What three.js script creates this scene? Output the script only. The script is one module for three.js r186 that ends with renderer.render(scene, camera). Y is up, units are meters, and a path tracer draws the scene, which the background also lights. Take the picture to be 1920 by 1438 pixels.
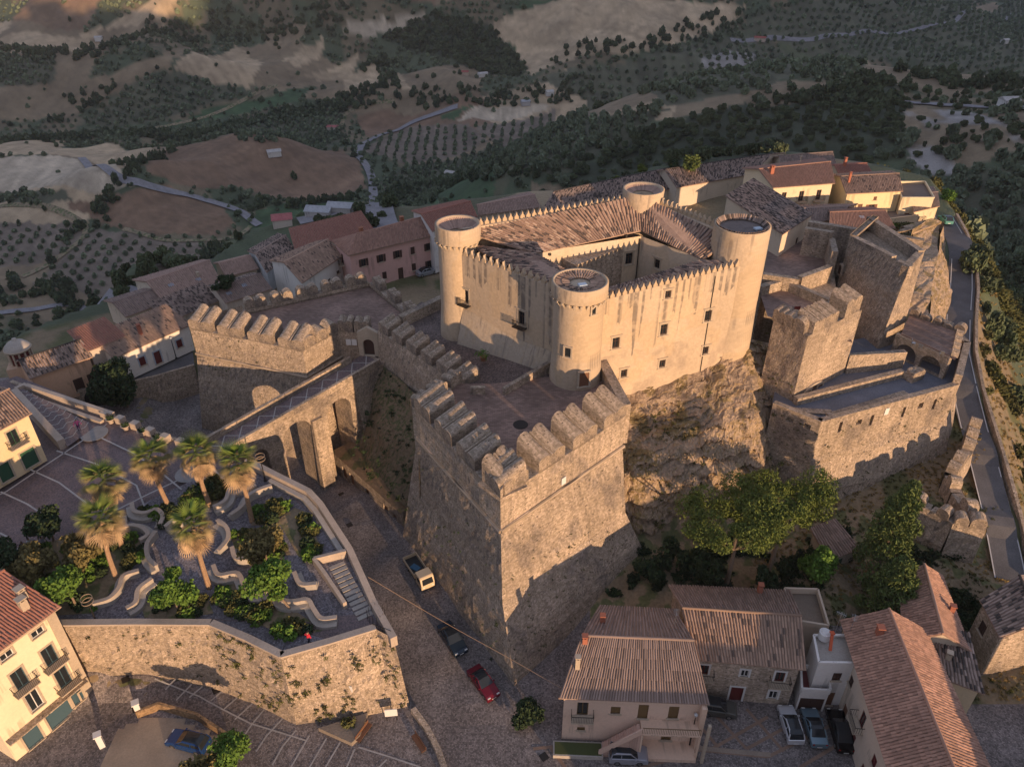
import * as THREE from 'three';
import { mergeGeometries } from 'three/addons/utils/BufferGeometryUtils.js';
import { MarchingCubes } from 'three/addons/objects/MarchingCubes.js';

// ------------------------------------------------------------------ camera, sky, sun, exposure
const scene = new THREE.Scene();
const EYE = 74, PITCH = 33.5 * Math.PI / 180, FOCAL = 1442;          // metres above the lower square, tilt, lens (for a 1920 px wide picture)
const camera = new THREE.PerspectiveCamera(2 * Math.atan(719 / FOCAL) * 180 / Math.PI, 1024 / 766, 0.5, 9000);
camera.position.set(0, EYE, 0);
camera.rotation.set(-PITCH, 0, 0);
scene.add(camera);
const renderer = new THREE.WebGLRenderer({ antialias: true });
renderer.toneMapping = THREE.LinearToneMapping;
renderer.toneMappingExposure = 1.42;
renderer.shadowMap.enabled = true;

const SUN_AZ = 32 * Math.PI / 180, SUN_EL = 4.6 * Math.PI / 180;     // low evening sun behind the camera, to the right
const SUN = new THREE.Vector3(Math.sin(SUN_AZ) * Math.cos(SUN_EL), Math.sin(SUN_EL), Math.cos(SUN_AZ) * Math.cos(SUN_EL));
{
  const w = 128, h = 64, d = new Float32Array(w * h * 4);
  for (let j = 0; j < h; j++) for (let i = 0; i < w; i++) {
    const el = ((j + 0.5) / h - 0.5) * Math.PI, az = ((i + 0.5) / w - 0.5) * 2 * Math.PI;
    const s = Math.max(0, Math.sin(el)), glow = 0.5 + 0.5 * Math.cos(az - Math.atan2(SUN.z, SUN.x));
    const hor = Math.exp(-s * 3.2), warm = hor * glow * glow;
    const k = 4 * (j * w + i);
    d[k] = 0.215 + 0.04 * hor + 0.55 * warm; d[k + 1] = 0.25 + 0.04 * hor + 0.38 * warm; d[k + 2] = 0.355 + 0.03 * hor + 0.22 * warm; d[k + 3] = 1;
  }
  const sky = new THREE.DataTexture(d, w, h, THREE.RGBAFormat, THREE.FloatType);
  sky.mapping = THREE.EquirectangularReflectionMapping; sky.magFilter = THREE.LinearFilter; sky.wrapS = THREE.RepeatWrapping; sky.needsUpdate = true;
  scene.background = sky; scene.environment = sky;
}
const sun = new THREE.DirectionalLight(new THREE.Color().setRGB(1.0, 0.64, 0.37), 5.0);
sun.position.copy(SUN).multiplyScalar(900).add(new THREE.Vector3(0, 10, -80));
sun.target.position.set(0, 10, -80);
sun.castShadow = true; sun.shadow.mapSize.set(4096, 4096);
Object.assign(sun.shadow.camera, { left: -180, right: 180, top: 120, bottom: -80, near: 10, far: 2600 });
scene.add(sun, sun.target);

scene.fog = new THREE.FogExp2(new THREE.Color().setRGB(0.62, 0.68, 0.8), 0.00007);            // thin evening haze over the valley

// ------------------------------------------------------------------ helpers
const V = (x, y, z) => new THREE.Vector3(x, y, z);
const CP = Math.cos(PITCH), SP = Math.sin(PITCH);
function ray(px, py) { const y = -(py - 719) / FOCAL; return V((px - 960) / FOCAL, y * CP - SP, -(CP + y * SP)); }
// survey: the point of the place at height h on the sight line of a bearing measured in the photograph
function at(px, py, h) { const d = ray(px, py), k = (h - EYE) / d.y; return V(d.x * k, h, d.z * k); }
function atZ(px, py, x, z) { const d = ray(px, py), k = Math.hypot(x, z) / Math.hypot(d.x, d.z); return V(d.x * k, EYE + d.y * k, d.z * k); }
function hash(x, y, s = 0) { let h = (Math.imul(x, 374761393) + Math.imul(y, 668265263) + Math.imul(s, 974711)) | 0; h = Math.imul(h ^ (h >>> 13), 1274126177); h ^= h >>> 16; h = Math.imul(h, 0x85ebca6b); return ((h ^ (h >>> 15)) >>> 0) / 4294967296; }
function vn(x, y, per, s) {
  const xi = Math.floor(x), yi = Math.floor(y); let fx = x - xi, fy = y - yi; fx = fx * fx * (3 - 2 * fx); fy = fy * fy * (3 - 2 * fy);
  const m = (a) => ((a % per) + per) % per, x0 = m(xi), x1 = m(xi + 1), y0 = m(yi), y1 = m(yi + 1);
  const a = hash(x0, y0, s), b = hash(x1, y0, s), c = hash(x0, y1, s), d = hash(x1, y1, s);
  return a + (b - a) * fx + (c - a) * fy + (a - b - c + d) * fx * fy;
}
function fbm(u, v, p, oct, s) { let r = 0, a = 0.5, t = 0; for (let i = 0; i < oct; i++) { r += a * vn(u * p, v * p, p, s + i); t += a; a *= 0.5; p *= 2; } return r / t; }
const nz = (x, y, s = 0, oct = 4) => { let r = 0, a = 0.5, t = 0; for (let i = 0; i < oct; i++) { r += a * vn(x, y, 1 << 20, s + i * 17); t += a; a *= 0.5; x *= 2.03; y *= 2.03; } return r / t; };
function worley(u, v, nx, ny, s) {                        // tileable: distance to nearest and second, id
  const x = u * nx, y = v * ny, xi = Math.floor(x), yi = Math.floor(y); let d1 = 9, d2 = 9, id = 0;
  for (let j = -1; j <= 1; j++) for (let i = -1; i <= 1; i++) {
    const cx = ((xi + i) % nx + nx) % nx, cy = ((yi + j) % ny + ny) % ny;
    const dx = xi + i + 0.15 + 0.7 * hash(cx, cy, s) - x, dy = yi + j + 0.15 + 0.7 * hash(cx, cy, s + 1) - y, d = Math.hypot(dx, dy);
    if (d < d1) { d2 = d1; d1 = d; id = hash(cx, cy, s + 2); } else if (d < d2) d2 = d;
  }
  return [d1, d2, id];
}
let seed = 7;
const rnd = () => { seed = (Math.imul(seed, 1664525) + 1013904223) | 0; return (seed >>> 0) / 4294967296; };
const rr = (a, b) => a + (b - a) * rnd();
const clamp = (x, a = 0, b = 1) => Math.min(b, Math.max(a, x)), sm = (a, b, x) => { const t = clamp((x - a) / (b - a)); return t * t * (3 - 2 * t); }, mix = (a, b, t) => a + (b - a) * t;

const used = {};
function numbered(n) { const k = used[n] = (used[n] ?? -1) + 1; return k ? n + '_' + String(k).padStart(3, '0') : n; }
function tag(o, label, category, group, kind) { o.userData = { label, category }; if (group) o.userData.group = group; if (kind) o.userData.kind = kind; return o; }
function thing(name, label, category, pos, turn = 0, group) { const o = new THREE.Group(); o.name = numbered(name); if (pos) o.position.copy(pos); o.rotation.y = turn; tag(o, label, category, group); scene.add(o); return o; }
function part(name, geo, mat, parent, pos, turn) { const m = new THREE.Mesh(geo, mat); m.name = parent === scene ? numbered(name) : name; m.castShadow = m.receiveShadow = true; if (pos) m.position.copy(pos); if (turn) m.rotation.y = turn; parent.add(m); return m; }
function structure(name, geo, mat) { const m = part(name, geo, mat, scene); m.userData.kind = 'structure'; return m; }
function copy(o, label, group) { const c = o.clone(); c.name = numbered(o.name.replace(/_\d{3}$/, '')); c.userData = { ...o.userData }; if (label) c.userData.label = label; if (group) c.userData.group = group; scene.add(c); return c; }

class Build {                                              // collects faces, uv in metres
  constructor() { this.p = []; this.u = []; }
  tri(a, b, c) {
    const n = V(0, 0, 0).crossVectors(b.clone().sub(a), c.clone().sub(a)); if (n.lengthSq() < 1e-12) return this; n.normalize();
    const flat = Math.abs(n.y) > 0.75, l = Math.hypot(n.x, n.z) || 1, tx = n.z / l, tz = -n.x / l;
    for (const q of [a, b, c]) { this.p.push(q.x, q.y, q.z); if (flat) this.u.push(q.x, -q.z); else this.u.push(q.x * tx + q.z * tz + (n.x + n.z) * 3, q.y / Math.max(0.4, l)); }
    return this;
  }
  quad(a, b, c, d) { return this.tri(a, b, c).tri(a, c, d); }
  poly(pts, y) {                                            // any polygon seen from above, at its own heights or at y
    const P = pts.map((q) => new THREE.Vector2(q.x, -q.z)); const rev = THREE.ShapeUtils.isClockWise(P);
    for (const [i, j, k] of THREE.ShapeUtils.triangulateShape(P, [])) { const f = (m) => y === undefined ? pts[m] : V(pts[m].x, y, pts[m].z); if (rev) this.tri(f(i), f(k), f(j)); else this.tri(f(i), f(j), f(k)); }
    return this;
  }
  prism(pts, y0, y1, top = true) {                          // walls round a footprint and a lid
    const P = pts.map((q) => new THREE.Vector2(q.x, -q.z)); const o = THREE.ShapeUtils.isClockWise(P) ? [...pts].reverse() : pts;
    for (let i = 0; i < o.length; i++) { const a = o[i], b = o[(i + 1) % o.length]; this.quad(V(a.x, y0, a.z), V(b.x, y0, b.z), V(b.x, y1, b.z), V(a.x, y1, a.z)); }
    if (top) this.poly(o, y1); return this;
  }
  box(c, l, h, w, turn = 0) {                               // c: middle of the base; l along the turned x axis
    const cs = Math.cos(turn), sn = Math.sin(turn), q = (x, z) => V(c.x + x * cs + z * sn, c.y, c.z - x * sn + z * cs);
    const o = [q(-l / 2, w / 2), q(l / 2, w / 2), q(l / 2, -w / 2), q(-l / 2, -w / 2)]; this.prism(o, c.y, c.y + h); const r = o.map((v) => V(v.x, c.y, v.z)); return this.quad(r[3], r[2], r[1], r[0]);
  }
  beam(a, b, w, h = w) {                                    // square bar from a to b
    const d = b.clone().sub(a), L = d.length(); d.normalize(); const up = Math.abs(d.y) > 0.95 ? V(1, 0, 0) : V(0, 1, 0), s = V(0, 0, 0).crossVectors(d, up).normalize().multiplyScalar(w / 2), t = V(0, 0, 0).crossVectors(s, d).normalize().multiplyScalar(h / 2);
    const c = (q, i, j) => q.clone().addScaledVector(s, i).addScaledVector(t, j), A = [c(a, -1, -1), c(a, 1, -1), c(a, 1, 1), c(a, -1, 1)], Bq = [c(b, -1, -1), c(b, 1, -1), c(b, 1, 1), c(b, -1, 1)];
    for (let i = 0; i < 4; i++) { const j = (i + 1) % 4; this.quad(A[i], A[j], Bq[j], Bq[i]); } this.quad(A[3], A[2], A[1], A[0]); return this.quad(Bq[0], Bq[1], Bq[2], Bq[3]);
  }
  patch(tl, tr, bl, br, nx, ny, amp = 0, fr = 0.5, sd = 3, edge = 0) {       // bilinear face, roughened along its normal
    const n = V(0, 0, 0).crossVectors(br.clone().sub(tl), tr.clone().sub(bl)).normalize(), g = [];
    for (let j = 0; j <= ny; j++) for (let i = 0; i <= nx; i++) {
      const u = i / nx, v = j / ny, q = tl.clone().lerp(tr, u).lerp(bl.clone().lerp(br, u), v); const k = (i % nx && (j % ny || edge)) ? 1 : 0.15;
      if (amp) { const t = q.x * 0.7 + q.z * 0.7, e = (nz((t + n.x * 9) * fr, q.y * fr, sd, 4) - 0.5) * 2 * amp * k; q.addScaledVector(n, e); }
      g.push(q);
    }
    for (let j = 0; j < ny; j++) for (let i = 0; i < nx; i++) { const a = j * (nx + 1) + i, b = a + nx + 1; this.quad(g[b], g[b + 1], g[a + 1], g[a]); }
    return this;
  }
  holed(p0, p1, y0, y1, holes, depth = 0.3) {               // a wall seen with p0 on the left, real openings with reveals; holes [x, y, w, h] in metres from p0 and y0
    const L = Math.hypot(p1.x - p0.x, p1.z - p0.z), dx = (p1.x - p0.x) / L, dz = (p1.z - p0.z) / L, nx = dz, nzz = -dx;
    const Q = (s, y, d = 0) => V(p0.x + dx * s + nx * d, y, p0.z + dz * s + nzz * d);
    const xs = [0, L], ys = [y0, y1]; for (const [x, y, w, h] of holes) { xs.push(x, x + w); ys.push(y0 + y, y0 + y + h); }
    const srt = (a) => [...new Set(a)].sort((m, n) => m - n), X = srt(xs), Y = srt(ys);
    for (let i = 0; i + 1 < X.length; i++) for (let j = 0; j + 1 < Y.length; j++) {
      const mx = (X[i] + X[i + 1]) / 2, my = (Y[j] + Y[j + 1]) / 2 - y0; if (holes.some(([x, y, w, h]) => mx > x && mx < x + w && my > y && my < y + h)) continue;
      this.quad(Q(X[i], Y[j]), Q(X[i + 1], Y[j]), Q(X[i + 1], Y[j + 1]), Q(X[i], Y[j + 1]));
    }
    for (const [x, y, w, h] of holes) { const a = y0 + y, b = a + h, k = depth; this.quad(Q(x, a), Q(x, b), Q(x, b, k), Q(x, a, k)).quad(Q(x + w, a, k), Q(x + w, b, k), Q(x + w, b), Q(x + w, a)).quad(Q(x, b), Q(x + w, b), Q(x + w, b, k), Q(x, b, k)).quad(Q(x, a, k), Q(x + w, a, k), Q(x + w, a), Q(x, a)); }
    return this;
  }
  geo(smooth) {
    const g = new THREE.BufferGeometry(); g.setAttribute('position', new THREE.Float32BufferAttribute(this.p, 3)); g.setAttribute('uv', new THREE.Float32BufferAttribute(this.u, 2)); g.computeVertexNormals(); return g;
  }
  put(name, mat, parent) { return part(name, this.geo(), mat, parent); }
}
const uvBox = (g) => { g = g.index ? g.toNonIndexed() : g; const p = g.attributes.position, b = new Build(); const q = (i) => V(p.getX(i), p.getY(i), p.getZ(i)); const keep = g.attributes.normal; for (let i = 0; i < p.count; i += 3) { const l = b.p.length; b.tri(q(i), q(i + 1), q(i + 2)); if (b.p.length === l) { for (let k = 0; k < 3; k++) { const v = q(i + k); b.p.push(v.x, v.y, v.z); b.u.push(0, 0); } } } const o = new THREE.BufferGeometry(); o.setAttribute('position', new THREE.Float32BufferAttribute(b.p, 3)); o.setAttribute('uv', new THREE.Float32BufferAttribute(b.u, 2)); o.setAttribute('normal', keep); return o; };
function lathe(pts, seg = 24, a0 = 0, al = Math.PI * 2) { return uvBox(new THREE.LatheGeometry(pts.map(([x, y]) => new THREE.Vector2(x, y)), seg, a0, al)); }
function tube(points, r, seg = 20, rad = 5) { return new THREE.TubeGeometry(new THREE.CatmullRomCurve3(points), seg, r, rad); }

// ------------------------------------------------------------------ procedural textures and materials (albedo only)
function tex(n, period, fn) {                              // fn(u, v) -> [r, g, b, height]; linear albedo in, sRGB out
  const c = new Uint8Array(n * n * 4), b = new Uint8Array(n * n * 4), s = (x) => Math.round(255 * clamp(x <= 0.0031308 ? x * 12.92 : 1.055 * Math.pow(x, 1 / 2.4) - 0.055));
  for (let j = 0; j < n; j++) for (let i = 0; i < n; i++) { const [r, g, l, h] = fn(i / n, j / n), k = 4 * (j * n + i); c[k] = s(r); c[k + 1] = s(g); c[k + 2] = s(l); c[k + 3] = 255; b[k] = b[k + 1] = b[k + 2] = Math.round(255 * clamp(h)); b[k + 3] = 255; }
  const mk = (d, srgb) => { const t = new THREE.DataTexture(d, n, n); t.wrapS = t.wrapT = THREE.RepeatWrapping; t.magFilter = THREE.LinearFilter; t.minFilter = THREE.LinearMipmapLinearFilter; t.generateMipmaps = true; t.repeat.set(1 / period, 1 / period); if (srgb) t.colorSpace = THREE.SRGBColorSpace; t.needsUpdate = true; return t; };
  return { map: mk(c, true), bumpMap: mk(b, false) };
}
function surf(t, tint = [1, 1, 1], bump = 0.05, rough = 0.95, extra = {}) { return new THREE.MeshStandardMaterial({ map: t.map, bumpMap: t.bumpMap, bumpScale: bump, roughness: rough, color: new THREE.Color().setRGB(...tint), ...extra }); }
function plain(r, g, b, rough = 0.85, extra = {}) { return new THREE.MeshStandardMaterial({ color: new THREE.Color().setRGB(r, g, b), roughness: rough, ...extra }); }

const tRubble = tex(1024, 14, (u, v) => {                  // coursed rubble with pits, mortar, lichen patches
  const w = worley(u + 0.012 * fbm(u, v, 16, 2, 5), v, 58, 88, 11), run = sm(0.5, 0.75, fbm(u, v * 0.125 + 0.2, 32, 3, 15)), big = fbm(u, v, 3, 5, 21), fine = fbm(u, v, 64, 3, 31), pit = worley(u, v, 15, 17, 51);
  const joint = sm(0.02, 0.16, w[1] - w[0]), hole = pit[2] > 0.62 ? 1 - sm(0.05, 0.12, pit[0]) : 0, lich = sm(0.52, 0.72, fbm(u, v, 7, 5, 61));
  let t = (0.68 + 0.46 * (w[2] - 0.5) * 0.8) * (0.62 + 0.72 * big) * (0.75 + 0.5 * fine) * (0.74 + 0.26 * joint) * (1 - 0.22 * run); t *= 1 - 0.75 * hole; t *= 1 - 0.3 * lich;
  return [0.50 * t, (0.395 + 0.01 * lich) * t, (0.275 + 0.03 * w[2] + 0.03 * lich) * t, 0.25 + 0.4 * joint + 0.2 * w[2] + 0.1 * fine - 0.5 * hole];
});
const tPlaster = tex(1024, 20, (u, v) => {                 // old lime render: blotches, run-off streaks, patches
  const big = fbm(u, v, 3, 5, 71), run = fbm(u, v * 0.125 + 0.3, 48, 2, 81) * fbm(u, v, 4, 3, 83), fine = fbm(u, v, 80, 3, 91), patch = sm(0.55, 0.63, fbm(u, v, 6, 4, 95));
  let t = (0.78 + 0.35 * big) * (0.86 + 0.26 * fine); const st = sm(0.3, 0.52, run); t *= 1 - 0.38 * st;
  return [0.56 * t, (0.455 + 0.01 * st) * t * (1 - 0.03 * patch), (0.335 + 0.03 * st - 0.03 * patch) * t, 0.5 * fine + 0.4 * big + 0.08 * patch];
});
const tStained = tex(1024, 20, (u, v) => {                 // the palace render, one storey band per texture height: long dark run-off stains below the battlements, patched lower down
  const y = 14 + (((v * 20 - 14) % 20) + 20) % 20, big = fbm(u, v, 3, 5, 71), fine = fbm(u, v, 80, 3, 91), patch = sm(0.55, 0.63, fbm(u, v, 6, 4, 95));
  const len = 2 + 7.5 * Math.pow(vn(u * 26, 3, 26, 401), 2) + 1.2 * vn(u * 90, 7, 90, 403), col = sm(0.42, 0.72, vn(u * 44, 9, 44, 405) * 0.75 + vn(u * 130, 5, 130, 407) * 0.35), end = y > 33.4 - len + 2.2 * (fbm(u, v, 24, 3, 409) - 0.5) ? 1 : 0.0, grime = sm(0.3, 0.6, fbm(u, v, 40, 3, 411));
  const st = clamp(col * end * (0.45 + 0.55 * grime)), low = y < 24 ? sm(0.52, 0.7, fbm(u, v, 9, 5, 413)) * 0.6 : 0;
  let t = (0.80 + 0.32 * big) * (0.86 + 0.26 * fine) * (1 - 0.55 * st) * (1 - 0.3 * low);
  return [0.57 * t, (0.462 + 0.02 * st) * t * (1 - 0.03 * patch), (0.342 + 0.05 * st + 0.02 * low - 0.03 * patch) * t, 0.5 * fine + 0.4 * big + 0.08 * patch];
});
const tRock = tex(1024, 24, (u, v) => {                    // bedded conglomerate rock with dry grass on it
  const bed = fbm(u * 0.5 + 0.1 * fbm(u, v, 4, 3, 7), v, 28, 3, 101), big = fbm(u, v, 5, 5, 111), fine = fbm(u, v, 90, 3, 121), peb = worley(u, v, 90, 90, 131), grass = sm(0.5, 0.66, fbm(u, v, 12, 5, 141));
  let t = (0.55 + 0.55 * bed) * (0.7 + 0.5 * big) * (0.75 + 0.5 * fine) * (0.8 + 0.4 * peb[2]);
  return [mix(0.46, 0.30, grass) * t, mix(0.365, 0.235, grass) * t, mix(0.27, 0.115, grass) * t, 0.5 * bed + 0.3 * fine + 0.3 * peb[2]];
});
const tWall = tex(512, 9, (u, v) => { const b = fbm(u, v, 3, 5, 151), f = fbm(u, v, 50, 3, 161), r = sm(0.45, 0.7, fbm(u, v * 0.125 + 0.1, 32, 2, 171) * 1.4 * fbm(u, v, 3, 3, 173)); const t = (0.88 + 0.2 * b) * (0.93 + 0.14 * f) * (1 - 0.25 * r); return [t * 0.98, t * 0.97, t * 0.95, 0.6 * f + 0.4 * b]; });
const tCobble = tex(1024, 12, (u, v) => {
  const w = worley(u, v, 76, 76, 181), b = fbm(u, v, 4, 5, 191), f = fbm(u, v, 60, 3, 197), j = sm(0.02, 0.22, w[1] - w[0]), worn = sm(0.5, 0.7, fbm(u, v, 6, 4, 199));
  const t = (0.5 + 0.75 * w[2]) * (0.65 + 0.6 * b) * (0.45 + 0.55 * j) * (0.8 + 0.4 * f) * (1 + 0.25 * worn); return [0.235 * t, 0.205 * t, 0.195 * t, 0.7 * j * (0.7 + 0.3 * w[2])];
});
const tPaver = tex(1024, 10, (u, v) => {                   // small purple-brown setts
  const row = Math.floor(v * 80), x = u * 80 + (row % 2) * 0.5, fx = x - Math.floor(x), fy = v * 80 - row, j = Math.min(sm(0, 0.12, Math.min(fx, 1 - fx)), sm(0, 0.12, Math.min(fy, 1 - fy))), id = hash(Math.floor(x) % 80, row, 3), b = fbm(u, v, 4, 5, 211), f = fbm(u, v, 70, 2, 213);
  const t = (0.65 + 0.5 * id) * (0.7 + 0.5 * b) * (0.55 + 0.45 * j) * (0.85 + 0.3 * f); return [(0.20 + 0.03 * id) * t, 0.165 * t, (0.175 - 0.02 * id) * t, 0.7 * j];
});
const tFloor = tex(512, 9, (u, v) => { const row = Math.floor(v * 36), x = u * 18 + (row % 2) * 0.5, fx = x - Math.floor(x), fy = v * 36 - row, j = Math.min(sm(0, 0.08, Math.min(fx, 1 - fx)), sm(0, 0.1, Math.min(fy, 1 - fy))), id = hash(Math.floor(x) % 18, row, 5), b = fbm(u, v, 3, 5, 221); const t = (0.7 + 0.4 * id) * (0.6 + 0.7 * b) * (0.7 + 0.3 * j); return [0.27 * t, 0.185 * t, 0.15 * t, 0.6 * j]; });   // brick terrace floors
const tAsphalt = tex(512, 8, (u, v) => { const f = fbm(u, v, 90, 2, 231), b = fbm(u, v, 4, 5, 241); const t = (0.7 + 0.5 * b) * (0.75 + 0.5 * f); return [0.115 * t, 0.113 * t, 0.118 * t, f]; });
const tConcrete = tex(512, 8, (u, v) => { const f = fbm(u, v, 70, 3, 251), b = fbm(u, v, 4, 5, 261); const t = (0.75 + 0.4 * b) * (0.85 + 0.3 * f); return [0.40 * t, 0.365 * t, 0.325 * t, f]; });
const tSoil = tex(512, 14, (u, v) => { const f = fbm(u, v, 60, 3, 271), b = fbm(u, v, 5, 5, 281), g = sm(0.48, 0.62, fbm(u, v, 10, 5, 291)); const t = (0.6 + 0.7 * b) * (0.7 + 0.6 * f); return [mix(0.26, 0.13, g) * t, mix(0.20, 0.14, g) * t, mix(0.125, 0.06, g) * t, f]; });
const tGrain = tex(512, 26, (u, v) => { const f = fbm(u, v, 70, 3, 301), b = fbm(u, v, 6, 5, 311); const t = 0.72 + 0.3 * b + 0.3 * (f - 0.3); return [t, t, t, f]; });
const tBark = tex(256, 2, (u, v) => { const f = fbm(u, v, 24, 3, 321), r = 0.5 + 0.5 * Math.sin(v * 2 * Math.PI * 14 + 3 * f); const t = (0.6 + 0.5 * f) * (0.7 + 0.4 * r); return [0.30 * t, 0.22 * t, 0.155 * t, r * 0.6 + f * 0.4]; });
const tTile = tex(256, 4, (u, v) => { const b = fbm(u, v, 6, 5, 331), f = fbm(u, v, 40, 3, 341); const t = (0.65 + 0.5 * b) * (0.8 + 0.4 * f); return [t, t, t, f]; });

const M = {
  rubble: surf(tRubble, [1.3, 1.32, 1.36], 0.12), plaster: surf(tPlaster, [0.92, 0.91, 0.9], 0.05), stained: surf(tStained, [0.92, 0.91, 0.9], 0.05), court: surf(tPlaster, [1.05, 1.08, 1.12], 0.03),
  rock: surf(tRock, [0.98, 0.93, 0.88], 0.35), cobble: surf(tCobble, [1, 1, 1], 0.03, 0.85), paver: surf(tPaver, [1, 1, 1], 0.01, 0.8), floor: surf(tFloor, [1, 1, 1], 0.01, 0.9), asphalt: surf(tAsphalt, [1, 1, 1], 0.005, 0.9), blueFloor: surf(tAsphalt, [1.2, 1.35, 1.6], 0.005, 0.8),
  concrete: surf(tConcrete, [1, 1, 1], 0.01), coping: surf(tConcrete, [1.1, 1.0, 0.92], 0.01), soil: surf(tSoil, [1, 1, 1], 0.06), gravel: surf(tCobble, [1.35, 1.35, 1.4], 0.02), band: surf(tConcrete, [1.0, 1.05, 1.12], 0.005), bark: surf(tBark, [1, 1, 1], 0.03), moat: surf(tSoil, [0.75, 0.72, 0.7], 0.15),
  under: surf(tTile, [0.42, 0.295, 0.23], 0.03), white: plain(0.66, 0.66, 0.65, 0.6), wood: plain(0.16, 0.075, 0.04, 0.7), darkWood: plain(0.06, 0.03, 0.022, 0.7), green: plain(0.025, 0.09, 0.05, 0.6), iron: plain(0.035, 0.033, 0.033, 0.5, { metalness: 0.6 }), steel: plain(0.4, 0.41, 0.42, 0.35, { metalness: 0.9 }),
  glass: plain(0.02, 0.025, 0.03, 0.08, { metalness: 0.0 }), black: plain(0.012, 0.012, 0.013, 0.6), rubber: plain(0.02, 0.02, 0.02, 0.9), terracotta: plain(0.33, 0.14, 0.075, 0.85), brickRed: plain(0.36, 0.13, 0.08, 0.85), stoneTrim: surf(tConcrete, [1.15, 1.05, 0.9], 0.008),
};
const wallMat = {}; const wall = (r, g, b) => wallMat[[r, g, b]] ??= surf(tWall, [r, g, b], 0.01, 0.9);

// ------------------------------------------------------------------ terrain: castle hill, valley, hills, the western ridge behind the camera that holds the evening sun
const hills = [[480, 330, -124, 32, 75, 42], [250, 400, -124, 27, 60, 40], [60, 330, -122, 16, 80, 45], [400, 105, -110, 76, 130, 75], [590, 100, -105, 62, 75, 90], [640, 125, -112, 30, 50, 70], [740, 125, -112, 26, 45, 60], [820, 75, -95, 92, 105, 110], [1170, 40, -70, 115, 200, 170], [120, 70, -100, 48, 150, 65], [745, 215, -122, 13, 60, 30], [960, 215, -122, 14, 80, 40], [1470, 95, -110, 30, 100, 55], [330, 185, -116, 22, 120, 50], [560, 60, -95, 34, 70, 60], [700, 40, -95, 30, 140, 90], [1700, 40, -70, 60, 330, 160], [230, 15, -60, 80, 260, 150], [1380, 20, -80, 40, 150, 100], [0, 190, -122, 18, 140, 60], [240, 190, -118, 20, 100, 60]].map(([px, py, h, a, rx, rz]) => { const c = at(px, py, h); return [c.x, c.z, a, rx, rz]; });
const spurs = [[[1060, 335, -62], [1250, 245, -48], [1480, 185, -30], [1640, 150, -18]], [[1640, 150, -18], [1700, 195, -24], [1900, 215, -22], [2300, 240, -10]], [[2300, 240, -10], [2500, 420, -10]]].map((l) => l.map(([px, py, h]) => at(px, py, h)));
function segDist(x, z, a, b) { const dx = b.x - a.x, dz = b.z - a.z, t = clamp(((x - a.x) * dx + (z - a.z) * dz) / (dx * dx + dz * dz)); return [Math.hypot(x - a.x - dx * t, z - a.z - dz * t), t]; }
const townPts = [[1180, 1400, 0], [1400, 1370, 0], [900, 1400, 0], [1600, 1420, 0], [905, 1278, 0.2], [850, 1190, 0.5], [785, 1075, 1.0], [700, 960, 0.6], [600, 905, -0.6], [470, 900, -0.6], [330, 775, 1.8], [240, 757, 4.5], [190, 755, 4.5], [60, 760, 4.5], [400, 800, 0.6], [560, 860, -0.6], [680, 1000, 0.7], [400, 1350, 0], [150, 1255, 2.6], [250, 1268, 1.6], [250, 1400, 0.3], [60, 1300, 1.0], [180, 1340, 0], [150, 1375, 0], [232, 1335, 0.1], [120, 1400, 0], [600, 1420, 0], [300, 1000, 1], [100, 950, 1], [500, 1100, 1],
  [1400, 1080, 2.5], [1300, 1040, 2.5], [1550, 1050, 3.4], [1640, 1090, 2.5], [1300, 940, 5], [1720, 1020, 3], [1780, 930, 6], [1740, 1150, 1], [1850, 1300, 0], [1900, 1200, 1], [1890, 1080, 2.5], [1862, 940, 5], [1835, 820, 7.5], [1812, 690, 9.5], [1800, 560, 11.5], [1780, 430, 13.5], [1640, 700, 10], [1500, 640, 12], [1300, 600, 14], [1100, 700, 12], [1480, 480, 17.5], [1650, 420, 15.5], [1720, 440, 14.5], [1560, 350, 15.5], [1330, 330, 16], [1100, 365, 12.5], [900, 460, 9.5], [790, 530, 7.6], [690, 545, 7.4], [560, 540, 5.5], [300, 640, 6], [220, 690, 6], [90, 700, 5], [380, 520, 3], [1000, 500, 12], [940, 800, 4], [700, 800, 1]].map(([px, py, h]) => { const p = at(px, py, h); return [p.x, p.z, h]; });
townPts.push([-40, -5, 0], [40, -5, 0], [-95, -40, 0], [95, -35, 0], [0, 30, 0]);
const edgePts = [[-20, 700, 4], [20, 640, 4], [190, 575, 3], [250, 505, 2], [400, 490, 2], [480, 440, 2], [620, 400, 4], [760, 385, 8], [1060, 350, 13], [1240, 310, 15], [1480, 272, 16], [1740, 320, 15], [1792, 400, 13.5], [1826, 480, 12], [1826, 600, 10.5], [1836, 720, 8.5], [1860, 860, 6], [1896, 960, 4], [1935, 1100, 2]].map(([px, py, h]) => at(px, py, h));
edgePts.push(V(105, 0, -25), V(130, 0, 40), V(0, 0, 90), V(-130, 0, 60), V(-140, 0, -40));
function townH(x, z) { let w = 0, s = 0; for (const [a, b, h] of townPts) { const d = (x - a) ** 2 + (z - b) ** 2 + 2, k = 1 / (d * d); w += k; s += k * h; } return s / w; }
function outside(x, z) { let ins = false, d = 1e9; for (let i = 0, n = edgePts.length, j = n - 1; i < n; j = i++) { const a = edgePts[i], b = edgePts[j]; if ((a.z > z) !== (b.z > z) && x < (b.x - a.x) * (z - a.z) / (b.z - a.z) + a.x) ins = !ins; d = Math.min(d, segDist(x, z, a, b)[0]); } return ins ? -d : d; }
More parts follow.
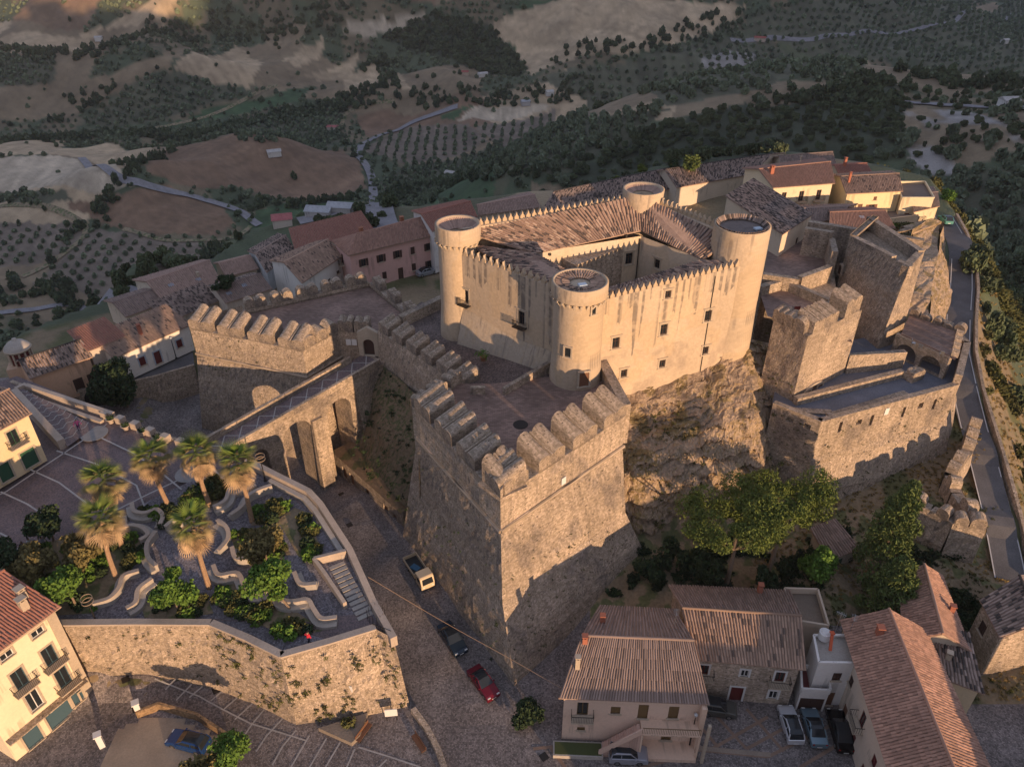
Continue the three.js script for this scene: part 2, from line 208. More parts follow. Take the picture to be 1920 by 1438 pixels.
function valleyH(x, z) {
  const r = Math.hypot(x, z); const rg = 1 - Math.abs(2 * nz(x / 150, z / 150, 25, 3) - 1); let h = -132 + 16 * (nz(x / 190, z / 190, 5, 3) - 0.5) + 4 * (nz(x / 45, z / 45, 9, 3) - 0.5) + 15 * rg * rg * sm(250, 600, r);
  for (const [cx, cz, a, rx, rz] of hills) { const e = ((x - cx) / rx) ** 2 + ((z - cz) / rz) ** 2; if (e < 9) h += a * Math.exp(-e * 0.9) * (1 + 0.25 * (nz(x / 60, z / 60, 13, 3) - 0.5)); }
  for (const l of spurs) for (let i = 0; i + 1 < l.length; i++) { const [d, t] = segDist(x, z, l[i], l[i + 1]), top = mix(l[i].y, l[i + 1].y, t), k = Math.exp(-((d / 95) ** 2)); h = Math.max(h, mix(h, top + 9 * (nz(x / 45, z / 45, 15, 4) - 0.5), k)); }
  if (r > 1350 && z < 0) h += (r - 1350) * 0.09;
  h += sm(150, 420, x + z * 0.15) * sm(-900, -250, z) * 40;                                             // higher ground to the east
  const fwd = x * Math.sin(SUN_AZ) + z * Math.cos(SUN_AZ), side = x * Math.cos(SUN_AZ) - (z + 80) * Math.sin(SUN_AZ) + 6;   // the ridge in the west with its low saddle
  if (fwd > 250) { const crest = 44 + 190 * sm(125, 260, Math.abs(side)) + 10 * (nz(side / 50, 3, 4, 3) - 0.5); h = mix(h, crest, sm(330, 700, fwd)); }
  return h;
}
function groundH(x, z) {
  const r2 = x * x + z * z; if (r2 > 420 * 420) return valleyH(x, z);
  const o = outside(x, z), t = o <= 0 ? townH(x, z) : 0; if (o <= 0) return t;
  const v = valleyH(x, z), D = 210; if (o > D) return v; const k = 1 - o / D, f = k * k * (1 + 0.35 * (nz(x / 22, z / 22, 19, 4) - 0.5) * sm(0, 30, o) * 2 * (1 - k)); return mix(v, townH(x, z), clamp(f));
}
function onGround(px, py, lift = 0) { const d = ray(px, py); let k = 30, s = 2; for (let i = 0; i < 2500; i++) { k += s; const x = d.x * k, z = d.z * k; if (EYE + d.y * k < groundH(x, z)) { let lo = k - s, hi = k; for (let j = 0; j < 12; j++) { const m = (lo + hi) / 2; if (EYE + d.y * m < groundH(d.x * m, d.z * m)) hi = m; else lo = m; } return V(d.x * lo, EYE + d.y * lo + lift, d.z * lo); } s = 1 + k * 0.006; if (k > 6000) break; } return V(d.x * k, -130, d.z * k); }

// what grows where: [kind, corners...]
const C = { tan: [0.50, 0.385, 0.25], pale: [0.50, 0.42, 0.31], brown: [0.235, 0.155, 0.10], grey: [0.36, 0.34, 0.32], sparse: [0.22, 0.18, 0.14], olive: [0.12, 0.125, 0.082], green: [0.07, 0.118, 0.055], scrub: [0.088, 0.112, 0.064], forest: [0.06, 0.074, 0.046], dry: [0.27, 0.21, 0.135] };
const plotOf = (x, z) => { const cx = Math.floor(x / 95 + 0.3 * Math.sin(z / 70)), cz = Math.floor(z / 85 + 0.3 * Math.sin(x / 60)); return [hash(cx + 500, cz + 500, 61), cx, cz]; };
const fields = [
  ['tan', 323, 132, 380, 103, 440, 82, 495, 117, 470, 165, 400, 155], ['olive', 318, 135, 400, 158, 468, 170, 390, 200, 215, 238, 150, 228, 230, 168], ['tan', 530, 113, 575, 85, 610, 67, 603, 110, 557, 128], ['tan', 568, 140, 670, 95, 672, 120, 640, 150, 600, 152], ['tan', 640, 143, 713, 107, 712, 150, 690, 170, 647, 175], ['tan', 726, 162, 747, 128, 768, 168],
  ['forest', 720, 67, 770, 40, 820, 23, 917, 50, 960, 95, 990, 127, 973, 143, 873, 123, 767, 93], ['tan', 913, 50, 970, 22, 1033, 3, 1150, -8, 1400, 12, 1340, 60, 1280, 80, 1180, 100, 1040, 120, 995, 142, 967, 93], ['grey', 1312, 105, 1360, 98, 1425, 100, 1395, 130, 1320, 132], ['brown', 667, 220, 723, 203, 820, 210, 750, 240, 690, 258], ['green', 820, 224, 870, 200, 893, 200, 853, 224], ['pale', 857, 230, 893, 200, 967, 198, 1040, 193, 1000, 212, 940, 228],
  ['sparse', 677, 283, 757, 240, 880, 233, 917, 263, 827, 300, 750, 305], ['sparse', 887, 237, 1040, 203, 1107, 217, 1007, 257, 930, 267], ['olive', 700, 345, 760, 308, 830, 303, 930, 270, 1110, 222, 1260, 205, 1180, 255, 1050, 332, 900, 332, 830, 345, 740, 372],
  ['brown', 265, 302, 330, 275, 400, 262, 640, 280, 680, 310, 682, 350, 600, 378, 480, 362, 420, 352, 340, 345, 280, 322], ['brown', 120, 387, 230, 362, 330, 352, 420, 387, 437, 420, 400, 441, 280, 437, 190, 420], ['pale', -40, 302, 80, 292, 150, 297, 250, 345, 180, 362, 80, 352, -40, 347], ['tan', -40, 285, 200, 266, 280, 277, 270, 308, 150, 295, -40, 300], ['olive', -40, 349, 120, 362, 132, 380, 60, 386, -40, 382],
  ['sparse', -40, 408, 140, 418, 160, 440, 110, 480, 30, 500, -40, 500], ['sparse', 165, 432, 280, 440, 380, 455, 400, 500, 300, 530, 160, 545, 60, 530, 120, 480], ['green', 268, 247, 390, 202, 500, 182, 600, 162, 560, 192, 430, 217, 300, 247], ['olive', 440, 268, 480, 215, 640, 198, 640, 262, 520, 277], ['olive', -40, 110, 105, 108, 105, 150, 40, 160, -40, 160], ['tan', 0, 75, 50, 55, 160, 75, 170, 98, 10, 100], ['dry', 195, 55, 300, 45, 250, 85, 170, 70], ['dry', 165, 150, 200, 140, 300, 105, 420, 80, 320, 128, 230, 165, 140, 215, 115, 220],
  ['pale', 640, 50, 760, 25, 830, 20, 760, 50, 700, 70, 640, 60], ['dry', 490, 60, 560, 42, 590, 50, 545, 85, 500, 90], ['olive', 1130, 125, 1280, 85, 1420, 60, 1500, 110, 1560, 120, 1420, 170, 1250, 200, 1100, 190, 1000, 150], ['olive', 1330, 58, 1500, 0, 1960, -10, 1960, 150, 1720, 110, 1540, 115, 1420, 58], ['dry', 1380, 185, 1480, 165, 1540, 172, 1490, 195, 1420, 200], ['forest', 1060, 330, 1200, 255, 1370, 200, 1540, 170, 1640, 140, 1700, 190, 1690, 260, 1640, 300, 1480, 290, 1250, 312], ['dry', 1690, 198, 1930, 210, 1930, 285, 1760, 330, 1700, 300], ['olive', 1775, 340, 1960, 300, 1960, 432, 1800, 440], ['forest', 1835, 470, 1960, 440, 1960, 600, 1880, 560], ['dry', 1000, 340, 1060, 345, 1060, 390, 960, 390], ['green', 860, 320, 930, 325, 900, 370, 800, 380], ['green', 480, 395, 650, 370, 680, 385, 600, 410],
].map(([kind, ...c]) => { const pts = []; for (let i = 0; i < c.length; i += 2) pts.push(onGround(c[i], c[i + 1])); const xs = pts.map((p) => p.x), zs = pts.map((p) => p.z); return { kind, pts, box: [Math.min(...xs), Math.max(...xs), Math.min(...zs), Math.max(...zs)], turn: rr(-0.4, 0.4) }; });
function inside(pts, x, z) { let ins = false; for (let i = 0, n = pts.length, j = n - 1; i < n; j = i++) { const a = pts[i], b = pts[j]; if ((a.z > z) !== (b.z > z) && x < (b.x - a.x) * (z - a.z) / (b.z - a.z) + a.x) ins = !ins; } return ins; }
function fieldAt(x, z) { for (const f of fields) { const b = f.box; if (x < b[0] || x > b[1] || z < b[2] || z > b[3]) continue; if (inside(f.pts, x, z)) return f; } return null; }
{
  const rad = [0.5]; for (let r = 8; r < 5200; r *= r < 40 ? 1.1 : r < 280 ? 1.0115 : r < 480 ? 1.0078 : r < 1600 ? 1.0052 : 1.06) rad.push(r);
  const ang = []; for (let a = -180; a < 180;) { ang.push(a); a += Math.abs(a + 0.05) < 44 ? 0.17 : Math.abs(a) < 60 ? 1 : 3; }
  const n = ang.length, pos = [], col = [], uv = [], idx = [];
  for (const r of rad) for (const a of ang) {
    const x = r * Math.sin(a * Math.PI / 180), z = -r * Math.cos(a * Math.PI / 180), y = groundH(x, z); pos.push(x, y, z); uv.push(x, -z);
    const w = Math.min(3, r * 0.006), jx = x + (nz(x / 9, z / 9, 41, 2) - 0.5) * w * 2, jz = z + (nz(x / 9, z / 9, 43, 2) - 0.5) * w * 2;
    const f = r > 150 && z < 0 ? fieldAt(jx, jz) : null, th = f ? f.turn * 3 : 0, fu = nz((x * Math.cos(th) + z * Math.sin(th)) / 2.6, (z * Math.cos(th) - x * Math.sin(th)) / 40, 45, 3), g = nz(x / 28, z / 28, 33, 5), k = f ? f.kind : 'scrub'; let c = C[k];
    if (!f && r > 150) { const t = sm(0.5, 0.56, g) * 0.75, [id] = plotOf(jx, jz), pc = id < 0.12 ? C.tan : id < 0.24 ? C.brown : id < 0.36 ? C.dry : id < 0.42 ? C.green : null; c = [0, 1, 2].map((i) => mix(pc && r > 420 ? pc[i] : C.scrub[i], C.dry[i] * 0.85, t * (pc ? 0.4 : 1))); }
    if (r < 150) { const t = sm(0.42, 0.6, nz(x / 4, z / 4, 83, 4)); c = [mix(0.24, 0.11, t), mix(0.185, 0.115, t), mix(0.115, 0.05, t)]; }
    let m = (0.72 + 0.56 * nz(x / 14, z / 14, 37, 4)) * (f ? 0.7 + 0.6 * fu : 1) * (0.82 + 0.36 * nz(x / 4, z / 4, 57, 2)); if (k === 'brown' || k === 'tan' || k === 'pale' || k === 'dry') m *= 0.82 + 0.36 * nz(x / 50, z / 50, 39, 3);
    if (k === 'dry' && x > 150) { const s = sm(0.55, 0.68, nz(x / 16, z / 40, 47, 4)); c = c.map((q, i) => mix(q, [0.36, 0.34, 0.32][i], s)); }
    col.push(c[0] * m, c[1] * m, c[2] * m);
  }
  for (let j = 0; j + 1 < rad.length; j++) for (let i = 0; i < n; i++) { const a = j * n + i, b = j * n + (i + 1) % n; idx.push(a, b, a + n, b, b + n, a + n); }
  const g = new THREE.BufferGeometry(); g.setAttribute('position', new THREE.Float32BufferAttribute(pos, 3)); g.setAttribute('color', new THREE.Float32BufferAttribute(col, 3)); g.setAttribute('uv', new THREE.Float32BufferAttribute(uv, 2)); g.setIndex(idx); g.computeVertexNormals();
  structure('ground', g, surf(tGrain, [1, 1, 1], 0.15, 1, { vertexColors: true }));
  console.log('terrain', rad.length, n, rad.length * n);
}
// country roads: ribbons laid on the ground
function ribbon(name, pts, width, lift, mat, step = 3) {
  const c = new THREE.CatmullRomCurve3(pts, false, 'centripetal'), n = Math.max(4, Math.round(c.getLength() / step)), b = new Build(); let pl, pr;
  for (let i = 0; i <= n; i++) { const p = c.getPointAt(i / n), t = c.getTangentAt(i / n), l = Math.hypot(t.x, t.z), w = typeof width === 'function' ? width(i / n) : width, s = V(-t.z / l * w / 2, 0, t.x / l * w / 2); const f = (q) => { q.y = (lift === null ? Math.max(p.y, groundH(p.x, p.z) + 0.12, groundH(p.x - s.x, p.z - s.z) + 0.1, groundH(p.x + s.x, p.z + s.z) + 0.1) : Math.max(groundH(q.x, q.z), lift >= 1 ? groundH(p.x, p.z) : -999) + lift); return q; }; const L = f(p.clone().sub(s)), R = f(p.clone().add(s)); if (i) b.quad(pl, pr, R, L); pl = L; pr = R; }
  const m = part(name, b.geo(), mat, scene); m.userData.kind = 'structure'; return m;
}
const G = (...c) => { const o = []; for (let i = 0; i < c.length; i += 2) o.push(onGround(c[i], c[i + 1])); return o; };
const lane = surf(tAsphalt, [2.2, 2.2, 2.25], 0.005), track = surf(tSoil, [1.1, 1.15, 1.2], 0.02);
ribbon('country_road', G(722, 436, 714, 410, 700, 370, 697, 335, 672, 292, 682, 270, 720, 252, 770, 232, 815, 215, 858, 200), 6.5, 0.9, lane);
ribbon('country_road', G(708, 385, 670, 388, 625, 402, 560, 420), 4.5, 0.8, lane);
ribbon('country_road', G(152, 297, 200, 318, 250, 342, 310, 358, 370, 372, 430, 390, 486, 424), 5.5, 0.9, lane);
ribbon('country_road', G(-30, 592, 60, 582, 140, 574, 210, 562, 260, 545), 4.5, 0.7, lane);
ribbon('dirt_track', G(40, 520, 100, 490, 140, 460, 160, 430, 130, 405, 60, 385, -20, 390), 4, 0.5, track);
ribbon('dirt_track', G(230, 430, 320, 452, 440, 445, 470, 425), 3.5, 0.5, track);
ribbon('dirt_track', G(1690, 190, 1760, 197, 1850, 202, 1940, 205), 5, 0.6, lane);
ribbon('dirt_track', G(1370, 75, 1440, 72, 1540, 70, 1640, 60, 1760, 45, 1900, 25), 5, 0.6, lane);
ribbon('dirt_track', G(290, 240, 390, 218, 470, 180, 520, 160), 4, 0.5, track);
ribbon('dirt_track', G(640, 235, 648, 215, 690, 195, 740, 190), 4, 0.5, track);

// ------------------------------------------------------------------ foliage
function leafCloud(n, rx, ry, rz, leaf, o = {}) {            // many small faces through the crown's volume; optional lobes
  const p = [], c = [], lobes = o.lobes ?? [[0, 0, 0, 1]]; const tone = o.tone ?? 0.35;
  for (let i = 0; i < n; i++) {
    const L = lobes[i % lobes.length]; let x, y, z, d; do { x = rr(-1, 1); y = rr(-1, 1); z = rr(-1, 1); d = Math.hypot(x, y, z); } while (d > 1 || d < (o.hollow ?? 0.45)); const w = 1 + 0.28 * (nz(x * 2.2 + 9 + L[0], y * 2.2 + z * 1.7 + L[2], 7, 2) - 0.5) * 2;
    const q = V((x * L[3] * w + L[0]) * rx, (y * L[3] * w + L[1]) * ry, (z * L[3] * w + L[2]) * rz), s = leaf * rr(0.6, 1.35), e = new THREE.Euler(rr(0, 6.3), rr(0, 6.3), rr(0, 6.3)), a = V(s, 0, 0).applyEuler(e), b = V(0, s * (o.thin ?? 0.7), 0).applyEuler(e), k = 1 - tone / 2 + tone * rnd();
    const A = q.clone().sub(a).sub(b), B = q.clone().add(a).sub(b), D = q.clone().add(a).add(b), E = q.clone().sub(a).add(b); for (const v of [A, B, D, A, D, E]) { p.push(v.x, v.y, v.z); c.push(k, k, k * rr(0.8, 1)); }
  }
  const g = new THREE.BufferGeometry(); g.setAttribute('position', new THREE.Float32BufferAttribute(p, 3)); g.setAttribute('color', new THREE.Float32BufferAttribute(c, 3)); g.computeVertexNormals(); return g;
}
const leafMat = (r, g, b, t = 0.25) => new THREE.MeshPhysicalMaterial({ color: new THREE.Color().setRGB(r, g, b), roughness: 0.9, vertexColors: true, side: THREE.DoubleSide, transmission: t, thickness: 0 });
const solidLeaf = (r, g, b) => new THREE.MeshStandardMaterial({ color: new THREE.Color().setRGB(r, g, b), roughness: 0.95, vertexColors: true, side: THREE.DoubleSide });
const FO = { olive: solidLeaf(0.15, 0.19, 0.135), wood: solidLeaf(0.078, 0.105, 0.06), pine: solidLeaf(0.115, 0.155, 0.034), cedar: solidLeaf(0.10, 0.14, 0.042), bright: solidLeaf(0.10, 0.19, 0.03), dusty: solidLeaf(0.17, 0.145, 0.06), dark: solidLeaf(0.03, 0.055, 0.022), tuft: solidLeaf(0.085, 0.09, 0.03), dry: solidLeaf(0.30, 0.22, 0.10), palm: solidLeaf(0.135, 0.16, 0.05), skirt: solidLeaf(0.40, 0.27, 0.15) };
const farCrown = [0, 1, 2].map(() => leafCloud(120, 1, 0.85, 1, 0.33, { hollow: 0.3 }));
const oliveSpots = [], woodSpots = [];
{
  const lattice = new Set(), push = (list, x, z, s, sy = 1) => list.push([x, groundH(x, z), z, s, sy, rr(0.7, 1.3)]);
  for (const f of fields) {
    const [x0, x1, z0, z1] = f.box, cx = (x0 + x1) / 2, cz = (z0 + z1) / 2, R = Math.hypot(x1 - x0, z1 - z0) / 2; let sp, jit, size, list = oliveSpots;
    if (f.kind === 'sparse') { sp = 8.2; jit = 0.7; size = [1.5, 2.1]; } else if (f.kind === 'olive') { sp = R > 250 ? 9 : 6.3; jit = 1.2; size = [1.9, 3]; } else if (f.kind === 'forest') { sp = R > 140 ? 5.2 : 4.4; jit = 2.5; size = [2, 3.6]; list = woodSpots; } else continue;
    for (let a = -R; a < R; a += sp) for (let b = -R; b < R; b += sp) { const u = a + rr(-jit, jit), v = b + rr(-jit, jit), x = cx + u * Math.cos(f.turn) - v * Math.sin(f.turn), z = cz + u * Math.sin(f.turn) + v * Math.cos(f.turn); if (inside(f.pts, x, z) && rnd() < 0.93) push(list, x, z, rr(...size)); }
  }
  const hedge = (w, per, ...c) => { const p = G(...c); for (let i = 0; i + 1 < p.length; i++) { const L = p[i].distanceTo(p[i + 1]); for (let k = 0; k < L / per; k++) { const q = p[i].clone().lerp(p[i + 1], rnd()); push(woodSpots, q.x + rr(-w, w), q.z + rr(-w, w), rr(1.5, 3.5), 1.15); } } };
  hedge(11, 0.9, -20, 272, 100, 262, 220, 252, 330, 265, 430, 243, 560, 213, 640, 192, 700, 178); hedge(12, 2, 640, 185, 760, 172, 830, 190, 900, 183, 1050, 173, 1120, 165); hedge(12, 2.2, 1050, 108, 1150, 92, 1240, 80, 1330, 55, 1380, 40); hedge(14, 1.3, 0, 95, 100, 100, 210, 90, 300, 60, 420, 50, 560, 40, 640, 30); hedge(10, 2.2, 110, 225, 160, 190, 220, 165); hedge(8, 2.4, 680, 130, 720, 110, 730, 160); hedge(10, 2, 130, 440, 190, 400, 260, 310, 300, 290); hedge(6, 2.4, 450, 380, 560, 385, 660, 375); hedge(9, 1.8, 200, 590, 300, 520, 400, 470, 470, 440); hedge(9, 2, 0, 560, 120, 540, 220, 545); hedge(8, 2, 720, 380, 760, 360, 830, 345, 930, 322, 1050, 335); hedge(12, 1.6, 1020, 320, 1150, 280, 1300, 240); hedge(10, 2, 1730, 300, 1800, 270, 1900, 250); hedge(12, 2, 1700, 130, 1800, 160, 1930, 150); hedge(6, 2.2, 640, 410, 660, 440, 690, 400); hedge(6, 1.7, 1850, 480, 1900, 560, 1940, 640); hedge(5, 1.3, 1850, 560, 1875, 640, 1895, 700, 1910, 760);
  for (let i = 0; i < 60000; i++) {                       // orchards in rows on the open valley floor, a different direction in every plot
    const a = rr(-45, 45) * Math.PI / 180, r = 260 * Math.pow(6.4, Math.sqrt(rnd())), x0 = r * Math.sin(a), z0 = -r * Math.cos(a), [id, cx, cz] = plotOf(x0, z0); if (id < 0.42) continue;
    const th = id * 9, sp = id > 0.75 ? 8.5 : 6.2, u = Math.round((x0 * Math.cos(th) + z0 * Math.sin(th)) / sp) * sp, v = Math.round((-x0 * Math.sin(th) + z0 * Math.cos(th)) / sp) * sp, x = u * Math.cos(th) - v * Math.sin(th) + rr(-0.7, 0.7), z = u * Math.sin(th) + v * Math.cos(th) + rr(-0.7, 0.7); const key = Math.round(u) + ',' + Math.round(v) + ',' + cx + ',' + cz; if (lattice.has(key)) continue; lattice.add(key); if (outside(x, z) < 40 || fieldAt(x, z)) continue; push(id > 0.9 ? woodSpots : oliveSpots, x, z, id > 0.75 ? rr(1.2, 2.1) : rr(1.4, 2.8));
  }
  for (let i = 0; i < 5200; i++) { const a = rr(-46, 46) * Math.PI / 180, r = 190 * Math.pow(9, rnd()), x = r * Math.sin(a), z = -r * Math.cos(a); if (outside(x, z) < 12) continue; const f = fieldAt(x, z); if (f && !['scrub', 'dry', 'green'].includes(f.kind) && rnd() > 0.02) continue; const g = nz(x / 28, z / 28, 33, 5); if (!f && g > 0.56 && rnd() > 0.15) continue; push(rnd() < 0.45 ? oliveSpots : woodSpots, x, z, rr(1.1, 3.2)); }
  console.log('olives', oliveSpots.length, 'wood', woodSpots.length);
}
const dummy = new THREE.Object3D(), tint = new THREE.Color();
function scatter(name, label, category, geo, mat, list, parent = scene, colour) {
  const m = new THREE.InstancedMesh(geo, mat, list.length); m.name = parent === scene ? numbered(name) : name; m.castShadow = m.receiveShadow = true; if (label) tag(m, label, category); m.userData.kind = 'stuff';
  list.forEach(([x, y, z, s, sy, k, turn], i) => { dummy.position.set(x, y + 0.62 * s * sy, z); dummy.rotation.set(0, turn ?? (i * 2.399) % 6.283, 0); const w2 = 0.78 + 0.5 * hash(i, 7, 3); dummy.scale.set(s * w2, s * sy * (0.8 + 0.4 * hash(i, 9, 5)), s * (1.75 - w2)); dummy.updateMatrix(); m.setMatrixAt(i, dummy.matrix); const c = colour ? colour(k, i) : [k, k, k * 0.95]; m.setColorAt(i, tint.setRGB(...c)); });
  parent.add(m); return m;
}
{
  oliveSpots.sort((a, b) => (b[3] / Math.hypot(b[0], b[2] - 0)) - (a[3] / Math.hypot(a[0], a[2])));
  const seen = oliveSpots.filter(([x, y, z]) => { const q = V(x, y + 1.5, z).project((camera.updateMatrixWorld(), camera)); return Math.abs(q.x) < 0.99 && Math.abs(q.y) < 0.99 && (q.y > 0.35 || (q.x < -0.62 && q.y > 0.12) || (q.x > 0.86 && q.y > 0)); }).slice(0, 290), own = new Set(seen);
  const trunk = new THREE.CylinderGeometry(0.09, 0.14, 0.7, 5); let first;
  for (const [x, y, z, s, sy] of seen) {
    const o = first ? copy(first) : thing('olive_tree', 'rounded grey green olive tree on the valley slopes below the town', 'olive tree', null, 0, 'olive trees in the valley groves');
    if (!first) { part('trunk', trunk, M.bark, o, V(0, 0.2, 0)); part('crown', farCrown[0], FO.olive, o, V(0, 0.85, 0)); first = o; }
    o.position.set(x, y - 0.1, z); o.scale.set(s, s * sy, s); o.rotation.y = rr(0, 6);
  }
  const rest = oliveSpots.filter((q) => !own.has(q));
  scatter('olive_grove', 'grey green olive groves covering the far valley floor', 'grove', farCrown[1], FO.olive, rest); const nearW = woodSpots.filter((q) => Math.hypot(q[0], q[2]) < 430), farW = woodSpots.filter((q) => Math.hypot(q[0], q[2]) >= 430); scatter('woodland', 'dark green scrub woodland along the ridges and streams', 'woodland', farCrown[2], FO.wood, farW); scatter('hillside_bushes', 'dense green bushes on the steep slopes just below the town', 'bushes', leafCloud(700, 1, 0.85, 1, 0.13, { hollow: 0.35, lobes: [[0, 0, 0, 0.8], [0.5, 0.1, 0.2, 0.5], [-0.4, 0.2, 0.3, 0.5], [0, 0.35, -0.4, 0.5]] }), FO.wood, nearW.map((q) => [q[0], q[1], q[2], q[3] * 0.8, q[4], q[5]]));
}

// ------------------------------------------------------------------ the castle
function onWall(p0, p1, px, py) { const d = ray(px, py), nx = p1.z - p0.z, n2 = p0.x - p1.x, k = (p0.x * nx + p0.z * n2) / (d.x * nx + d.z * n2), L = Math.hypot(p1.x - p0.x, p1.z - p0.z); return [((d.x * k - p0.x) * (p1.x - p0.x) + (d.z * k - p0.z) * (p1.z - p0.z)) / L, EYE + d.y * k]; }
const along = (a, b, t, y) => V(mix(a.x, b.x, t), y ?? mix(a.y, b.y, t), mix(a.z, b.z, t));
const face2 = (a, b) => Math.atan2(-(b.z - a.z), b.x - a.x);                      // turn that lays local x on a->b, local z to the viewer's side
function merlonGeo(w, h, t, lobes = 2, drop = 0.7) {                              // rounded ridges across the wall head, thin fins in the grooves
  const s = new THREE.Shape(), fin = w * 0.1, r = (w - fin * (lobes - 1)) / lobes / 2, y = h - r; s.moveTo(-w / 2, 0); let x = -w / 2; s.lineTo(x, y);
  for (let i = 0; i < lobes; i++) { s.absarc(x + r, y, r, Math.PI, 0, true); x += 2 * r; if (i + 1 < lobes) { s.lineTo(x, y - 0.05); s.lineTo(x + fin * 0.2, y + r * 0.35); s.absarc(x + fin / 2, y + r * 0.4, fin * 0.32, Math.PI, 0, true); s.lineTo(x + fin * 0.85, y - 0.05); x += fin; s.lineTo(x, y); } }
  s.lineTo(w / 2, 0); s.closePath();
  const g = new THREE.ExtrudeGeometry(s, { depth: t, steps: 4, bevelEnabled: false, curveSegments: 5 }), p = g.attributes.position;
  for (let i = 0; i < p.count; i++) { const Y = p.getY(i), Z = p.getZ(i), X = p.getX(i), e = Y > 0.05 ? 0.06 * (nz(X * 1.4 + w * 5, Y + Z * 1.3, 77, 3) - 0.5) : 0; p.setXYZ(i, X + e, Y - (Y > 0.3 ? drop * (Z / t) * Math.min(1, Y / h) : 0) + e, Z - t); }
  g.computeVertexNormals(); return uvBox(g);
}
function merlonRow(parent, a, b, spots, w, h, t, y, mat, lobes, drop) { const turn = face2(a, b); for (const q of spots) { const [s, ww = w, hh = h, l = lobes] = Array.isArray(q) ? q : [q]; const g = (merlonRow.c ??= {})[[ww, hh, t, l, drop]] ??= merlonGeo(ww, hh, t, l, drop); const p = along(a, b, s, y); part('merlon', g, mat, parent, p, turn); } }
// tiles: barrel tiles laid in rows on a slope (a, b along the eave; c, d along the ridge)
const tileGeo = (() => { const g = new THREE.CylinderGeometry(0.5, 0.62, 1, 6, 1, true, 0, Math.PI); g.rotateX(-Math.PI / 2); g.rotateZ(Math.PI / 2); g.rotateY(0); return g; })();
function tileQuad(parent, eA, eB, rB, rA, o = {}) {                                // eave left, eave right, ridge right, ridge left
  const W = eA.distanceTo(eB), pitch = o.pitch ?? 0.3, len = o.len ?? 0.62, pal = o.pal ?? tilesOld, list = [], cols = []; const n = Math.max(2, Math.round(W / pitch)), nrm = V(0, 0, 0).crossVectors(eB.clone().sub(eA), rA.clone().sub(eA)).normalize(); if (nrm.y < 0) nrm.negate();
  const b = new Build(), dn = (v) => V(v.x, v.y - 0.14, v.z); { const lw = (v) => V(v.x, v.y - 0.05, v.z); b.patch(lw(rA), lw(rB), lw(eA), lw(eB), 16, 16); } b.quad(dn(rA), dn(rB), dn(eB), dn(eA)).quad(dn(eA), dn(eB), eB, eA).quad(dn(eB), dn(rB), rB, eB).quad(dn(rA), dn(eA), eA, rA); b.put('roof_bed', o.bed ?? M.under, parent);
  const mm = new THREE.Matrix4(), X = V(0, 0, 0), Z = V(0, 0, 0);
  for (let i = 0; i < n; i++) { const u = (i + 0.5) / n, e = eA.clone().lerp(eB, u), r = rA.clone().lerp(rB, u), L = e.distanceTo(r), m = Math.max(1, Math.round(L / len)); Z.subVectors(e, r).normalize(); X.crossVectors(nrm, Z).normalize(); for (let j = 0; j < m; j++) { const p = e.clone().lerp(r, (j + 0.5) / m), wob = (o.wob ?? 0.03); p.addScaledVector(X, rr(-wob, wob)).addScaledVector(nrm, 0.02 + rr(0, 0.03)); mm.makeBasis(X.clone().multiplyScalar(pitch * (o.wide ?? 0.62)), nrm.clone().multiplyScalar(pitch * 0.62), Z.clone().multiplyScalar(L / m * 1.12)).setPosition(p); list.push(mm.clone()); cols.push(pal(p)); } }
  const im = new THREE.InstancedMesh(tileGeo, tileMat, list.length); im.name = 'roof_tiles'; im.userData.kind = 'stuff'; im.castShadow = im.receiveShadow = true; list.forEach((q, i) => { im.setMatrixAt(i, q); im.setColorAt(i, tint.setRGB(...cols[i])); }); parent.add(im);
}
const tileMat = new THREE.MeshStandardMaterial({ color: 0xffffff, roughness: 0.95, side: THREE.DoubleSide });
const tilesOld = (p) => { const k = nz(p.x / 1.3, p.z / 1.3, 88, 3), r = rnd(), t = 0.75 + 0.6 * r * (0.5 + k); return r < 0.1 ? [0.15 * t, 0.11 * t, 0.09 * t] : [0.33 * t, 0.225 * t, 0.165 * t]; };
const tilesGrey = (p) => { const r = rnd(), k = nz(p.x / 1.5, p.z / 1.5, 98, 3), t = 0.45 + 1.1 * r * (0.4 + k); return r < 0.3 ? [0.11 * t, 0.09 * t, 0.082 * t] : [0.25 * t, 0.19 * t, 0.16 * t]; };
const tilesPalace = (p) => { const k = nz(p.x / 0.9, p.z / 0.9, 188, 3), r = rnd(); const t = 0.8 + 0.7 * (k - 0.3); return r < 0.26 ? [0.11 * t, 0.085 * t, 0.075 * t] : r > 0.8 ? [0.46 * t, 0.34 * t, 0.26 * t] : [0.30 * t, 0.205 * t, 0.16 * t]; };
const tilesRed = (p) => { const t = 0.8 + 0.4 * rnd() * (0.5 + nz(p.x / 2, p.z / 2, 66, 2)); return [0.335 * t, 0.195 * t, 0.145 * t]; };
const tilesBright = (p) => { const t = 0.85 + 0.3 * rnd(); return [0.33 * t, 0.15 * t, 0.11 * t]; };
const tilesPale = (p) => { const t = 0.8 + 0.4 * rnd(); return [0.36 * t, 0.25 * t, 0.205 * t]; };
const tilesBrown = (p) => { const t = 0.7 + 0.5 * rnd(); return [0.28 * t, 0.21 * t, 0.18 * t]; };

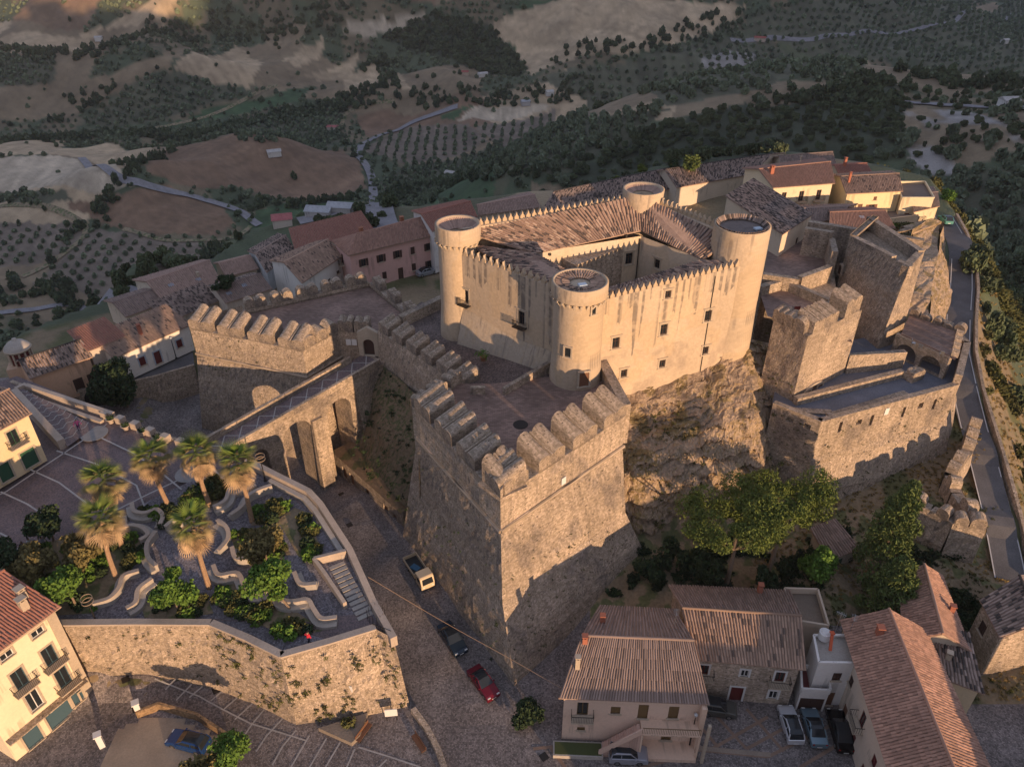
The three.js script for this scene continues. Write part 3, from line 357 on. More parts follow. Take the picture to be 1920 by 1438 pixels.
// -------- palace with its four round towers
const palace = thing('castle_palace', 'pale plastered square palace with round corner towers and toothed battlements', 'castle');
{
  const L = at(858, 418, 36.4), F = at(1088, 525, 35.2), R = at(1393, 420, 37.4), Bk = at(1208, 345, 39), RW = V(R.x + 1.1, 0, R.z + 2.9), LW = V(L.x - 1.1, 0, L.z + 1.3); const H = 33.1, EH = 33, BH = 35.6, BB = 37, HF = 31.8, HR = 33.4;
  const cL = at(1003, 475, 33.2), cB = at(1203, 432, 34.1), cR = at(1318, 487, 33.2), cF = V(F.x + 3.4, 31.2, F.z - 5.5);
  // windows: where the photograph shows them, on the two outer faces
  const win = (p0, p1, y0, list) => list.map(([px, py, w, h]) => { const [s, y] = onWall(p0, p1, px, py); return [s - w / 2, y - h / 2 - y0, w, h]; });
  const put = (p0, p1, y0, hs, o = {}) => { const turn = face2(p0, p1), n = V(Math.sin(turn), 0, Math.cos(turn)), Ld = Math.hypot(p1.x - p0.x, p1.z - p0.z); for (const [x, y, w, h] of hs) { const c = along(p0, p1, (x + w / 2) / Ld, y0 + y).addScaledVector(n, -0.27), q = new Build(); const g = new THREE.Group(); g.position.copy(c); g.rotation.y = turn; const pane = part('window', new Build().box(V(0, 0.02, 0), w * 0.98, h * 0.97, 0.05).geo(), M.glass, palace, c, turn); const fr = new Build(); for (const sx of [-1, 0, 1]) fr.box(V(sx * (w / 2 - 0.05), 0.02, 0.05), 0.07, h - 0.04, 0.06); for (const f of [0.02, 0.62, 0.96]) fr.box(V(0, h * f, 0.055), w, 0.06, 0.06); part('frame', fr.geo(), M.darkWood, pane); const tr = new Build(); for (const sx of [-1, 1]) tr.box(V(sx * (w / 2 + 0.13), -0.05, 0.28), 0.2, h + 0.1, 0.08); tr.box(V(0, -0.22, 0.3), w + 0.6, 0.16, 0.2); if (o.hood) tr.box(V(0, h + 0.28, 0.3), w + 0.7, 0.12, 0.22); tr.box(V(0, h + 0.06, 0.28), w + 0.46, 0.16, 0.085); part('surround', tr.geo(), M.stoneTrim, pane); } };
  const wFR = win(F, RW, 14, [[1155, 643, 0.95, 1.5], [1245, 618, 0.95, 1.5], [1328, 592, 0.95, 1.5], [1389, 565, 0.8, 1.4], [1253, 552, 0.8, 1.0], [1170, 700, 0.85, 1.1], [1242, 682, 0.85, 1.1], [1323, 657, 0.85, 1.1]]), wLF = win(LW, F, 18, [[873, 556, 0.95, 1.9], [978, 597, 0.95, 1.9]]);
  const b = new Build(); b.holed(F, RW, 14, HF, wFR, 0.35).holed(LW, F, 18, H, wLF, 0.35);
  b.tri(V(F.x, HF, F.z), V(RW.x, HF, RW.z), V(RW.x, HR, RW.z)); for (const [p, q, y1, y2] of [[R, Bk, BH, BB], [Bk, L, BB, BH]]) b.quad(V(p.x, 14, p.z), V(q.x, 14, q.z), V(q.x, y2, q.z), V(p.x, y1, p.z));
  const inn = (p, d) => { const c = V((L.x + R.x) / 2, 0, (L.z + R.z) / 2), v = c.sub(V(p.x, 0, p.z)).normalize(); return V(p.x + v.x * d, 0, p.z + v.z * d); };          // wall heads with thickness
  for (const [p, q, y, z] of [[LW, F, H, H], [F, RW, HF, HR], [R, Bk, BH, BB], [Bk, L, BB, BH]]) { const a = inn(p, 0.75), c = inn(q, 0.75); b.quad(V(p.x, y, p.z), V(q.x, z, q.z), V(c.x, z, c.z), V(a.x, y, a.z)); b.quad(V(c.x, z - 1, c.z), V(a.x, y - 1, a.z), V(a.x, y, a.z), V(c.x, z, c.z)); }
  b.put('wall', M.stained, palace); put(F, RW, 14, wFR, { hood: 1 }); put(LW, F, 18, wLF, { hood: 1 });
  // iron balconies on the garden-side windows
  for (const [x, y, w] of wLF) { const turn = face2(LW, F), c = along(LW, F, (x + w / 2) / Math.hypot(F.x - LW.x, F.z - LW.z), 18 + y - 0.25), q = new Build(); q.box(V(0, 0, 0.45), 1.8, 0.12, 0.9); for (let i = 0; i <= 12; i++) q.box(V(-0.87 + i * 0.145, 0.12, 0.87), 0.025, 0.95, 0.025); for (const sx of [-0.87, 0.87]) for (let i = 1; i < 5; i++) q.box(V(sx, 0.12, i * 0.19), 0.025, 0.95, 0.025); q.box(V(0, 1.05, 0.87), 1.8, 0.05, 0.05); q.put('balcony', M.iron, palace).position.copy(c); palace.children[palace.children.length - 1].rotation.y = turn; }
  // little pointed teeth along the wall heads
  const s = new THREE.Shape([[-0.3, 0], [0.3, 0], [0.3, 0.32], [0.12, 0.55], [0, 0.98], [-0.12, 0.55], [-0.3, 0.32]].map(([x, y]) => new THREE.Vector2(x, y))), tg = uvBox(new THREE.ExtrudeGeometry(s, { depth: 0.5, bevelEnabled: false })); tg.translate(0, 0, -0.52);
  for (const [p, q, y, z, n, t0, t1] of [[LW, F, H, H, 16, 0.08, 0.84], [F, RW, HF, HR, 25, 0.15, 0.98], [L, Bk, BH, BB, 26, 0.12, 0.9], [Bk, R, BB, BH, 15, 0.16, 0.82]]) for (let i = 0; i < n; i++) part('merlon', tg, M.plaster, palace, along(p, q, t0 + (t1 - t0) * i / (n - 1), mix(y, z, t0 + (t1 - t0) * i / (n - 1))), face2(p, q) + rr(-0.03, 0.03));
  // roofs falling into the courtyard
  const lo = (p, y) => { const v = inn(p, 0.8); return V(v.x, y, v.z); };
  const roof = new THREE.Group(); roof.name = 'roof'; palace.add(roof);
  tileQuad(roof, cL, cB, lo(Bk, 37.7), lo(L, 35.2), { pitch: 0.34, len: 0.62, wob: 0.05, pal: tilesPalace }); tileQuad(roof, cB, cR, lo(R, 35.2), lo(Bk, 37.7), { pitch: 0.34, len: 0.62, pal: tilesPalace, wob: 0.06 }); tileQuad(roof, cF, cL, lo(L, 33.6), lo(F, 32.2), { pitch: 0.34, len: 0.62, wob: 0.08, pal: tilesPalace }); tileQuad(roof, cR, cF, lo(F, 31.8), lo(RW, 33.5), { pitch: 0.34, len: 0.62, pal: tilesPalace, wob: 0.06 });
  part('gutter', new Build().beam(cB.clone().add(V(0, 0.15, 0)), lo(Bk, 37.8), 0.22, 0.08).geo(), M.iron, roof);
  // courtyard walls and floor, stone stair block with an arched door
  const cw = new Build(), y0 = 23, wB = win(cL, cB, y0, [[1180, 485, 1.1, 1.7]]), wR = win(cB, cR, y0, [[1232, 495, 0.9, 1.3]]); cw.holed(cL, cB, y0, EH + 0.3, wB, 0.3).holed(cB, cR, y0, EH + 0.3, wR, 0.3); for (const [p, q] of [[cR, cF], [cF, cL]]) cw.quad(V(p.x, y0, p.z), V(q.x, y0, q.z), V(q.x, q.y - 0.05, q.z), V(p.x, p.y - 0.05, p.z)); cw.poly([cL, cB, cR, cF], y0 + 0.02); cw.put('courtyard_wall', M.court, palace); put(cL, cB, y0, wB, { hood: 1 }); put(cB, cR, y0, wR, { hood: 1 });
  const k = at(1076, 480, EH), kr = at(1163, 448, EH); { const turn = face2(k, kr), w = Math.hypot(kr.x - k.x, kr.z - k.z), c = along(k, kr, 0.5, 23); const sh = new THREE.Shape([[-w / 2, 0], [w / 2, 0], [w / 2, 8.9], [-w / 2, 8.9]].map(([x, y]) => new THREE.Vector2(x, y))), ho = new THREE.Path(); const dx = 0.2; ho.moveTo(dx - 0.7, 3.6); ho.lineTo(dx - 0.7, 5.2); ho.absarc(dx, 5.2, 0.7, Math.PI, 0, true); ho.lineTo(dx + 0.7, 3.6); sh.holes.push(ho); const g = new THREE.ExtrudeGeometry(sh, { depth: 4, bevelEnabled: false }); g.translate(0, 0, -3.2); const sb = part('stair_block', uvBox(g), M.rubble, palace, c, turn); part('door', new Build().box(V(dx, 3.6, -0.5), 1.6, 2.4, 0.08).geo(), M.darkWood, sb); const cap = new Build(); for (let i = 0; i < Math.floor(w / 0.5); i++) cap.box(V(-w / 2 + 0.25 + i * 0.5, 8.9, 0.62), 0.44, 0.22, 0.4); part('coping', cap.geo(), M.rubble, sb); }
  const lg = new Build(); for (const [px, py, p0, p1] of [[1173, 443, cL, cB], [1254, 459, cB, cR], [1030, 478, cL, cB]]) { const [sx, y] = onWall(p0, p1, px, py); const turn = face2(p0, p1), c = along(p0, p1, sx / Math.hypot(p1.x - p0.x, p1.z - p0.z), y); new Build().box(c.addScaledVector(V(Math.sin(turn), 0, Math.cos(turn)), 0.15), 0.3, 0.3, 0.35, turn).put('lantern', M.iron, palace); }
  let dp = new Build(); dp.beam(V(cB.x - 0.15, 23, cB.z + 0.2), V(cB.x - 0.15, EH, cB.z + 0.2), 0.12); dp.put('drainpipe', M.iron, palace); dp = new Build(); { const q = along(F, RW, 0.78); dp.beam(V(q.x + 0.03, 18, q.z + 0.08), V(q.x + 0.03, 32.5, q.z + 0.08), 0.07); } dp.put('drainpipe', M.iron, palace);
  // sloping stained skirt along the garden-side wall
  { const n = V(0, 0, 0).crossVectors(V(0, 1, 0), V(F.x - L.x, 0, F.z - L.z)).normalize(), sgn = n.z > 0 ? 1 : -1, o = (t, d, y) => along(L, F, t, y).addScaledVector(n, d * -sgn * -1), sk = new Build(); const q = (t, d, y) => { const v = along(LW, F, t, y); return V(v.x - (F.z - L.z) / L.distanceTo(F) * d * 1, y, v.z + (F.x - L.x) / L.distanceTo(F) * d); }; for (let i = 0; i < 16; i++) { const t0 = 0.1 + 0.78 * i / 16, t1 = 0.1 + 0.78 * (i + 1) / 16, h = (t) => 25.3 - 1.6 * t + 0.3 * Math.sin(t * 9); sk.quad(q(t0, 1.5, 20), q(t1, 1.5, 20), q(t1, 0.05, h(t1)), q(t0, 0.05, h(t0))); } sk.put('skirt', surf(tPlaster, [0.82, 0.84, 0.88], 0.06), palace); }
  // round towers
  const tower = (c, prof, seg, mat = M.plaster) => part('tower', lathe(prof, seg), mat, palace, V(c.x, 0, c.z));
  const corb = (c, r, y, n, a0, a1, tw) => { const g = new Build(); g.box(V(0, 0, 0), 0.24, 0.22, 0.62).box(V(0, -0.26, -0.1), 0.24, 0.26, 0.42).box(V(0, -0.5, -0.2), 0.2, 0.24, 0.22); const geo = g.geo(); for (let i = 0; i < n; i++) { const a = a0 + (a1 - a0) * i / (n - 1); part('corbel', geo, M.stoneTrim, palace, V(c.x + Math.sin(a) * (r + 0.15), y, c.z + Math.cos(a) * (r + 0.15)), a); } };
  tower(L, [[3.05, 14], [3.0, 21], [2.72, 25], [2.7, 34.1], [3.0, 34.35], [3.0, 36.4], [2.6, 36.4], [2.0, 35.3], [1.1, 34.9], [1.1, 34.0], [0.01, 34.0]], 40); corb(L, 2.68, 34.1, 13, -2.1, 0.9);
  tower(F, [[3.3, 14], [3.25, 21], [2.98, 26], [2.95, 33.3], [3.3, 33.55], [3.3, 35.2], [2.95, 35.2], [2.9, 34.7], [0.01, 34.75]], 44); corb(F, 2.95, 33.3, 17, -1.9, 1.9);
  tower(R, [[3.75, 14], [3.7, 22], [3.55, 27], [3.52, 37.4], [3.2, 37.4], [3.0, 36.8], [0.01, 36.3]], 48);
  tower(Bk, [[2.75, 20], [2.75, 37], [2.85, 38.4], [2.5, 38.4], [2.1, 37.8], [1.3, 37.4], [1.3, 36.8], [0.01, 36.8]], 36);
  const ring = (c, r, r2, y, y2, n, pal) => { const g = new THREE.InstancedMesh(tileGeo, tileMat, n), mm = new THREE.Matrix4(); for (let i = 0; i < n; i++) { const a = i / n * 6.2832, Z = V(-Math.sin(a) * (r - r2), y2 - y, -Math.cos(a) * (r - r2)), X = V(Math.cos(a), 0, -Math.sin(a)), Y = V(0, 1, 0); mm.makeBasis(X.multiplyScalar(0.24), Y.multiplyScalar(0.16), Z).setPosition(c.x + Math.sin(a) * (r + r2) / 2, (y + y2) / 2 + 0.05, c.z + Math.cos(a) * (r + r2) / 2); g.setMatrixAt(i, mm); g.setColorAt(i, tint.setRGB(...pal(V(i, 0, i)))); } g.name = 'ring_tiles'; g.userData.kind = 'stuff'; g.castShadow = true; palace.add(g); };
  ring(L, 2.72, 1.25, 36.3, 35.05, 52, tilesPale); ring(R, 3.2, 2.7, 37.45, 36.9, 66, tilesGrey); ring(Bk, 2.7, 1.4, 38.3, 37.5, 50, tilesPale); ring(F, 2.85, 2.1, 35.0, 34.85, 54, tilesOld); ring(F, 2.1, 1.2, 34.95, 34.8, 36, tilesOld);
  part('roof_deck', lathe([[3.02, 36.82], [0.01, 36.34]], 30), surf(tTile, [0.2, 0.17, 0.16], 0.03), palace, V(R.x, 0.01, R.z));
  for (const [c, y, dx, dz] of [[R, 36.75, 2.0, 0.1], [F, 34.95, 0.2, 0.9], [Bk, 37.0, 0.1, 0.3]]) part('skylight', new Build().box(V(0, 0, 0), 0.95, 0.2, 0.7, 0.3).geo(), plain(0.45, 0.55, 0.65, 0.15), palace, V(c.x + dx, y, c.z + dz));
  for (const [c, r, px, py, w, h] of [[F, 3.0, 1065, 660, 0.75, 1.2], [F, 2.97, 1113, 582, 0.5, 0.85], [F, 3.25, 1095, 711, 1.2, 1.9]]) { const d = ray(px, py), A = d.x * d.x + d.z * d.z, Bq = -2 * (d.x * c.x + d.z * c.z), Cq = c.x * c.x + c.z * c.z - r * r, kk = (-Bq - Math.sqrt(Math.max(0, Bq * Bq - 4 * A * Cq))) / (2 * A), p = V(d.x * kk, EYE + d.y * kk - h / 2, d.z * kk), a = Math.atan2(p.x - c.x, p.z - c.z); const isD = h > 1.5, pane = part(isD ? 'door' : 'window', new Build().box(V(0, 0, -0.02), w, h, 0.1).geo(), isD ? M.wood : M.glass, palace, p, a), tr = new Build(); for (const sx of [-1, 1]) tr.box(V(sx * (w / 2 + 0.1), -0.05, 0.0), 0.2, h + 0.1, 0.24); tr.box(V(0, h, 0), w + 0.4, 0.2, 0.25).box(V(0, -0.2, 0.03), w + 0.5, 0.15, 0.3); part('surround', tr.geo(), M.stoneTrim, pane); }
}

// -------- front bastion
const FB = { L: at(776, 748, 23.7), T: at(938, 912, 24), R: at(1175, 762, 23.7) };
const bastion = thing('corner_bastion', 'huge wedge shaped stone bastion with sharp prow above the street', 'bastion');
{
  const { L, T, R } = FB, k = [[L, [L, 18], [at(770, 900, 9), 9], [at(750, 1012, 0.6), -1]], [T, [T, 18], [at(942, 1132, 8.9), 8.9], [at(966, 1294, 0), -0.5]], [R, [R, 18], [at(1173, 962, 9), 9], [at(1218, 1042, 2), 1]]].map(([p, ...r]) => [[p, 22.2], ...r].map(([q, y]) => V(q.x, y, q.z)));
  const backL = V(-7.5, 0, -78.5), backR = V(11.2, 0, -80);
  const b = new Build(), g = new Build(); for (let i = 0; i < 3; i++) { const [a, c] = [k[0], k[1]], [d, e] = [k[1], k[2]], ny = [8, 14, 14][i]; g.patch(a[i], c[i], a[i + 1], c[i + 1], 40, ny, i ? 0.16 : 0.05, 0.9, 3); b.patch(d[i], e[i], d[i + 1], e[i + 1], 40, ny, i ? (i > 1 ? 0.18 : 0.07) : 0.04, 0.9, 5); }
  for (let i = 0; i < 3; i++) { const e = k[2], f = V(backR.x + 1, 0, backR.z), h = (y) => V(f.x, y, f.z); b.patch(e[i], h(e[i].y), e[i + 1], h(e[i + 1].y), 10, 8, 0.1, 0.9, 5); }
  b.put('wall', M.rubble, bastion); g.put('wall', M.rubble, bastion);
  const fl = new Build(); fl.poly([V(L.x, 22, L.z), V(T.x, 22, T.z), V(R.x, 22, R.z), V(backR.x, 22, backR.z), V(4, 22, -80), V(-2.5, 22, -78.5), V(backL.x, 22, backL.z)]); fl.put('terrace_floor', M.floor, bastion);
  for (const [p, q] of [[k[0][1], k[1][1]], [k[1][1], k[2][1]]]) { const n = V(-(q.z - p.z), 0, q.x - p.x).normalize().multiplyScalar(0.1), e = new THREE.CylinderGeometry(0.24, 0.24, p.distanceTo(q) + 0.2, 8); e.rotateZ(Math.PI / 2); part('cordon', e, M.rubble, bastion, along(p, q, 0.5).add(n), face2(p, q)); }
  const sill = (p, q, mt) => { const n = V(q.z - p.z, 0, -(q.x - p.x)).normalize(), d = 3.3, pa = p.clone(), qa = q.clone(); new Build().prism([pa, qa, qa.clone().addScaledVector(n, d), pa.clone().addScaledVector(n, d)], 22.01, 22.42).put('sill', mt, bastion); };
  sill(L, T, M.rubble); sill(T, R, M.rubble);
  merlonRow(bastion, L, T, [0.1, 0.365, 0.63], 3.8, 3.1, 3.3, 22.3, M.rubble, 2, 1.35); merlonRow(bastion, L, T, [[0.895, 3.2, 3.1]], 3.2, 3.1, 3.3, 22.3, M.rubble, 2, 1.35);
  merlonRow(bastion, T, R, [[0.115, 3.4, 3.1]], 3.4, 3.1, 3.3, 22.31, M.rubble, 2, 1.35); merlonRow(bastion, T, R, [0.38, 0.645, 0.905], 4.0, 3.1, 3.3, 22.31, M.rubble, 2, 1.35);
  { const c = new Build(), a = along(T, L, 0.03), d = along(T, R, 0.02), m = V((a.x + d.x) / 2, 0, T.z - 3); const up = (p, y) => V(p.x, y, p.z); c.tri(up(T, 23.4), up(d, 23.7), up(m, 24.3)).tri(up(T, 23.4), up(m, 24.3), up(a, 23.7)); c.quad(up(T, 22.2), up(d, 22.2), up(d, 23.7), up(T, 23.4)).quad(up(a, 22.2), up(T, 22.2), up(T, 23.4), up(a, 23.7)); c.put('corner_cap', M.rubble, bastion); }
  part('manhole_cover', new THREE.CylinderGeometry(0.85, 0.85, 0.05, 24), M.iron, bastion, at(976, 796, 22.05)); part('plaque', new Build().box(V(0, 0, 0), 0.7, 0.95, 0.08).geo(), M.white, bastion, along(T, R, 0.475, 18.6).add(V(0.05, 0, 0.12)), face2(T, R));
  const w2 = new Build(), a = at(945, 740, 22), c2 = at(1030, 690, 22); const wl = (p, q, y0, y1, t) => { const n = V(-(q.z - p.z), 0, q.x - p.x).normalize().multiplyScalar(t / 2); new Build().prism([p.clone().add(n), q.clone().add(n), q.clone().sub(n), p.clone().sub(n)], y0, y1).put('parapet', M.rubble, bastion); }; wl(a, c2, 20, 23, 0.5); wl(at(882, 738, 22), at(910, 738, 22), 21, 23, 0.5); wl(at(1172, 780, 22), at(1125, 690, 22), 18, 23.6, 1.2);
}
// -------- gate wall, courtyard below the palace, moat slope
const gateA = at(706, 596, 21.4), gateB = at(872, 702, 22.8);
{
  const gw = thing('gate_curtain_wall', 'weathered grey curtain wall with stepped rounded merlons beside the castle gate', 'wall'), n = V(-(gateB.z - gateA.z), 0, gateB.x - gateA.x).normalize(), b = new Build();   // n points to the moat
  const o = (p, d, y) => V(p.x + n.x * d, y, p.z + n.z * d); b.patch(o(gateA, 0, 19.4), o(gateB, 0, 20.6), o(gateA, 1.0, 8), o(gateB, 1.0, 8), 40, 20, 0.16, 0.8, 6); b.quad(o(gateB, -2.2, 8), o(gateA, -2.2, 8), o(gateA, -2.2, 19.4), o(gateB, -2.2, 20.6)); b.quad(o(gateA, 0, 19.4), o(gateB, 0, 20.6), o(gateB, -2.2, 20.6), o(gateA, -2.2, 19.4)); b.put('wall', M.rubble, gw);
  const turn = face2(gateA, gateB); for (let i = 0; i < 6; i++) { const t = 0.07 + i * 0.172; part('merlon', merlonGeo(2.6, 2.4, 2.3, 2, 0.8), M.rubble, gw, along(gateA, gateB, t, 19.3 + 1.2 * t), turn); }
  const e = at(790, 757, 23), b2 = new Build(); const m2 = V(-(e.z - gateB.z), 0, e.x - gateB.x).normalize(); b2.prism([gateB, e, o(e, 0, 0).addScaledVector(m2, 1.6), o(gateB, 0, 0).addScaledVector(m2, 1.6)], 10, 22.2); b2.put('return_wall', M.rubble, gw); const tr = face2(gateB, e); for (const t of [0.2, 0.55, 0.88]) part('merlon', merlonGeo(2.2, 1.6, 1.6, 2, 0.2), M.rubble, gw, along(gateB, e, t, 22.1).addScaledVector(m2, 1.6), tr);
  // ground of the castle yard
  const y = new Build(); y.poly([V(gateA.x + 1, 19.3, gateA.z - 1), V(gateB.x, 21.0, gateB.z), V(-7.5, 21.4, -77), V(4, 21.6, -78), V(8, 21.6, -84), V(-5, 20.6, -93), V(-7, 20, -99), V(-14, 19, -106)]); const yard = y.put('castle_yard', surf(tCobble, [0.75, 0.66, 0.62], 0.02), scene); yard.userData.kind = 'structure';
  const ms = new Build(), s0 = at(640, 868, 3), s1 = at(768, 975, 4); ms.patch(o(gateA, 0.8, 14.5), o(gateB, 0.8, 14.5), V(s0.x + 2, 3.2, s0.z - 2), V(s1.x, 4.2, s1.z - 1), 44, 30, 0.7, 0.35, 12, 1); ms.patch(V(gateB.x, 15, gateB.z), V(FB.L.x, 15, FB.L.z), V(s1.x, 4.2, s1.z - 1), V(-12, 2, -73), 10, 20, 0.4, 0.4, 12, 1); const sl = ms.put('moat_slope', M.moat, scene); sl.userData.kind = 'structure';
}
// -------- left bastion
{
  const lb = thing('gate_bastion', 'broad stone bastion with rounded double merlons beside the bridge', 'bastion'), HT = 18.4;
  const A = at(349, 592, 20.6), Bq = at(563, 634, 20.6), Cq = at(640, 668, 14.2), Dq = V(gateA.x - 0.4, 0, gateA.z - 0.8), E = at(690, 514, 20.4), F = at(452, 566, 20.4), D2 = at(778, 590, 20);
  const up = (p, y) => V(p.x, y, p.z), flare = (p, d, y) => { const c = V(-32, 0, -103), v = V(p.x - c.x, 0, p.z - c.z).normalize(); return V(p.x + v.x * d, y, p.z + v.z * d); };
  const b = new Build(), ring = [A, Bq, Cq, Dq]; for (let i = 0; i < 3; i++) { const p = ring[i], q = ring[i + 1], nx = [44, 16, 12][i]; b.patch(up(p, HT), up(q, HT), up(p, 14.2), up(q, 14.2), nx, 10, 0.1, 0.9, 8); b.patch(up(p, 14.2), up(q, 14.2), flare(p, 2.4, -1.5), flare(q, i === 2 ? 0 : 2, -1.5), nx, 30, 0.16, 0.8, 8); }
  for (const [p, q] of [[F, A], [E, F], [D2, E]]) b.quad(up(p, -1), up(q, -1), up(q, HT), up(p, HT)); b.put('wall', M.rubble, lb);
  new Build().poly([A, Bq, Cq, Dq, D2, E, F].map((p) => up(p, HT - 0.25))).put('terrace_floor', M.floor, lb);
  for (const [p, q] of [[A, Bq], [Bq, Cq]]) { const e = new THREE.CylinderGeometry(0.2, 0.2, Math.hypot(q.x - p.x, q.z - p.z) + 0.2, 8); e.rotateZ(Math.PI / 2); part('cordon', e, M.rubble, lb, along(p, q, 0.5, 14.2).add(V(0, 0, 0.08)), face2(p, q)); }
  const sillOf = (p, q, d) => { const n = V(q.z - p.z, 0, -(q.x - p.x)).normalize(); new Build().prism([p, q, q.clone().addScaledVector(n, d), p.clone().addScaledVector(n, d)], HT - 0.5, HT + 0.12).put('sill', M.rubble, lb); };
  sillOf(A, Bq, 2.6); sillOf(Bq, Cq, 1.6);
  merlonRow(lb, A, Bq, [0.1, 0.365, 0.635, 0.9], 4.0, 2.9, 3.0, HT, M.rubble, 2, 1.2); merlonRow(lb, Bq, Cq, [0.22, 0.55, 0.86], 2.0, 2.1, 1.6, HT, M.rubble, 1, 0.3); merlonRow(lb, Cq, Dq, [0.2, 0.62], 2.2, 2.1, 1.5, HT, M.rubble, 2, 0.2);
  const back = (p, q, n, w) => { const L = Math.hypot(q.x - p.x, q.z - p.z), m = V(q.z - p.z, 0, -(q.x - p.x)).normalize(); new Build().prism([p, q, q.clone().addScaledVector(m, 1.2), p.clone().addScaledVector(m, 1.2)], HT - 1, HT + 0.5).put('sill', M.rubble, lb); for (let i = 0; i < n; i++) part('merlon', merlonGeo(w, 1.75, 1.2, 2, 0.05), M.rubble, lb, along(p, q, (i + 0.5) / n, HT + 0.45), face2(p, q)); }; back(F, E, 5, 3.3); back(E, D2, 3, 2.7);
  new Build().patch(up(A, HT + 1.4), up(F, HT + 1.4), up(A, HT - 1), up(F, HT - 1), 8, 4, 0.05).put('parapet', M.rubble, lb);
  // carved gate frame, wooden door, plaques
  const gp = onWall(Cq, Dq, 697, 672), turn = face2(Cq, Dq), gpos = along(Cq, Dq, 0.78, 14.8); const sh = new THREE.Shape([[-1.5, 0], [1.5, 0], [1.5, 3.9], [0.5, 4.5], [0, 4.8], [-0.5, 4.5], [-1.5, 3.9]].map(([x, y]) => new THREE.Vector2(x, y))), ho = new THREE.Path(); ho.moveTo(-0.85, 0.03); ho.lineTo(-0.85, 2.0); ho.absarc(0, 2.0, 0.85, Math.PI, 0, true); ho.lineTo(0.85, 0.03); sh.holes.push(ho); const gf = new THREE.ExtrudeGeometry(sh, { depth: 0.5, bevelEnabled: true, bevelSize: 0.06, bevelThickness: 0.06, bevelSegments: 1 }); const fr = part('gate_frame', uvBox(gf), M.stoneTrim, lb, gpos, turn); part('gate_door', new Build().box(V(0, 0, 0.12), 1.75, 2.9, 0.1).geo(), M.darkWood, lb, gpos, turn);
  for (const t of [0.25, 0.4]) part('plaque', new Build().box(V(0, 0, 0), 0.75, 0.95, 0.06).geo(), M.white, lb, along(Cq, Dq, t, 16.3).add(V(-0.05, 0, 0.12)), turn);
  // wall with a wide gateway that ties the bastion to the palace
  const tw = thing('gateway_wall', 'low stone wall with a wide segmental gateway beside the palace tower', 'wall'), w0 = at(745, 605, 20.5), w1 = at(828, 565, 20.5), Lw = Math.hypot(w1.x - w0.x, w1.z - w0.z), s2 = new THREE.Shape([[0, 0], [Lw, 0], [Lw, 5], [0, 5]].map(([x, y]) => new THREE.Vector2(x, y))), h2 = new THREE.Path(); h2.moveTo(Lw * 0.3, 0.8); h2.lineTo(Lw * 0.3, 2.4); h2.quadraticCurveTo(Lw * 0.52, 3.6, Lw * 0.74, 2.4); h2.lineTo(Lw * 0.74, 0.8); s2.holes.push(h2); part('wall', uvBox(new THREE.ExtrudeGeometry(s2, { depth: 1, bevelEnabled: false })), M.rubble, tw, V(w0.x, 16.2, w0.z - 1), face2(w0, w1)); const bar = new Build(); for (let i = 0; i < 9; i++) bar.box(V(Lw * (0.32 + 0.05 * i), 0.8, 0.4), 0.04, 1.9, 0.04); part('iron_gate', bar.geo(), M.iron, tw, V(w0.x, 16.2, w0.z - 1), face2(w0, w1));
}

// ------------------------------------------------------------------ cliff under the palace, eastern outworks
{
  const top = [[1140, 752, 18], [1166, 736, 17.8], [1240, 708, 18.4], [1318, 682, 19.2], [1350, 655, 20.6], [1400, 634, 21.2], [1450, 645, 18.5], [1475, 670, 16.5]].map((q) => at(...q)), mid = [[1150, 865, 12.5], [1182, 860, 12.5], [1240, 850, 12.5], [1310, 830, 13], [1360, 800, 14.5], [1420, 790, 15], [1455, 770, 13], [1470, 755, 14.5]].map((q) => at(...q)), bot = [[1150, 1020, 2.4], [1196, 1020, 2.4], [1250, 1020, 2.2], [1310, 1010, 2.5], [1370, 1000, 2.8], [1440, 985, 2.6], [1490, 960, 2.6], [1505, 955, 3]].map((q) => at(...q));
  const b = new Build(), rows = 110, cols = 170, g = []; const pick = (l, u) => { const k = u * (l.length - 1), i = Math.min(l.length - 2, Math.floor(k)); return l[i].clone().lerp(l[i + 1], k - i); };
  for (let j = 0; j <= rows; j++) for (let i = 0; i <= cols; i++) { const u = i / cols, v = j / rows, A = pick(top, u), Mq = pick(mid, u), Bq = pick(bot, u), q = v < 0.5 ? A.lerp(Mq, v * 2) : Mq.lerp(Bq, v * 2 - 1); const e = v < 0.02 ? 0 : 1; q.x += e * (nz(u * 22, v * 14, 201, 4) - 0.5) * 1.0; const rd = Math.abs(2 * nz(u * 11 + v * 2, v * 9, 211, 4) - 1), lg = v * 13 + 1.6 * nz(u * 7, v * 5, 213, 3), st = lg - Math.floor(lg); q.z += e * ((nz(u * 9, v * 6, 203, 4) - 0.5) * 2.4 - rd * 1.3 + 0.75 * (st * st - 0.4) + (nz(u * 40, v * 34, 205, 3) - 0.5) * 0.7); q.y += e * (nz(u * 20, v * 20, 207, 3) - 0.5) * 0.7; g.push(q); }
  for (let j = 0; j < rows; j++) for (let i = 0; i < cols; i++) { const a = j * (cols + 1) + i, c = a + cols + 1; b.quad(g[c], g[c + 1], g[a + 1], g[a]); }
  b.put('cliff', M.rock, scene).userData.kind = 'structure';
}
const T0 = at(1450, 757, 17), T1 = at(1540, 792, 17), T2 = at(1800, 722, 17), T3 = at(1822, 642, 18.5), T4 = at(1776, 598, 18.5);
const up = (p, y) => V(p.x, y, p.z);
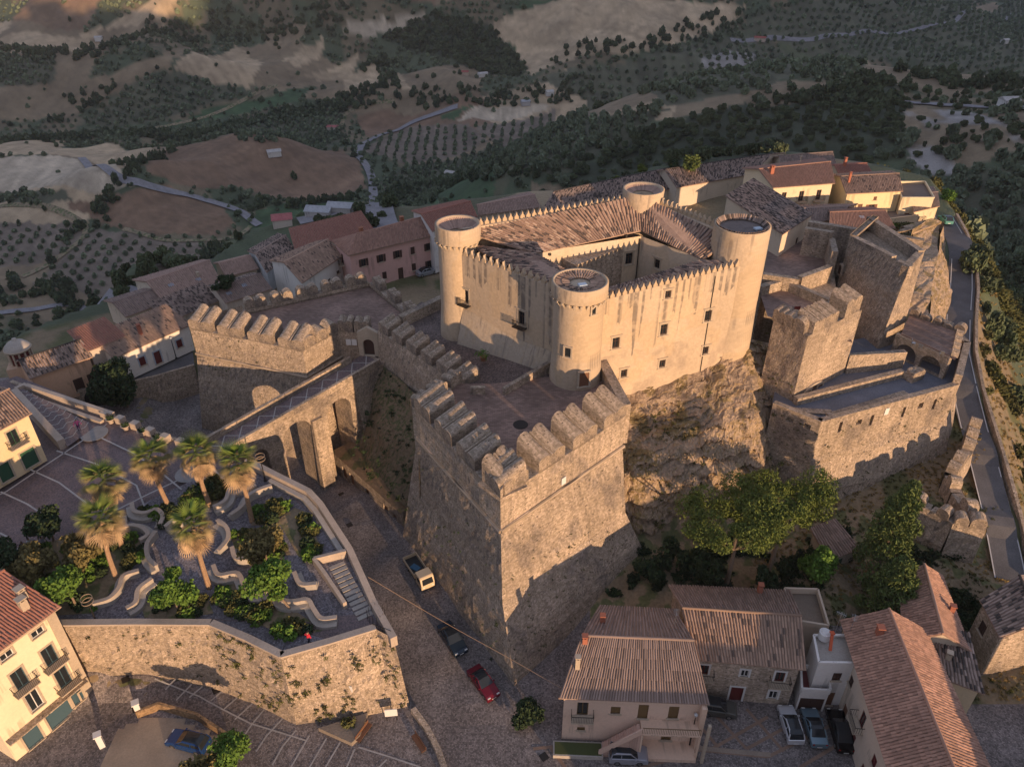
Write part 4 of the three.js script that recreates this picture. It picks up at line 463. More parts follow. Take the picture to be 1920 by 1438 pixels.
function slab(p, q, t, y0, y1, b = new Build(), side = 0) { const n = V(-(q.z - p.z), 0, q.x - p.x).normalize().multiplyScalar(t / 2), o = n.clone().multiplyScalar(side); return b.prism([p.clone().add(n).add(o), q.clone().add(n).add(o), q.clone().sub(n).add(o), p.clone().sub(n).add(o)], y0, y1); }
{
  const t = thing('terrace_wall', 'tall lit rubble terrace wall with slit openings above the pine trees', 'wall'), b = new Build(), d = new Build();
  const o1 = at(1512, 968, 2.6), o2 = at(1792, 905, 3), o0 = at(1452, 930, 3);
  // holes for slits and small windows are cut as real recesses in the upper band
  const sl = [[1573, 788, 0.5, 1.7], [1632, 775, 0.5, 1.7], [1692, 760, 0.5, 1.7], [1750, 745, 0.5, 1.7]];
  const y1 = 17, y2 = 11.1; const hs = [[1606, 793, .9, .8], [1722, 762, .9, .9]].map(([px, py, w, h]) => { const [s, y] = onWall(T1, T2, px, py); return [s, y - h / 2 - y2, w, h]; }).concat(sl.map(([px, py, w, h]) => { const [s, y] = onWall(T1, T2, px, py + 14); return [s, Math.max(0.05, y - h / 2 - y2), w, h]; }));
  b.holed(T1, T2, y2, y1, hs, 0.5); const h0 = [[1482, 788, .9, .8], [1514, 800, .9, .8]].map(([px, py, w, h]) => { const [s, y] = onWall(T0, T1, px, py); return [s - w / 2, y - h / 2 - y2, w, h]; }); b.holed(T0, T1, y2, y1, h0, 0.5);
  b.patch(up(T1, y2), up(T2, y2), up(o1, 0), up(o2, 0), 60, 34, 0.2, 0.7, 15); b.patch(up(T0, y2), up(T1, y2), up(o0, 0), up(o1, 0), 16, 34, 0.2, 0.7, 15); b.patch(up(T2, y1), up(T3, 18.5), up(T2, y2), up(T3, y2), 16, 8, 0.12, 0.6, 15); b.patch(up(T2, y2), up(T3, y2), up(o2, 0), up(at(1824, 762, 8), 3), 20, 20, 0.25, 0.6, 15); b.quad(up(T3, 3), up(T4, 3), up(T4, 18.5), up(T3, 18.5));
  b.put('wall', M.rubble, t);
  const back = new Build(); for (const [p, q, y, hs2] of [[T1, T2, y1, hs], [T0, T1, y1, h0]]) { const n = V(q.z - p.z, 0, -(q.x - p.x)).normalize(); back.quad(up(p, y2).addScaledVector(n, 0.5), up(q, y2).addScaledVector(n, 0.5), up(q, y).addScaledVector(n, 0.5), up(p, y).addScaledVector(n, 0.5)); } back.put('inner_face', M.rubble, t);
  const cp = new Build(); for (const [p, q, y] of [[T0, T1, y1], [T1, T2, y1]]) slab(p, q, 0.8, y, y + 0.14, cp, -0.85); cp.put('coping', M.rubble, t);
  const rp = new Build(); for (const [p, q] of [[T2, T3], [T3, T4]]) slab(p, q, 0.9, 15.5, 18.5, new Build(), -1).put('parapet', M.rubble, t);
  part('plaque', new Build().box(V(0, 0, 0), 0.7, 1, 0.06).geo(), M.white, t, (() => { const [s, y] = onWall(T1, T2, 1663, 771); return along(T1, T2, s / T1.distanceTo(T2), y - 0.5).add(V(0.03, 0, 0.06)); })(), face2(T1, T2));
  const fl = new Build().poly([T0, T1, T2, T3, T4, at(1690, 620, 16.1), at(1585, 640, 16.1), at(1460, 690, 16.1)].map((p) => up(p, 16.1))); fl.put('terrace_paving', M.blueFloor, scene).userData.kind = 'structure';
  const st = new Build(); slab(at(1475, 770, 16.1), at(1560, 775, 16.1), 1.0, 16.12, 16.35, st); slab(at(1555, 785, 16.1), at(1700, 742, 16.1), 1.2, 16.12, 16.6, st); st.put('planting_edge', M.rubble, t);
}
{ // crenellated tower with three-light window
  const w = thing('crenellated_tower', 'square stone tower with many rounded merlons and arched triple window', 'tower'), P1 = at(1487, 748, 16.5), P2 = at(1585, 694, 16.5), n = V(P2.z - P1.z, 0, -(P2.x - P1.x)).normalize(), P3 = P2.clone().addScaledVector(n, 4.2), P4 = P1.clone().addScaledVector(n, 5.2), TY = 26;
  const b = new Build(); for (const [p, q, nx] of [[P1, P2, 24], [P4, P1, 20], [P2, P3, 10]]) b.patch(up(p, TY), up(q, TY), V(p.x, 13.5, p.z), V(q.x, 13.5, q.z), nx, 26, 0.12, 0.8, 21); b.quad(up(P3, 13.5), up(P4, 13.5), up(P4, TY), up(P3, TY)); b.poly([P1, P2, P3, P4].map((p) => up(p, TY - 0.1))); b.put('wall', M.rubble, w);
  merlonRow(w, P1, P2, [[0.3, 5.2, 2.5, 4], [0.8, 3.4, 3.3, 2]], 3, 2.2, 2.6, TY - 0.1, M.rubble, 2, 0.7); merlonRow(w, P4, P1, [[0.12, 1.8, 2, 2], [0.4, 1.7, 2, 1], [0.68, 1.9, 2.1, 1]], 2, 2, 1.6, TY - 0.1, M.rubble, 1, 0.3);
  const turn = face2(P1, P2), c = (() => { const [s, y] = onWall(P1, P2, 1524, 731); return along(P1, P2, s / P1.distanceTo(P2), y - 0.9); })(); const fr = new THREE.Shape(); fr.moveTo(-2.2, 0); fr.lineTo(2.2, 0); fr.lineTo(2.2, 1.5); fr.quadraticCurveTo(0, 2.7, -2.2, 1.5); fr.closePath(); for (const x of [-1.4, 0, 1.4]) { const h = new THREE.Path(); h.moveTo(x - 0.55, 0.12); h.lineTo(x - 0.55, x ? 1.4 : 1.75); h.lineTo(x + 0.55, x ? 1.4 : 1.75); h.lineTo(x + 0.55, 0.12); fr.holes.push(h); } const wf = part('window_frame', uvBox(new THREE.ExtrudeGeometry(fr, { depth: 0.25, bevelEnabled: false })), M.stoneTrim, w, c, turn); part('lattice', new Build().box(V(0, 0.1, 0.08), 4.1, 1.6, 0.08).geo(), plain(0.13, 0.08, 0.05, 0.8), wf);
  // low wall running on from the tower, rubble stub at its end
  const e = at(1693, 690, 16.1); const lw = thing('parapet_wall', 'low lit stone wall running from the crenellated tower along the terrace', 'wall'), a = along(P1, P2, 0.55), b2 = new Build(); b2.patch(V(P2.x, 19.1, P2.z + .3), V(e.x, 18.7, e.z), V(P2.x, 15.5, P2.z + .3), V(e.x, 15.5, e.z), 24, 8, 0.12, 0.8, 22); slab(P2, e, 0.9, 15.5, 18.65, b2, -1); slab(at(1490, 758, 16.1), at(1690, 706, 16.1), 0.8, 15.5, 17.2, b2); b2.put('wall', M.rubble, lw);
  const stub = new THREE.BoxGeometry(2.0, 2.3, 1.6, 8, 8, 6).toNonIndexed(), sp = stub.attributes.position; for (let i = 0; i < sp.count; i++) { const k = 1 + 0.55 * (nz(sp.getX(i) * 1.6 + 5, sp.getY(i) * 1.6 + sp.getZ(i) * 1.3, 9, 3) - 0.5) - 0.12 * Math.max(0, sp.getY(i)); sp.setXYZ(i, sp.getX(i) * k * 1.2, sp.getY(i) * k * 0.85, sp.getZ(i) * k); } stub.computeVertexNormals(); tag(part('wall_stub', uvBox(stub), M.rubble, scene, at(1714, 703, 16.7), 0.5), 'broken lump of rubble masonry at the end of the low wall', 'ruin');
  const s2 = new Build(); slab(at(1722, 668, 16.1), at(1775, 690, 16.1), 0.8, 16, 16.8, s2); tag(s2.put('rubble_kerb', M.rubble, scene), 'short rubble kerb on the blue terrace before the arcade', 'wall');
}
{ // the ruined keep
  const k = thing('ruined_keep', 'big ruined square keep with dark stone face and sunlit buttress end', 'keep'), a = at(1558, 582, 16.1), b0 = at(1643, 656, 16.1), c0 = at(1733, 476, 28.2), bt = at(1706, 500, 28.6), c = V(c0.x, 0, c0.z), d = V(a.x + c.x - b0.x, 0, a.z + c.z - b0.z - 1), TY = 28.2, b = new Build();
  b.patch(V(a.x, 28, a.z), V(bt.x, 28.6, bt.z), up(a, 13.5), up(b0, 13.5), 40, 30, 0.22, 0.7, 25); b.patch(V(bt.x, 28.6, bt.z), up(c, 28.2), up(b0, 13.5), V(b0.x + 4.2, 13.5, b0.z - 1.6), 18, 30, 0.2, 0.7, 26); b.patch(up(c, 28.2), up(d, 28.2), up(c, 8), up(d, 8), 30, 20, 0.3, 0.6, 27); b.quad(up(d, 8), up(a, 8), up(a, 28), up(d, 28.2)); b.poly([V(a.x, 27, a.z), V(bt.x, 27, bt.z), up(c, 27), up(d, 27)]); b.put('wall', M.rubble, k);
  const p = new Build(); slab(V(a.x, 0, a.z), V(along(a, bt, 0.72).x, 0, along(a, bt, 0.72).z), 0.9, 26.6, 28.8, new Build(), -1).put('parapet', M.rubble, k); slab(V(along(a, bt, 0.8).x, 0, along(a, bt, 0.8).z), V(bt.x, 0, bt.z), 0.9, 26.6, 28.6, new Build(), -1).put('parapet', M.rubble, k); slab(V(bt.x, 0, bt.z), c, 1.0, 26.6, 28.5, new Build(), -1).put('parapet', M.rubble, k); slab(c, d, 1.0, 26.6, 28.8, new Build(), -1).put('parapet', M.rubble, k); slab(d, V(a.x, 0, a.z), 0.9, 29, 28.6, new Build(), -1).put('parapet', M.rubble, k); 
  for (const [px, py, w, h] of [[1581, 505, 0.9, 1.5], [1560, 556, 1.2, 2.0]]) { const [s, y] = onWall(a, b0, px, py), turn = face2(a, b0), cc = along(a, b0, s / a.distanceTo(b0), y - h / 2); const sh = new THREE.Shape(); sh.moveTo(-w / 2 - 0.25, -0.1); sh.lineTo(w / 2 + 0.25, -0.1); sh.lineTo(w / 2 + 0.25, h - w / 2); sh.absarc(0, h - w / 2, w / 2 + 0.25, 0, Math.PI); const ho = new THREE.Path(); ho.moveTo(-w / 2, 0); ho.lineTo(-w / 2, h - w / 2); ho.absarc(0, h - w / 2, w / 2, Math.PI, 0, true); ho.lineTo(w / 2, 0); sh.holes.push(ho); const f = part('arched_opening', uvBox(new THREE.ExtrudeGeometry(sh, { depth: 0.4, bevelEnabled: false })), M.rubble, k, cc.add(V(-0.25, 0, 0)), turn); part('shutter', new Build().box(V(0, 0, 0.12), w, h, 0.06).geo(), M.darkWood, f); }
}
{ // arcade, roofed with brick, and the broken battlement behind it
  const ar = thing('arcade', 'roofed stone arcade with two wide dark arches on the terrace', 'arcade'), a = at(1690, 628, 19.5), b = at(1792, 674, 19.5), c = at(1802, 626, 19.5), d = at(1706, 592, 19.5), L = Math.hypot(b.x - a.x, b.z - a.z), s = new THREE.Shape([[0, 0], [L, 0], [L, 3.4], [0, 3.4]].map(([x, y]) => new THREE.Vector2(x, y)));
  for (const x of [0.27, 0.73]) { const h = new THREE.Path(), r = L * 0.19; h.moveTo(L * x - r, 0.05); h.lineTo(L * x - r, 1.0); h.absellipse(L * x, 1.0, r, 1.5, Math.PI, 0, true); h.lineTo(L * x + r, 0.05); s.holes.push(h); } part('arches', uvBox(new THREE.ExtrudeGeometry(s, { depth: 0.7, bevelEnabled: false, curveSegments: 10 })), M.rubble, ar, V(a.x, 16.12, a.z - 0.7), face2(a, b));
  new Build().prism([a, b, c, d], 19.4, 19.7).put('roof', M.floor, ar); const bk = new Build(); slab(d, c, 0.5, 15.5, 19.5, bk, 1); bk.put('back_wall', M.rubble, ar); const mg = new Build(); for (const [t, w, h] of [[0.06, 1.3, 1.3], [0.27, 1.6, 1.0], [0.5, 1.2, 1.2], [0.72, 1.5, 0.9], [0.93, 1.5, 1.4]]) { const q = along(d, c, t, 19.7); part('merlon', merlonGeo(w, h, 0.9, 1, 0.1), M.rubble, ar, q.add(V(0, -0.1, 0.3)), face2(d, c)); } for (const t of [0.15, 0.4, 0.65, 0.9]) { const q = along(c, b, t, 19.7); part('merlon', merlonGeo(1.2, 1.0, 0.9, 1, 0.1), M.rubble, ar, q.add(V(0.3, -0.1, 0)), face2(c, b) + Math.PI); }
  for (const [px, py] of [[1712, 648], [1725, 655], [1765, 668]]) { const p = at(px, py, 19.6); tag(part('garden_chair', new Build().box(V(0, 0.42, 0), 0.5, 0.05, 0.5).box(V(0, 0.45, -0.24), 0.5, 0.5, 0.05).box(V(-0.22, 0, -0.2), 0.04, 0.42, 0.04).box(V(0.22, 0, -0.2), 0.04, 0.42, 0.04).box(V(-0.22, 0, 0.2), 0.04, 0.42, 0.04).box(V(0.22, 0, 0.2), 0.04, 0.42, 0.04).geo(), M.steel, scene, p, rr(0, 3)), 'small metal chair standing in the arcade shadow', 'chair', 'chairs in the arcade'); }
}
{ // yards and walls between palace and keep
  const y = thing('yard_wall', 'stone yard walls with arched openings below the grey roofed house', 'wall'), b = new Build(); const w = (q, p, h0, h1, t = 0.9) => slab(at(...q), at(...p), t, h0, h1).put('wall', M.rubble, y);
  w([1425, 545, 22.5], [1470, 532, 22.5], 14, 23.3); w([1470, 532, 22.5], [1570, 575, 22.5], 14, 23.2); w([1432, 512, 24], [1500, 522, 24], 14, 24); w([1500, 522, 24], [1560, 500, 24], 14, 24.3); w([1510, 432, 27], [1562, 440, 27], 16, 27.5); w([1562, 440, 27], [1560, 500, 24], 16, 26.5); w([1515, 425, 26], [1730, 460, 26], 14, 27, 1.0);
  const f = new Build().poly([at(1425, 545, 22), at(1470, 534, 22), at(1575, 578, 22), at(1600, 640, 22), at(1500, 610, 22), at(1440, 590, 22)].map((p) => up(p, 21.8))); f.poly([at(1435, 510, 23), at(1500, 522, 23), at(1562, 500, 23), at(1562, 440, 23), at(1510, 430, 23), at(1440, 470, 23)].map((p) => up(p, 23))); f.put('upper_yard', M.floor, scene).userData.kind = 'structure';
  const m = new Build().prism([at(1425, 545, 22), at(1575, 578, 22), at(1560, 440, 23), at(1500, 420, 23), at(1400, 440, 23)].map((p) => up(p, 0)), 8, 21.7).prism([at(1435, 510, 23), at(1500, 522, 23), at(1562, 500, 23), at(1562, 440, 23), at(1510, 430, 23), at(1440, 470, 23)].map((p) => up(p, 0)), 8, 22.9); m.put('yard_fill', M.rubble, y);
  for (const [px, py, h, w0, hh] of [[1443, 528, 0, 1.2, 1.6], [1515, 548, 0, 1.4, 1.5]]) { const p = at(px, py, 23); }
  const fl = new Build(); const fp = at(1480, 612, 21.8); fl.box(V(0, 0, 0), 0.06, 3.2, 0.06); const pole = thing('flagpole', 'thin flagpole with a dark red flag beside the crenellated tower', 'flag', fp); part('pole', fl.geo(), M.steel, pole); const fg = new THREE.PlaneGeometry(1.1, 0.8, 8, 5), pp = fg.attributes.position; for (let i = 0; i < pp.count; i++) pp.setZ(i, 0.12 * Math.sin(pp.getX(i) * 5 + pp.getY(i))); fg.computeVertexNormals(); part('cloth', fg, plain(0.22, 0.03, 0.025, 0.9, { side: THREE.DoubleSide }), pole, V(0.58, 2.75, 0), 0.5);
}
{ // eastern road, its kerb wall, rock face beside it
  const c = [[1768, 405, 13.6], [1786, 440, 13.2], [1800, 490, 12.6], [1803, 540, 11.9], [1797, 600, 11], [1795, 660, 10], [1806, 730, 8.8], [1826, 800, 7.7], [1848, 880, 6.4], [1868, 960, 5], [1884, 1030, 3.6], [1896, 1090, 2.6]].map((q) => at(...q)); ribbon('mountain_road', c.map((p) => up(p, p.y + 0.15)), (t) => mix(5, 3.4, t), null, M.asphalt, 1.5);
  const off = (d) => c.map((p, i) => { const a = c[Math.max(0, i - 1)], e = c[Math.min(c.length - 1, i + 1)], n = V(-(e.z - a.z), 0, e.x - a.x).normalize(); return V(p.x - n.x * d, p.y, p.z - n.z * d); }); const o = off(-2.6).map((p) => p), b = new Build(); const side = o[4].x > c[4].x ? o : off(2.6); for (let i = 0; i + 1 < side.length; i++) slabSlope(b, side[i], side[i + 1], 0.45, -2.5, 0.85); const kw = thing('road_wall', 'long low stone wall along the outer edge of the curving road', 'wall'); b.put('wall', M.rubble, kw);
  const ln = new Build(); const e1 = off(side === o ? -1.75 : 1.75), e2 = off(side === o ? 1.75 : -1.75); for (const e of [e1, e2]) for (let i = 0; i + 1 < e.length; i++) { const p = e[i], q = e[i + 1], n = V(-(q.z - p.z), 0, q.x - p.x).normalize().multiplyScalar(0.07); const f = (v, s) => { const x = v.x + n.x * s, z = v.z + n.z * s; return V(x, Math.max(v.y + 0.17, groundH(x, z) + 0.14), z); }; ln.quad(f(p, 1), f(q, 1), f(q, -1), f(p, -1)); } ln.put('road_edge_line', plain(0.5, 0.5, 0.5), scene).userData.kind = 'structure';
  const rk = new Build(), t = [[1712, 430, 21], [1745, 410, 19], [1765, 420, 17.5], [1755, 500, 17.5], [1745, 560, 17.5], [1740, 600, 16.5]].map((q) => at(...q)), bo = [[1700, 480, 13.5], [1765, 440, 13.6], [1778, 480, 13], [1782, 540, 12.2], [1776, 600, 11.4], [1772, 660, 10.3]].map((q) => at(...q)); for (let i = 0; i + 1 < t.length; i++) rk.patch(t[i], t[i + 1], bo[i], bo[i + 1], 14, 14, 0.9, 0.4, 31, 1); { const inn2 = [[1650, 440, 21], [1690, 425, 20], [1712, 440, 19], [1705, 500, 18.5], [1700, 560, 18], [1695, 610, 17]].map((q) => at(...q)); for (let i = 0; i + 1 < t.length; i++) rk.patch(inn2[i], inn2[i + 1], t[i], t[i + 1], 12, 12, 0.9, 0.45, 37, 1); } rk.put('roadside_rock', M.rock, scene).userData.kind = 'structure';
}
function slabSlope(b, p, q, t, d0, d1) { const n = V(-(q.z - p.z), 0, q.x - p.x).normalize().multiplyScalar(t / 2), A = p.clone().add(n), B = q.clone().add(n), C2 = q.clone().sub(n), D = p.clone().sub(n), y = (v, e) => V(v.x, v.y + e, v.z); b.quad(y(A, d0), y(B, d0), y(B, d1), y(A, d1)).quad(y(C2, d0), y(D, d0), y(D, d1), y(C2, d1)).quad(y(A, d1), y(B, d1), y(C2, d1), y(D, d1)).quad(y(D, d0), y(A, d0), y(A, d1), y(D, d1)).quad(y(B, d0), y(C2, d0), y(C2, d1), y(B, d1)); }
{ // lower broken town wall with worn merlons
  const seg = (name, label, pts, sp, th) => { const t = thing(name, label, 'wall'), P = pts.map((q) => at(...q)); for (let i = 0; i + 1 < P.length; i++) { const p = P[i], q = P[i + 1], n = V(q.z - p.z, 0, -(q.x - p.x)).normalize(), L = p.distanceTo(q), b = new Build(); b.patch(p, q, V(p.x, p.y - 9, p.z).addScaledVector(n, -0.8), V(q.x, q.y - 9, q.z).addScaledVector(n, -0.8), Math.ceil(L * 1.6), 14, 0.35, 0.7, 33, 1); b.patch(q.clone().addScaledVector(n, th), p.clone().addScaledVector(n, th), V(q.x, q.y - 9, q.z).addScaledVector(n, th), V(p.x, p.y - 9, p.z).addScaledVector(n, th), Math.ceil(L * 1.2), 8, 0.3, 0.7, 35, 1); b.quad(p, q, q.clone().addScaledVector(n, th), p.clone().addScaledVector(n, th)); b.put('wall', M.rubble, t); const k = Math.max(1, Math.round(L / 2.2)); for (let j = 0; j < k; j++) { if (rnd() < 0.1) continue; part('merlon', merlonGeo(1.5 + (j % 2) * 0.3, 1.5 + 0.3 * (j % 3), th, 1, 0.15), M.rubble, t, along(p, q, (j + 0.5) / k).add(V(0, -0.2, 0)), face2(p, q)); } } return t; };
  seg('ruined_town_wall', 'crumbling low battlement wall facing the cedar and the narrow road', [[1700, 938, 8.2], [1745, 957, 8.2], [1788, 982, 8.2], [1850, 993, 8.2]], 0, 1.3); seg('ruined_town_wall', 'crumbling battlement spur that climbs beside the narrow road', [[1848, 986, 8.2], [1806, 925, 8.4], [1794, 893, 8.8], [1826, 848, 9.4], [1838, 800, 10]], 0, 1.4);
}

// ------------------------------------------------------------------ bridge
const plazaY = (z) => mix(10.1, 12.3, clamp((-52 - z) / 18));
function onPlaza(px, py, dy = 0) { let p = at(px, py, 11.2 + dy); for (let i = 0; i < 12; i++) p = at(px, py, plazaY(p.z) + dy); return p; }
{
  const P0 = at(398, 846, 12.6), P1 = at(699, 673, 14.8), L = Math.hypot(P1.x - P0.x, P1.z - P0.z), turn = face2(P0, P1), n = V(Math.sin(turn), 0, Math.cos(turn)), W = 4.2, N0 = P0.clone().addScaledVector(n, W / 2), N1 = P1.clone().addScaledVector(n, W / 2);
  const br = thing('entrance_bridge', 'sloping stone bridge on tall arches leading up to the castle gate', 'bridge'), dk = (s) => mix(12.6, 14.8, s / L), S = (px, py) => onWall(N0, N1, px, py)[0];
  const sh = new THREE.Shape(); sh.moveTo(0, -2.5); sh.lineTo(L + 0.6, -2.5); sh.lineTo(L + 0.6, dk(L)); sh.lineTo(0, dk(0)); sh.closePath();
  for (const [pl, pr, pt, spr] of [[467, 508, 842, 0.75], [529, 588, 790, 0.9], [613, 660, 748, 0.8]]) { const a = S(pl, pt + 30), b = S(pr, pt + 30), r = (b - a) / 2, c = (a + b) / 2, topY = onWall(N0, N1, (pl + pr) / 2, pt)[1], ho = new THREE.Path(); ho.moveTo(a, -2.4); ho.lineTo(a, topY - r); ho.absarc(c, topY - r, r, Math.PI, 0, true); ho.lineTo(b, -2.4); sh.holes.push(ho); }
  const g = new THREE.ExtrudeGeometry(sh, { depth: W, bevelEnabled: false, curveSegments: 14 }); g.translate(0, 0, -W / 2); part('arches', uvBox(g), M.rubble, br, V(P0.x, 0, P0.z), turn);
  for (const sd of [1, -1]) { const pp = new Build(); const a = P0.clone().addScaledVector(n, sd * (W / 2 - 0.2)), b = P1.clone().addScaledVector(n, sd * (W / 2 - 0.2)); slabSlope(pp, a, along(a, b, sd > 0 ? 0.99 : 0.9), 0.45, 0.0, 1.0); pp.put('parapet', M.rubble, br); }
  const dkb = new Build(), e0 = P0.clone().addScaledVector(n, -W / 2), e1 = P1.clone().addScaledVector(n, -W / 2); dkb.quad(up(N0, 12.62), up(N1, 14.82), up(e1, 14.82), up(e0, 12.62)); dkb.put('deck', M.paver, br);
  const zz = new Build(), wq = W / 2 - 0.55; for (let i = 0; i < 10; i++) for (const f of [1, -1]) { const q = (t, s) => { const v = along(P0, P1, t); return v.addScaledVector(n, s).add(V(0, 0.026, 0)); }; const a = q(i / 10, f * -wq), m = q((i + 1) / 10, f * wq), d = m.clone().sub(a).normalize(), s = V(-d.z, 0, d.x).multiplyScalar(0.07); new Build().quad(a.clone().add(s), m.clone().add(s), m.clone().sub(s), a.clone().sub(s)).put('paving_band', M.band, br); }
  const pier = new Build(), c = S(602, 850), q = (s, d, y) => { const v = along(N0, N1, s / L); return V(v.x + n.x * d, y, v.z + n.z * d); }; { const w0 = 0.8, w1 = 1.05; const tp = [q(c - w0, 0.5, 11.5), q(c + w0, 0.5, 11.5)], bt = [q(c - w1, 1.0, -2), q(c + w1, 1.0, -2)], tb = [q(c - w0, -0.05, 11.5), q(c + w0, -0.05, 11.5)], bb = [q(c - w1, -0.05, -2), q(c + w1, -0.05, -2)]; pier.patch(tp[0], tp[1], bt[0], bt[1], 8, 24, 0.06).patch(tb[0], tp[0], bb[0], bt[0], 5, 24, 0.05).patch(tp[1], tb[1], bt[1], bb[1], 5, 24, 0.05).quad(tp[0], tp[1], tb[1], tb[0]); } pier.put('pier', M.rubble, br);
  const ab = new Build(), s0 = S(664, 740), s1 = L - 0.4; ab.patch(q(s0, 0.05, dk(s0) - 0.2), q(s1, 0.05, dk(s1) - 0.2), q(s0 + 0.3, 1.6, 0), q(s1, 0.4, 4), 14, 20, 0.14, 0.8, 41); ab.put('abutment', M.rubble, br);
  // storerooms built against the moat slope
  const st = thing('storeroom_row', 'row of low stone storerooms with wooden doors under a brown flat roof', 'storerooms'), a = at(630, 884, -0.5), e = at(757, 988, 0.8), Ls = a.distanceTo(e), hs = [[640, 872, 1.1, 2.1], [654, 885, 1.2, 2.1], [684, 915, 1.0, 2], [718, 945, 1.1, 2], [735, 962, 1.0, 1.9]].map(([px, py, w, h]) => { const [s] = onWall(a, e, px, py); return [clamp(s, 0.8, Ls - 1.6), 0.75, w, h]; }), b = new Build(), nn = V(e.z - a.z, 0, -(e.x - a.x)).normalize(); b.holed(a, e, -1, 3.5, hs, 0.3); b.quad(up(e, -1), up(e, 3.5).addScaledVector(nn, 0), up(e, 3.5).addScaledVector(nn, 4), up(e, -1).addScaledVector(nn, 4)); b.put('wall', M.rubble, st); for (const [x, y, w, h] of hs) part('door', new Build().box(V(0, 0, 0), w, h, 0.06).geo(), M.wood, st, along(a, e, (x + w / 2) / Ls, -0.25).addScaledVector(nn, 0.25), face2(a, e));
  new Build().quad(up(a, 3.5).addScaledVector(nn, -0.3), up(e, 3.5).addScaledVector(nn, -0.3), up(e, 3.6).addScaledVector(nn, 6.5), up(a, 3.6).addScaledVector(nn, 6.5)).put('roof', surf(tSoil, [0.9, 0.75, 0.65], 0.03), st);
}

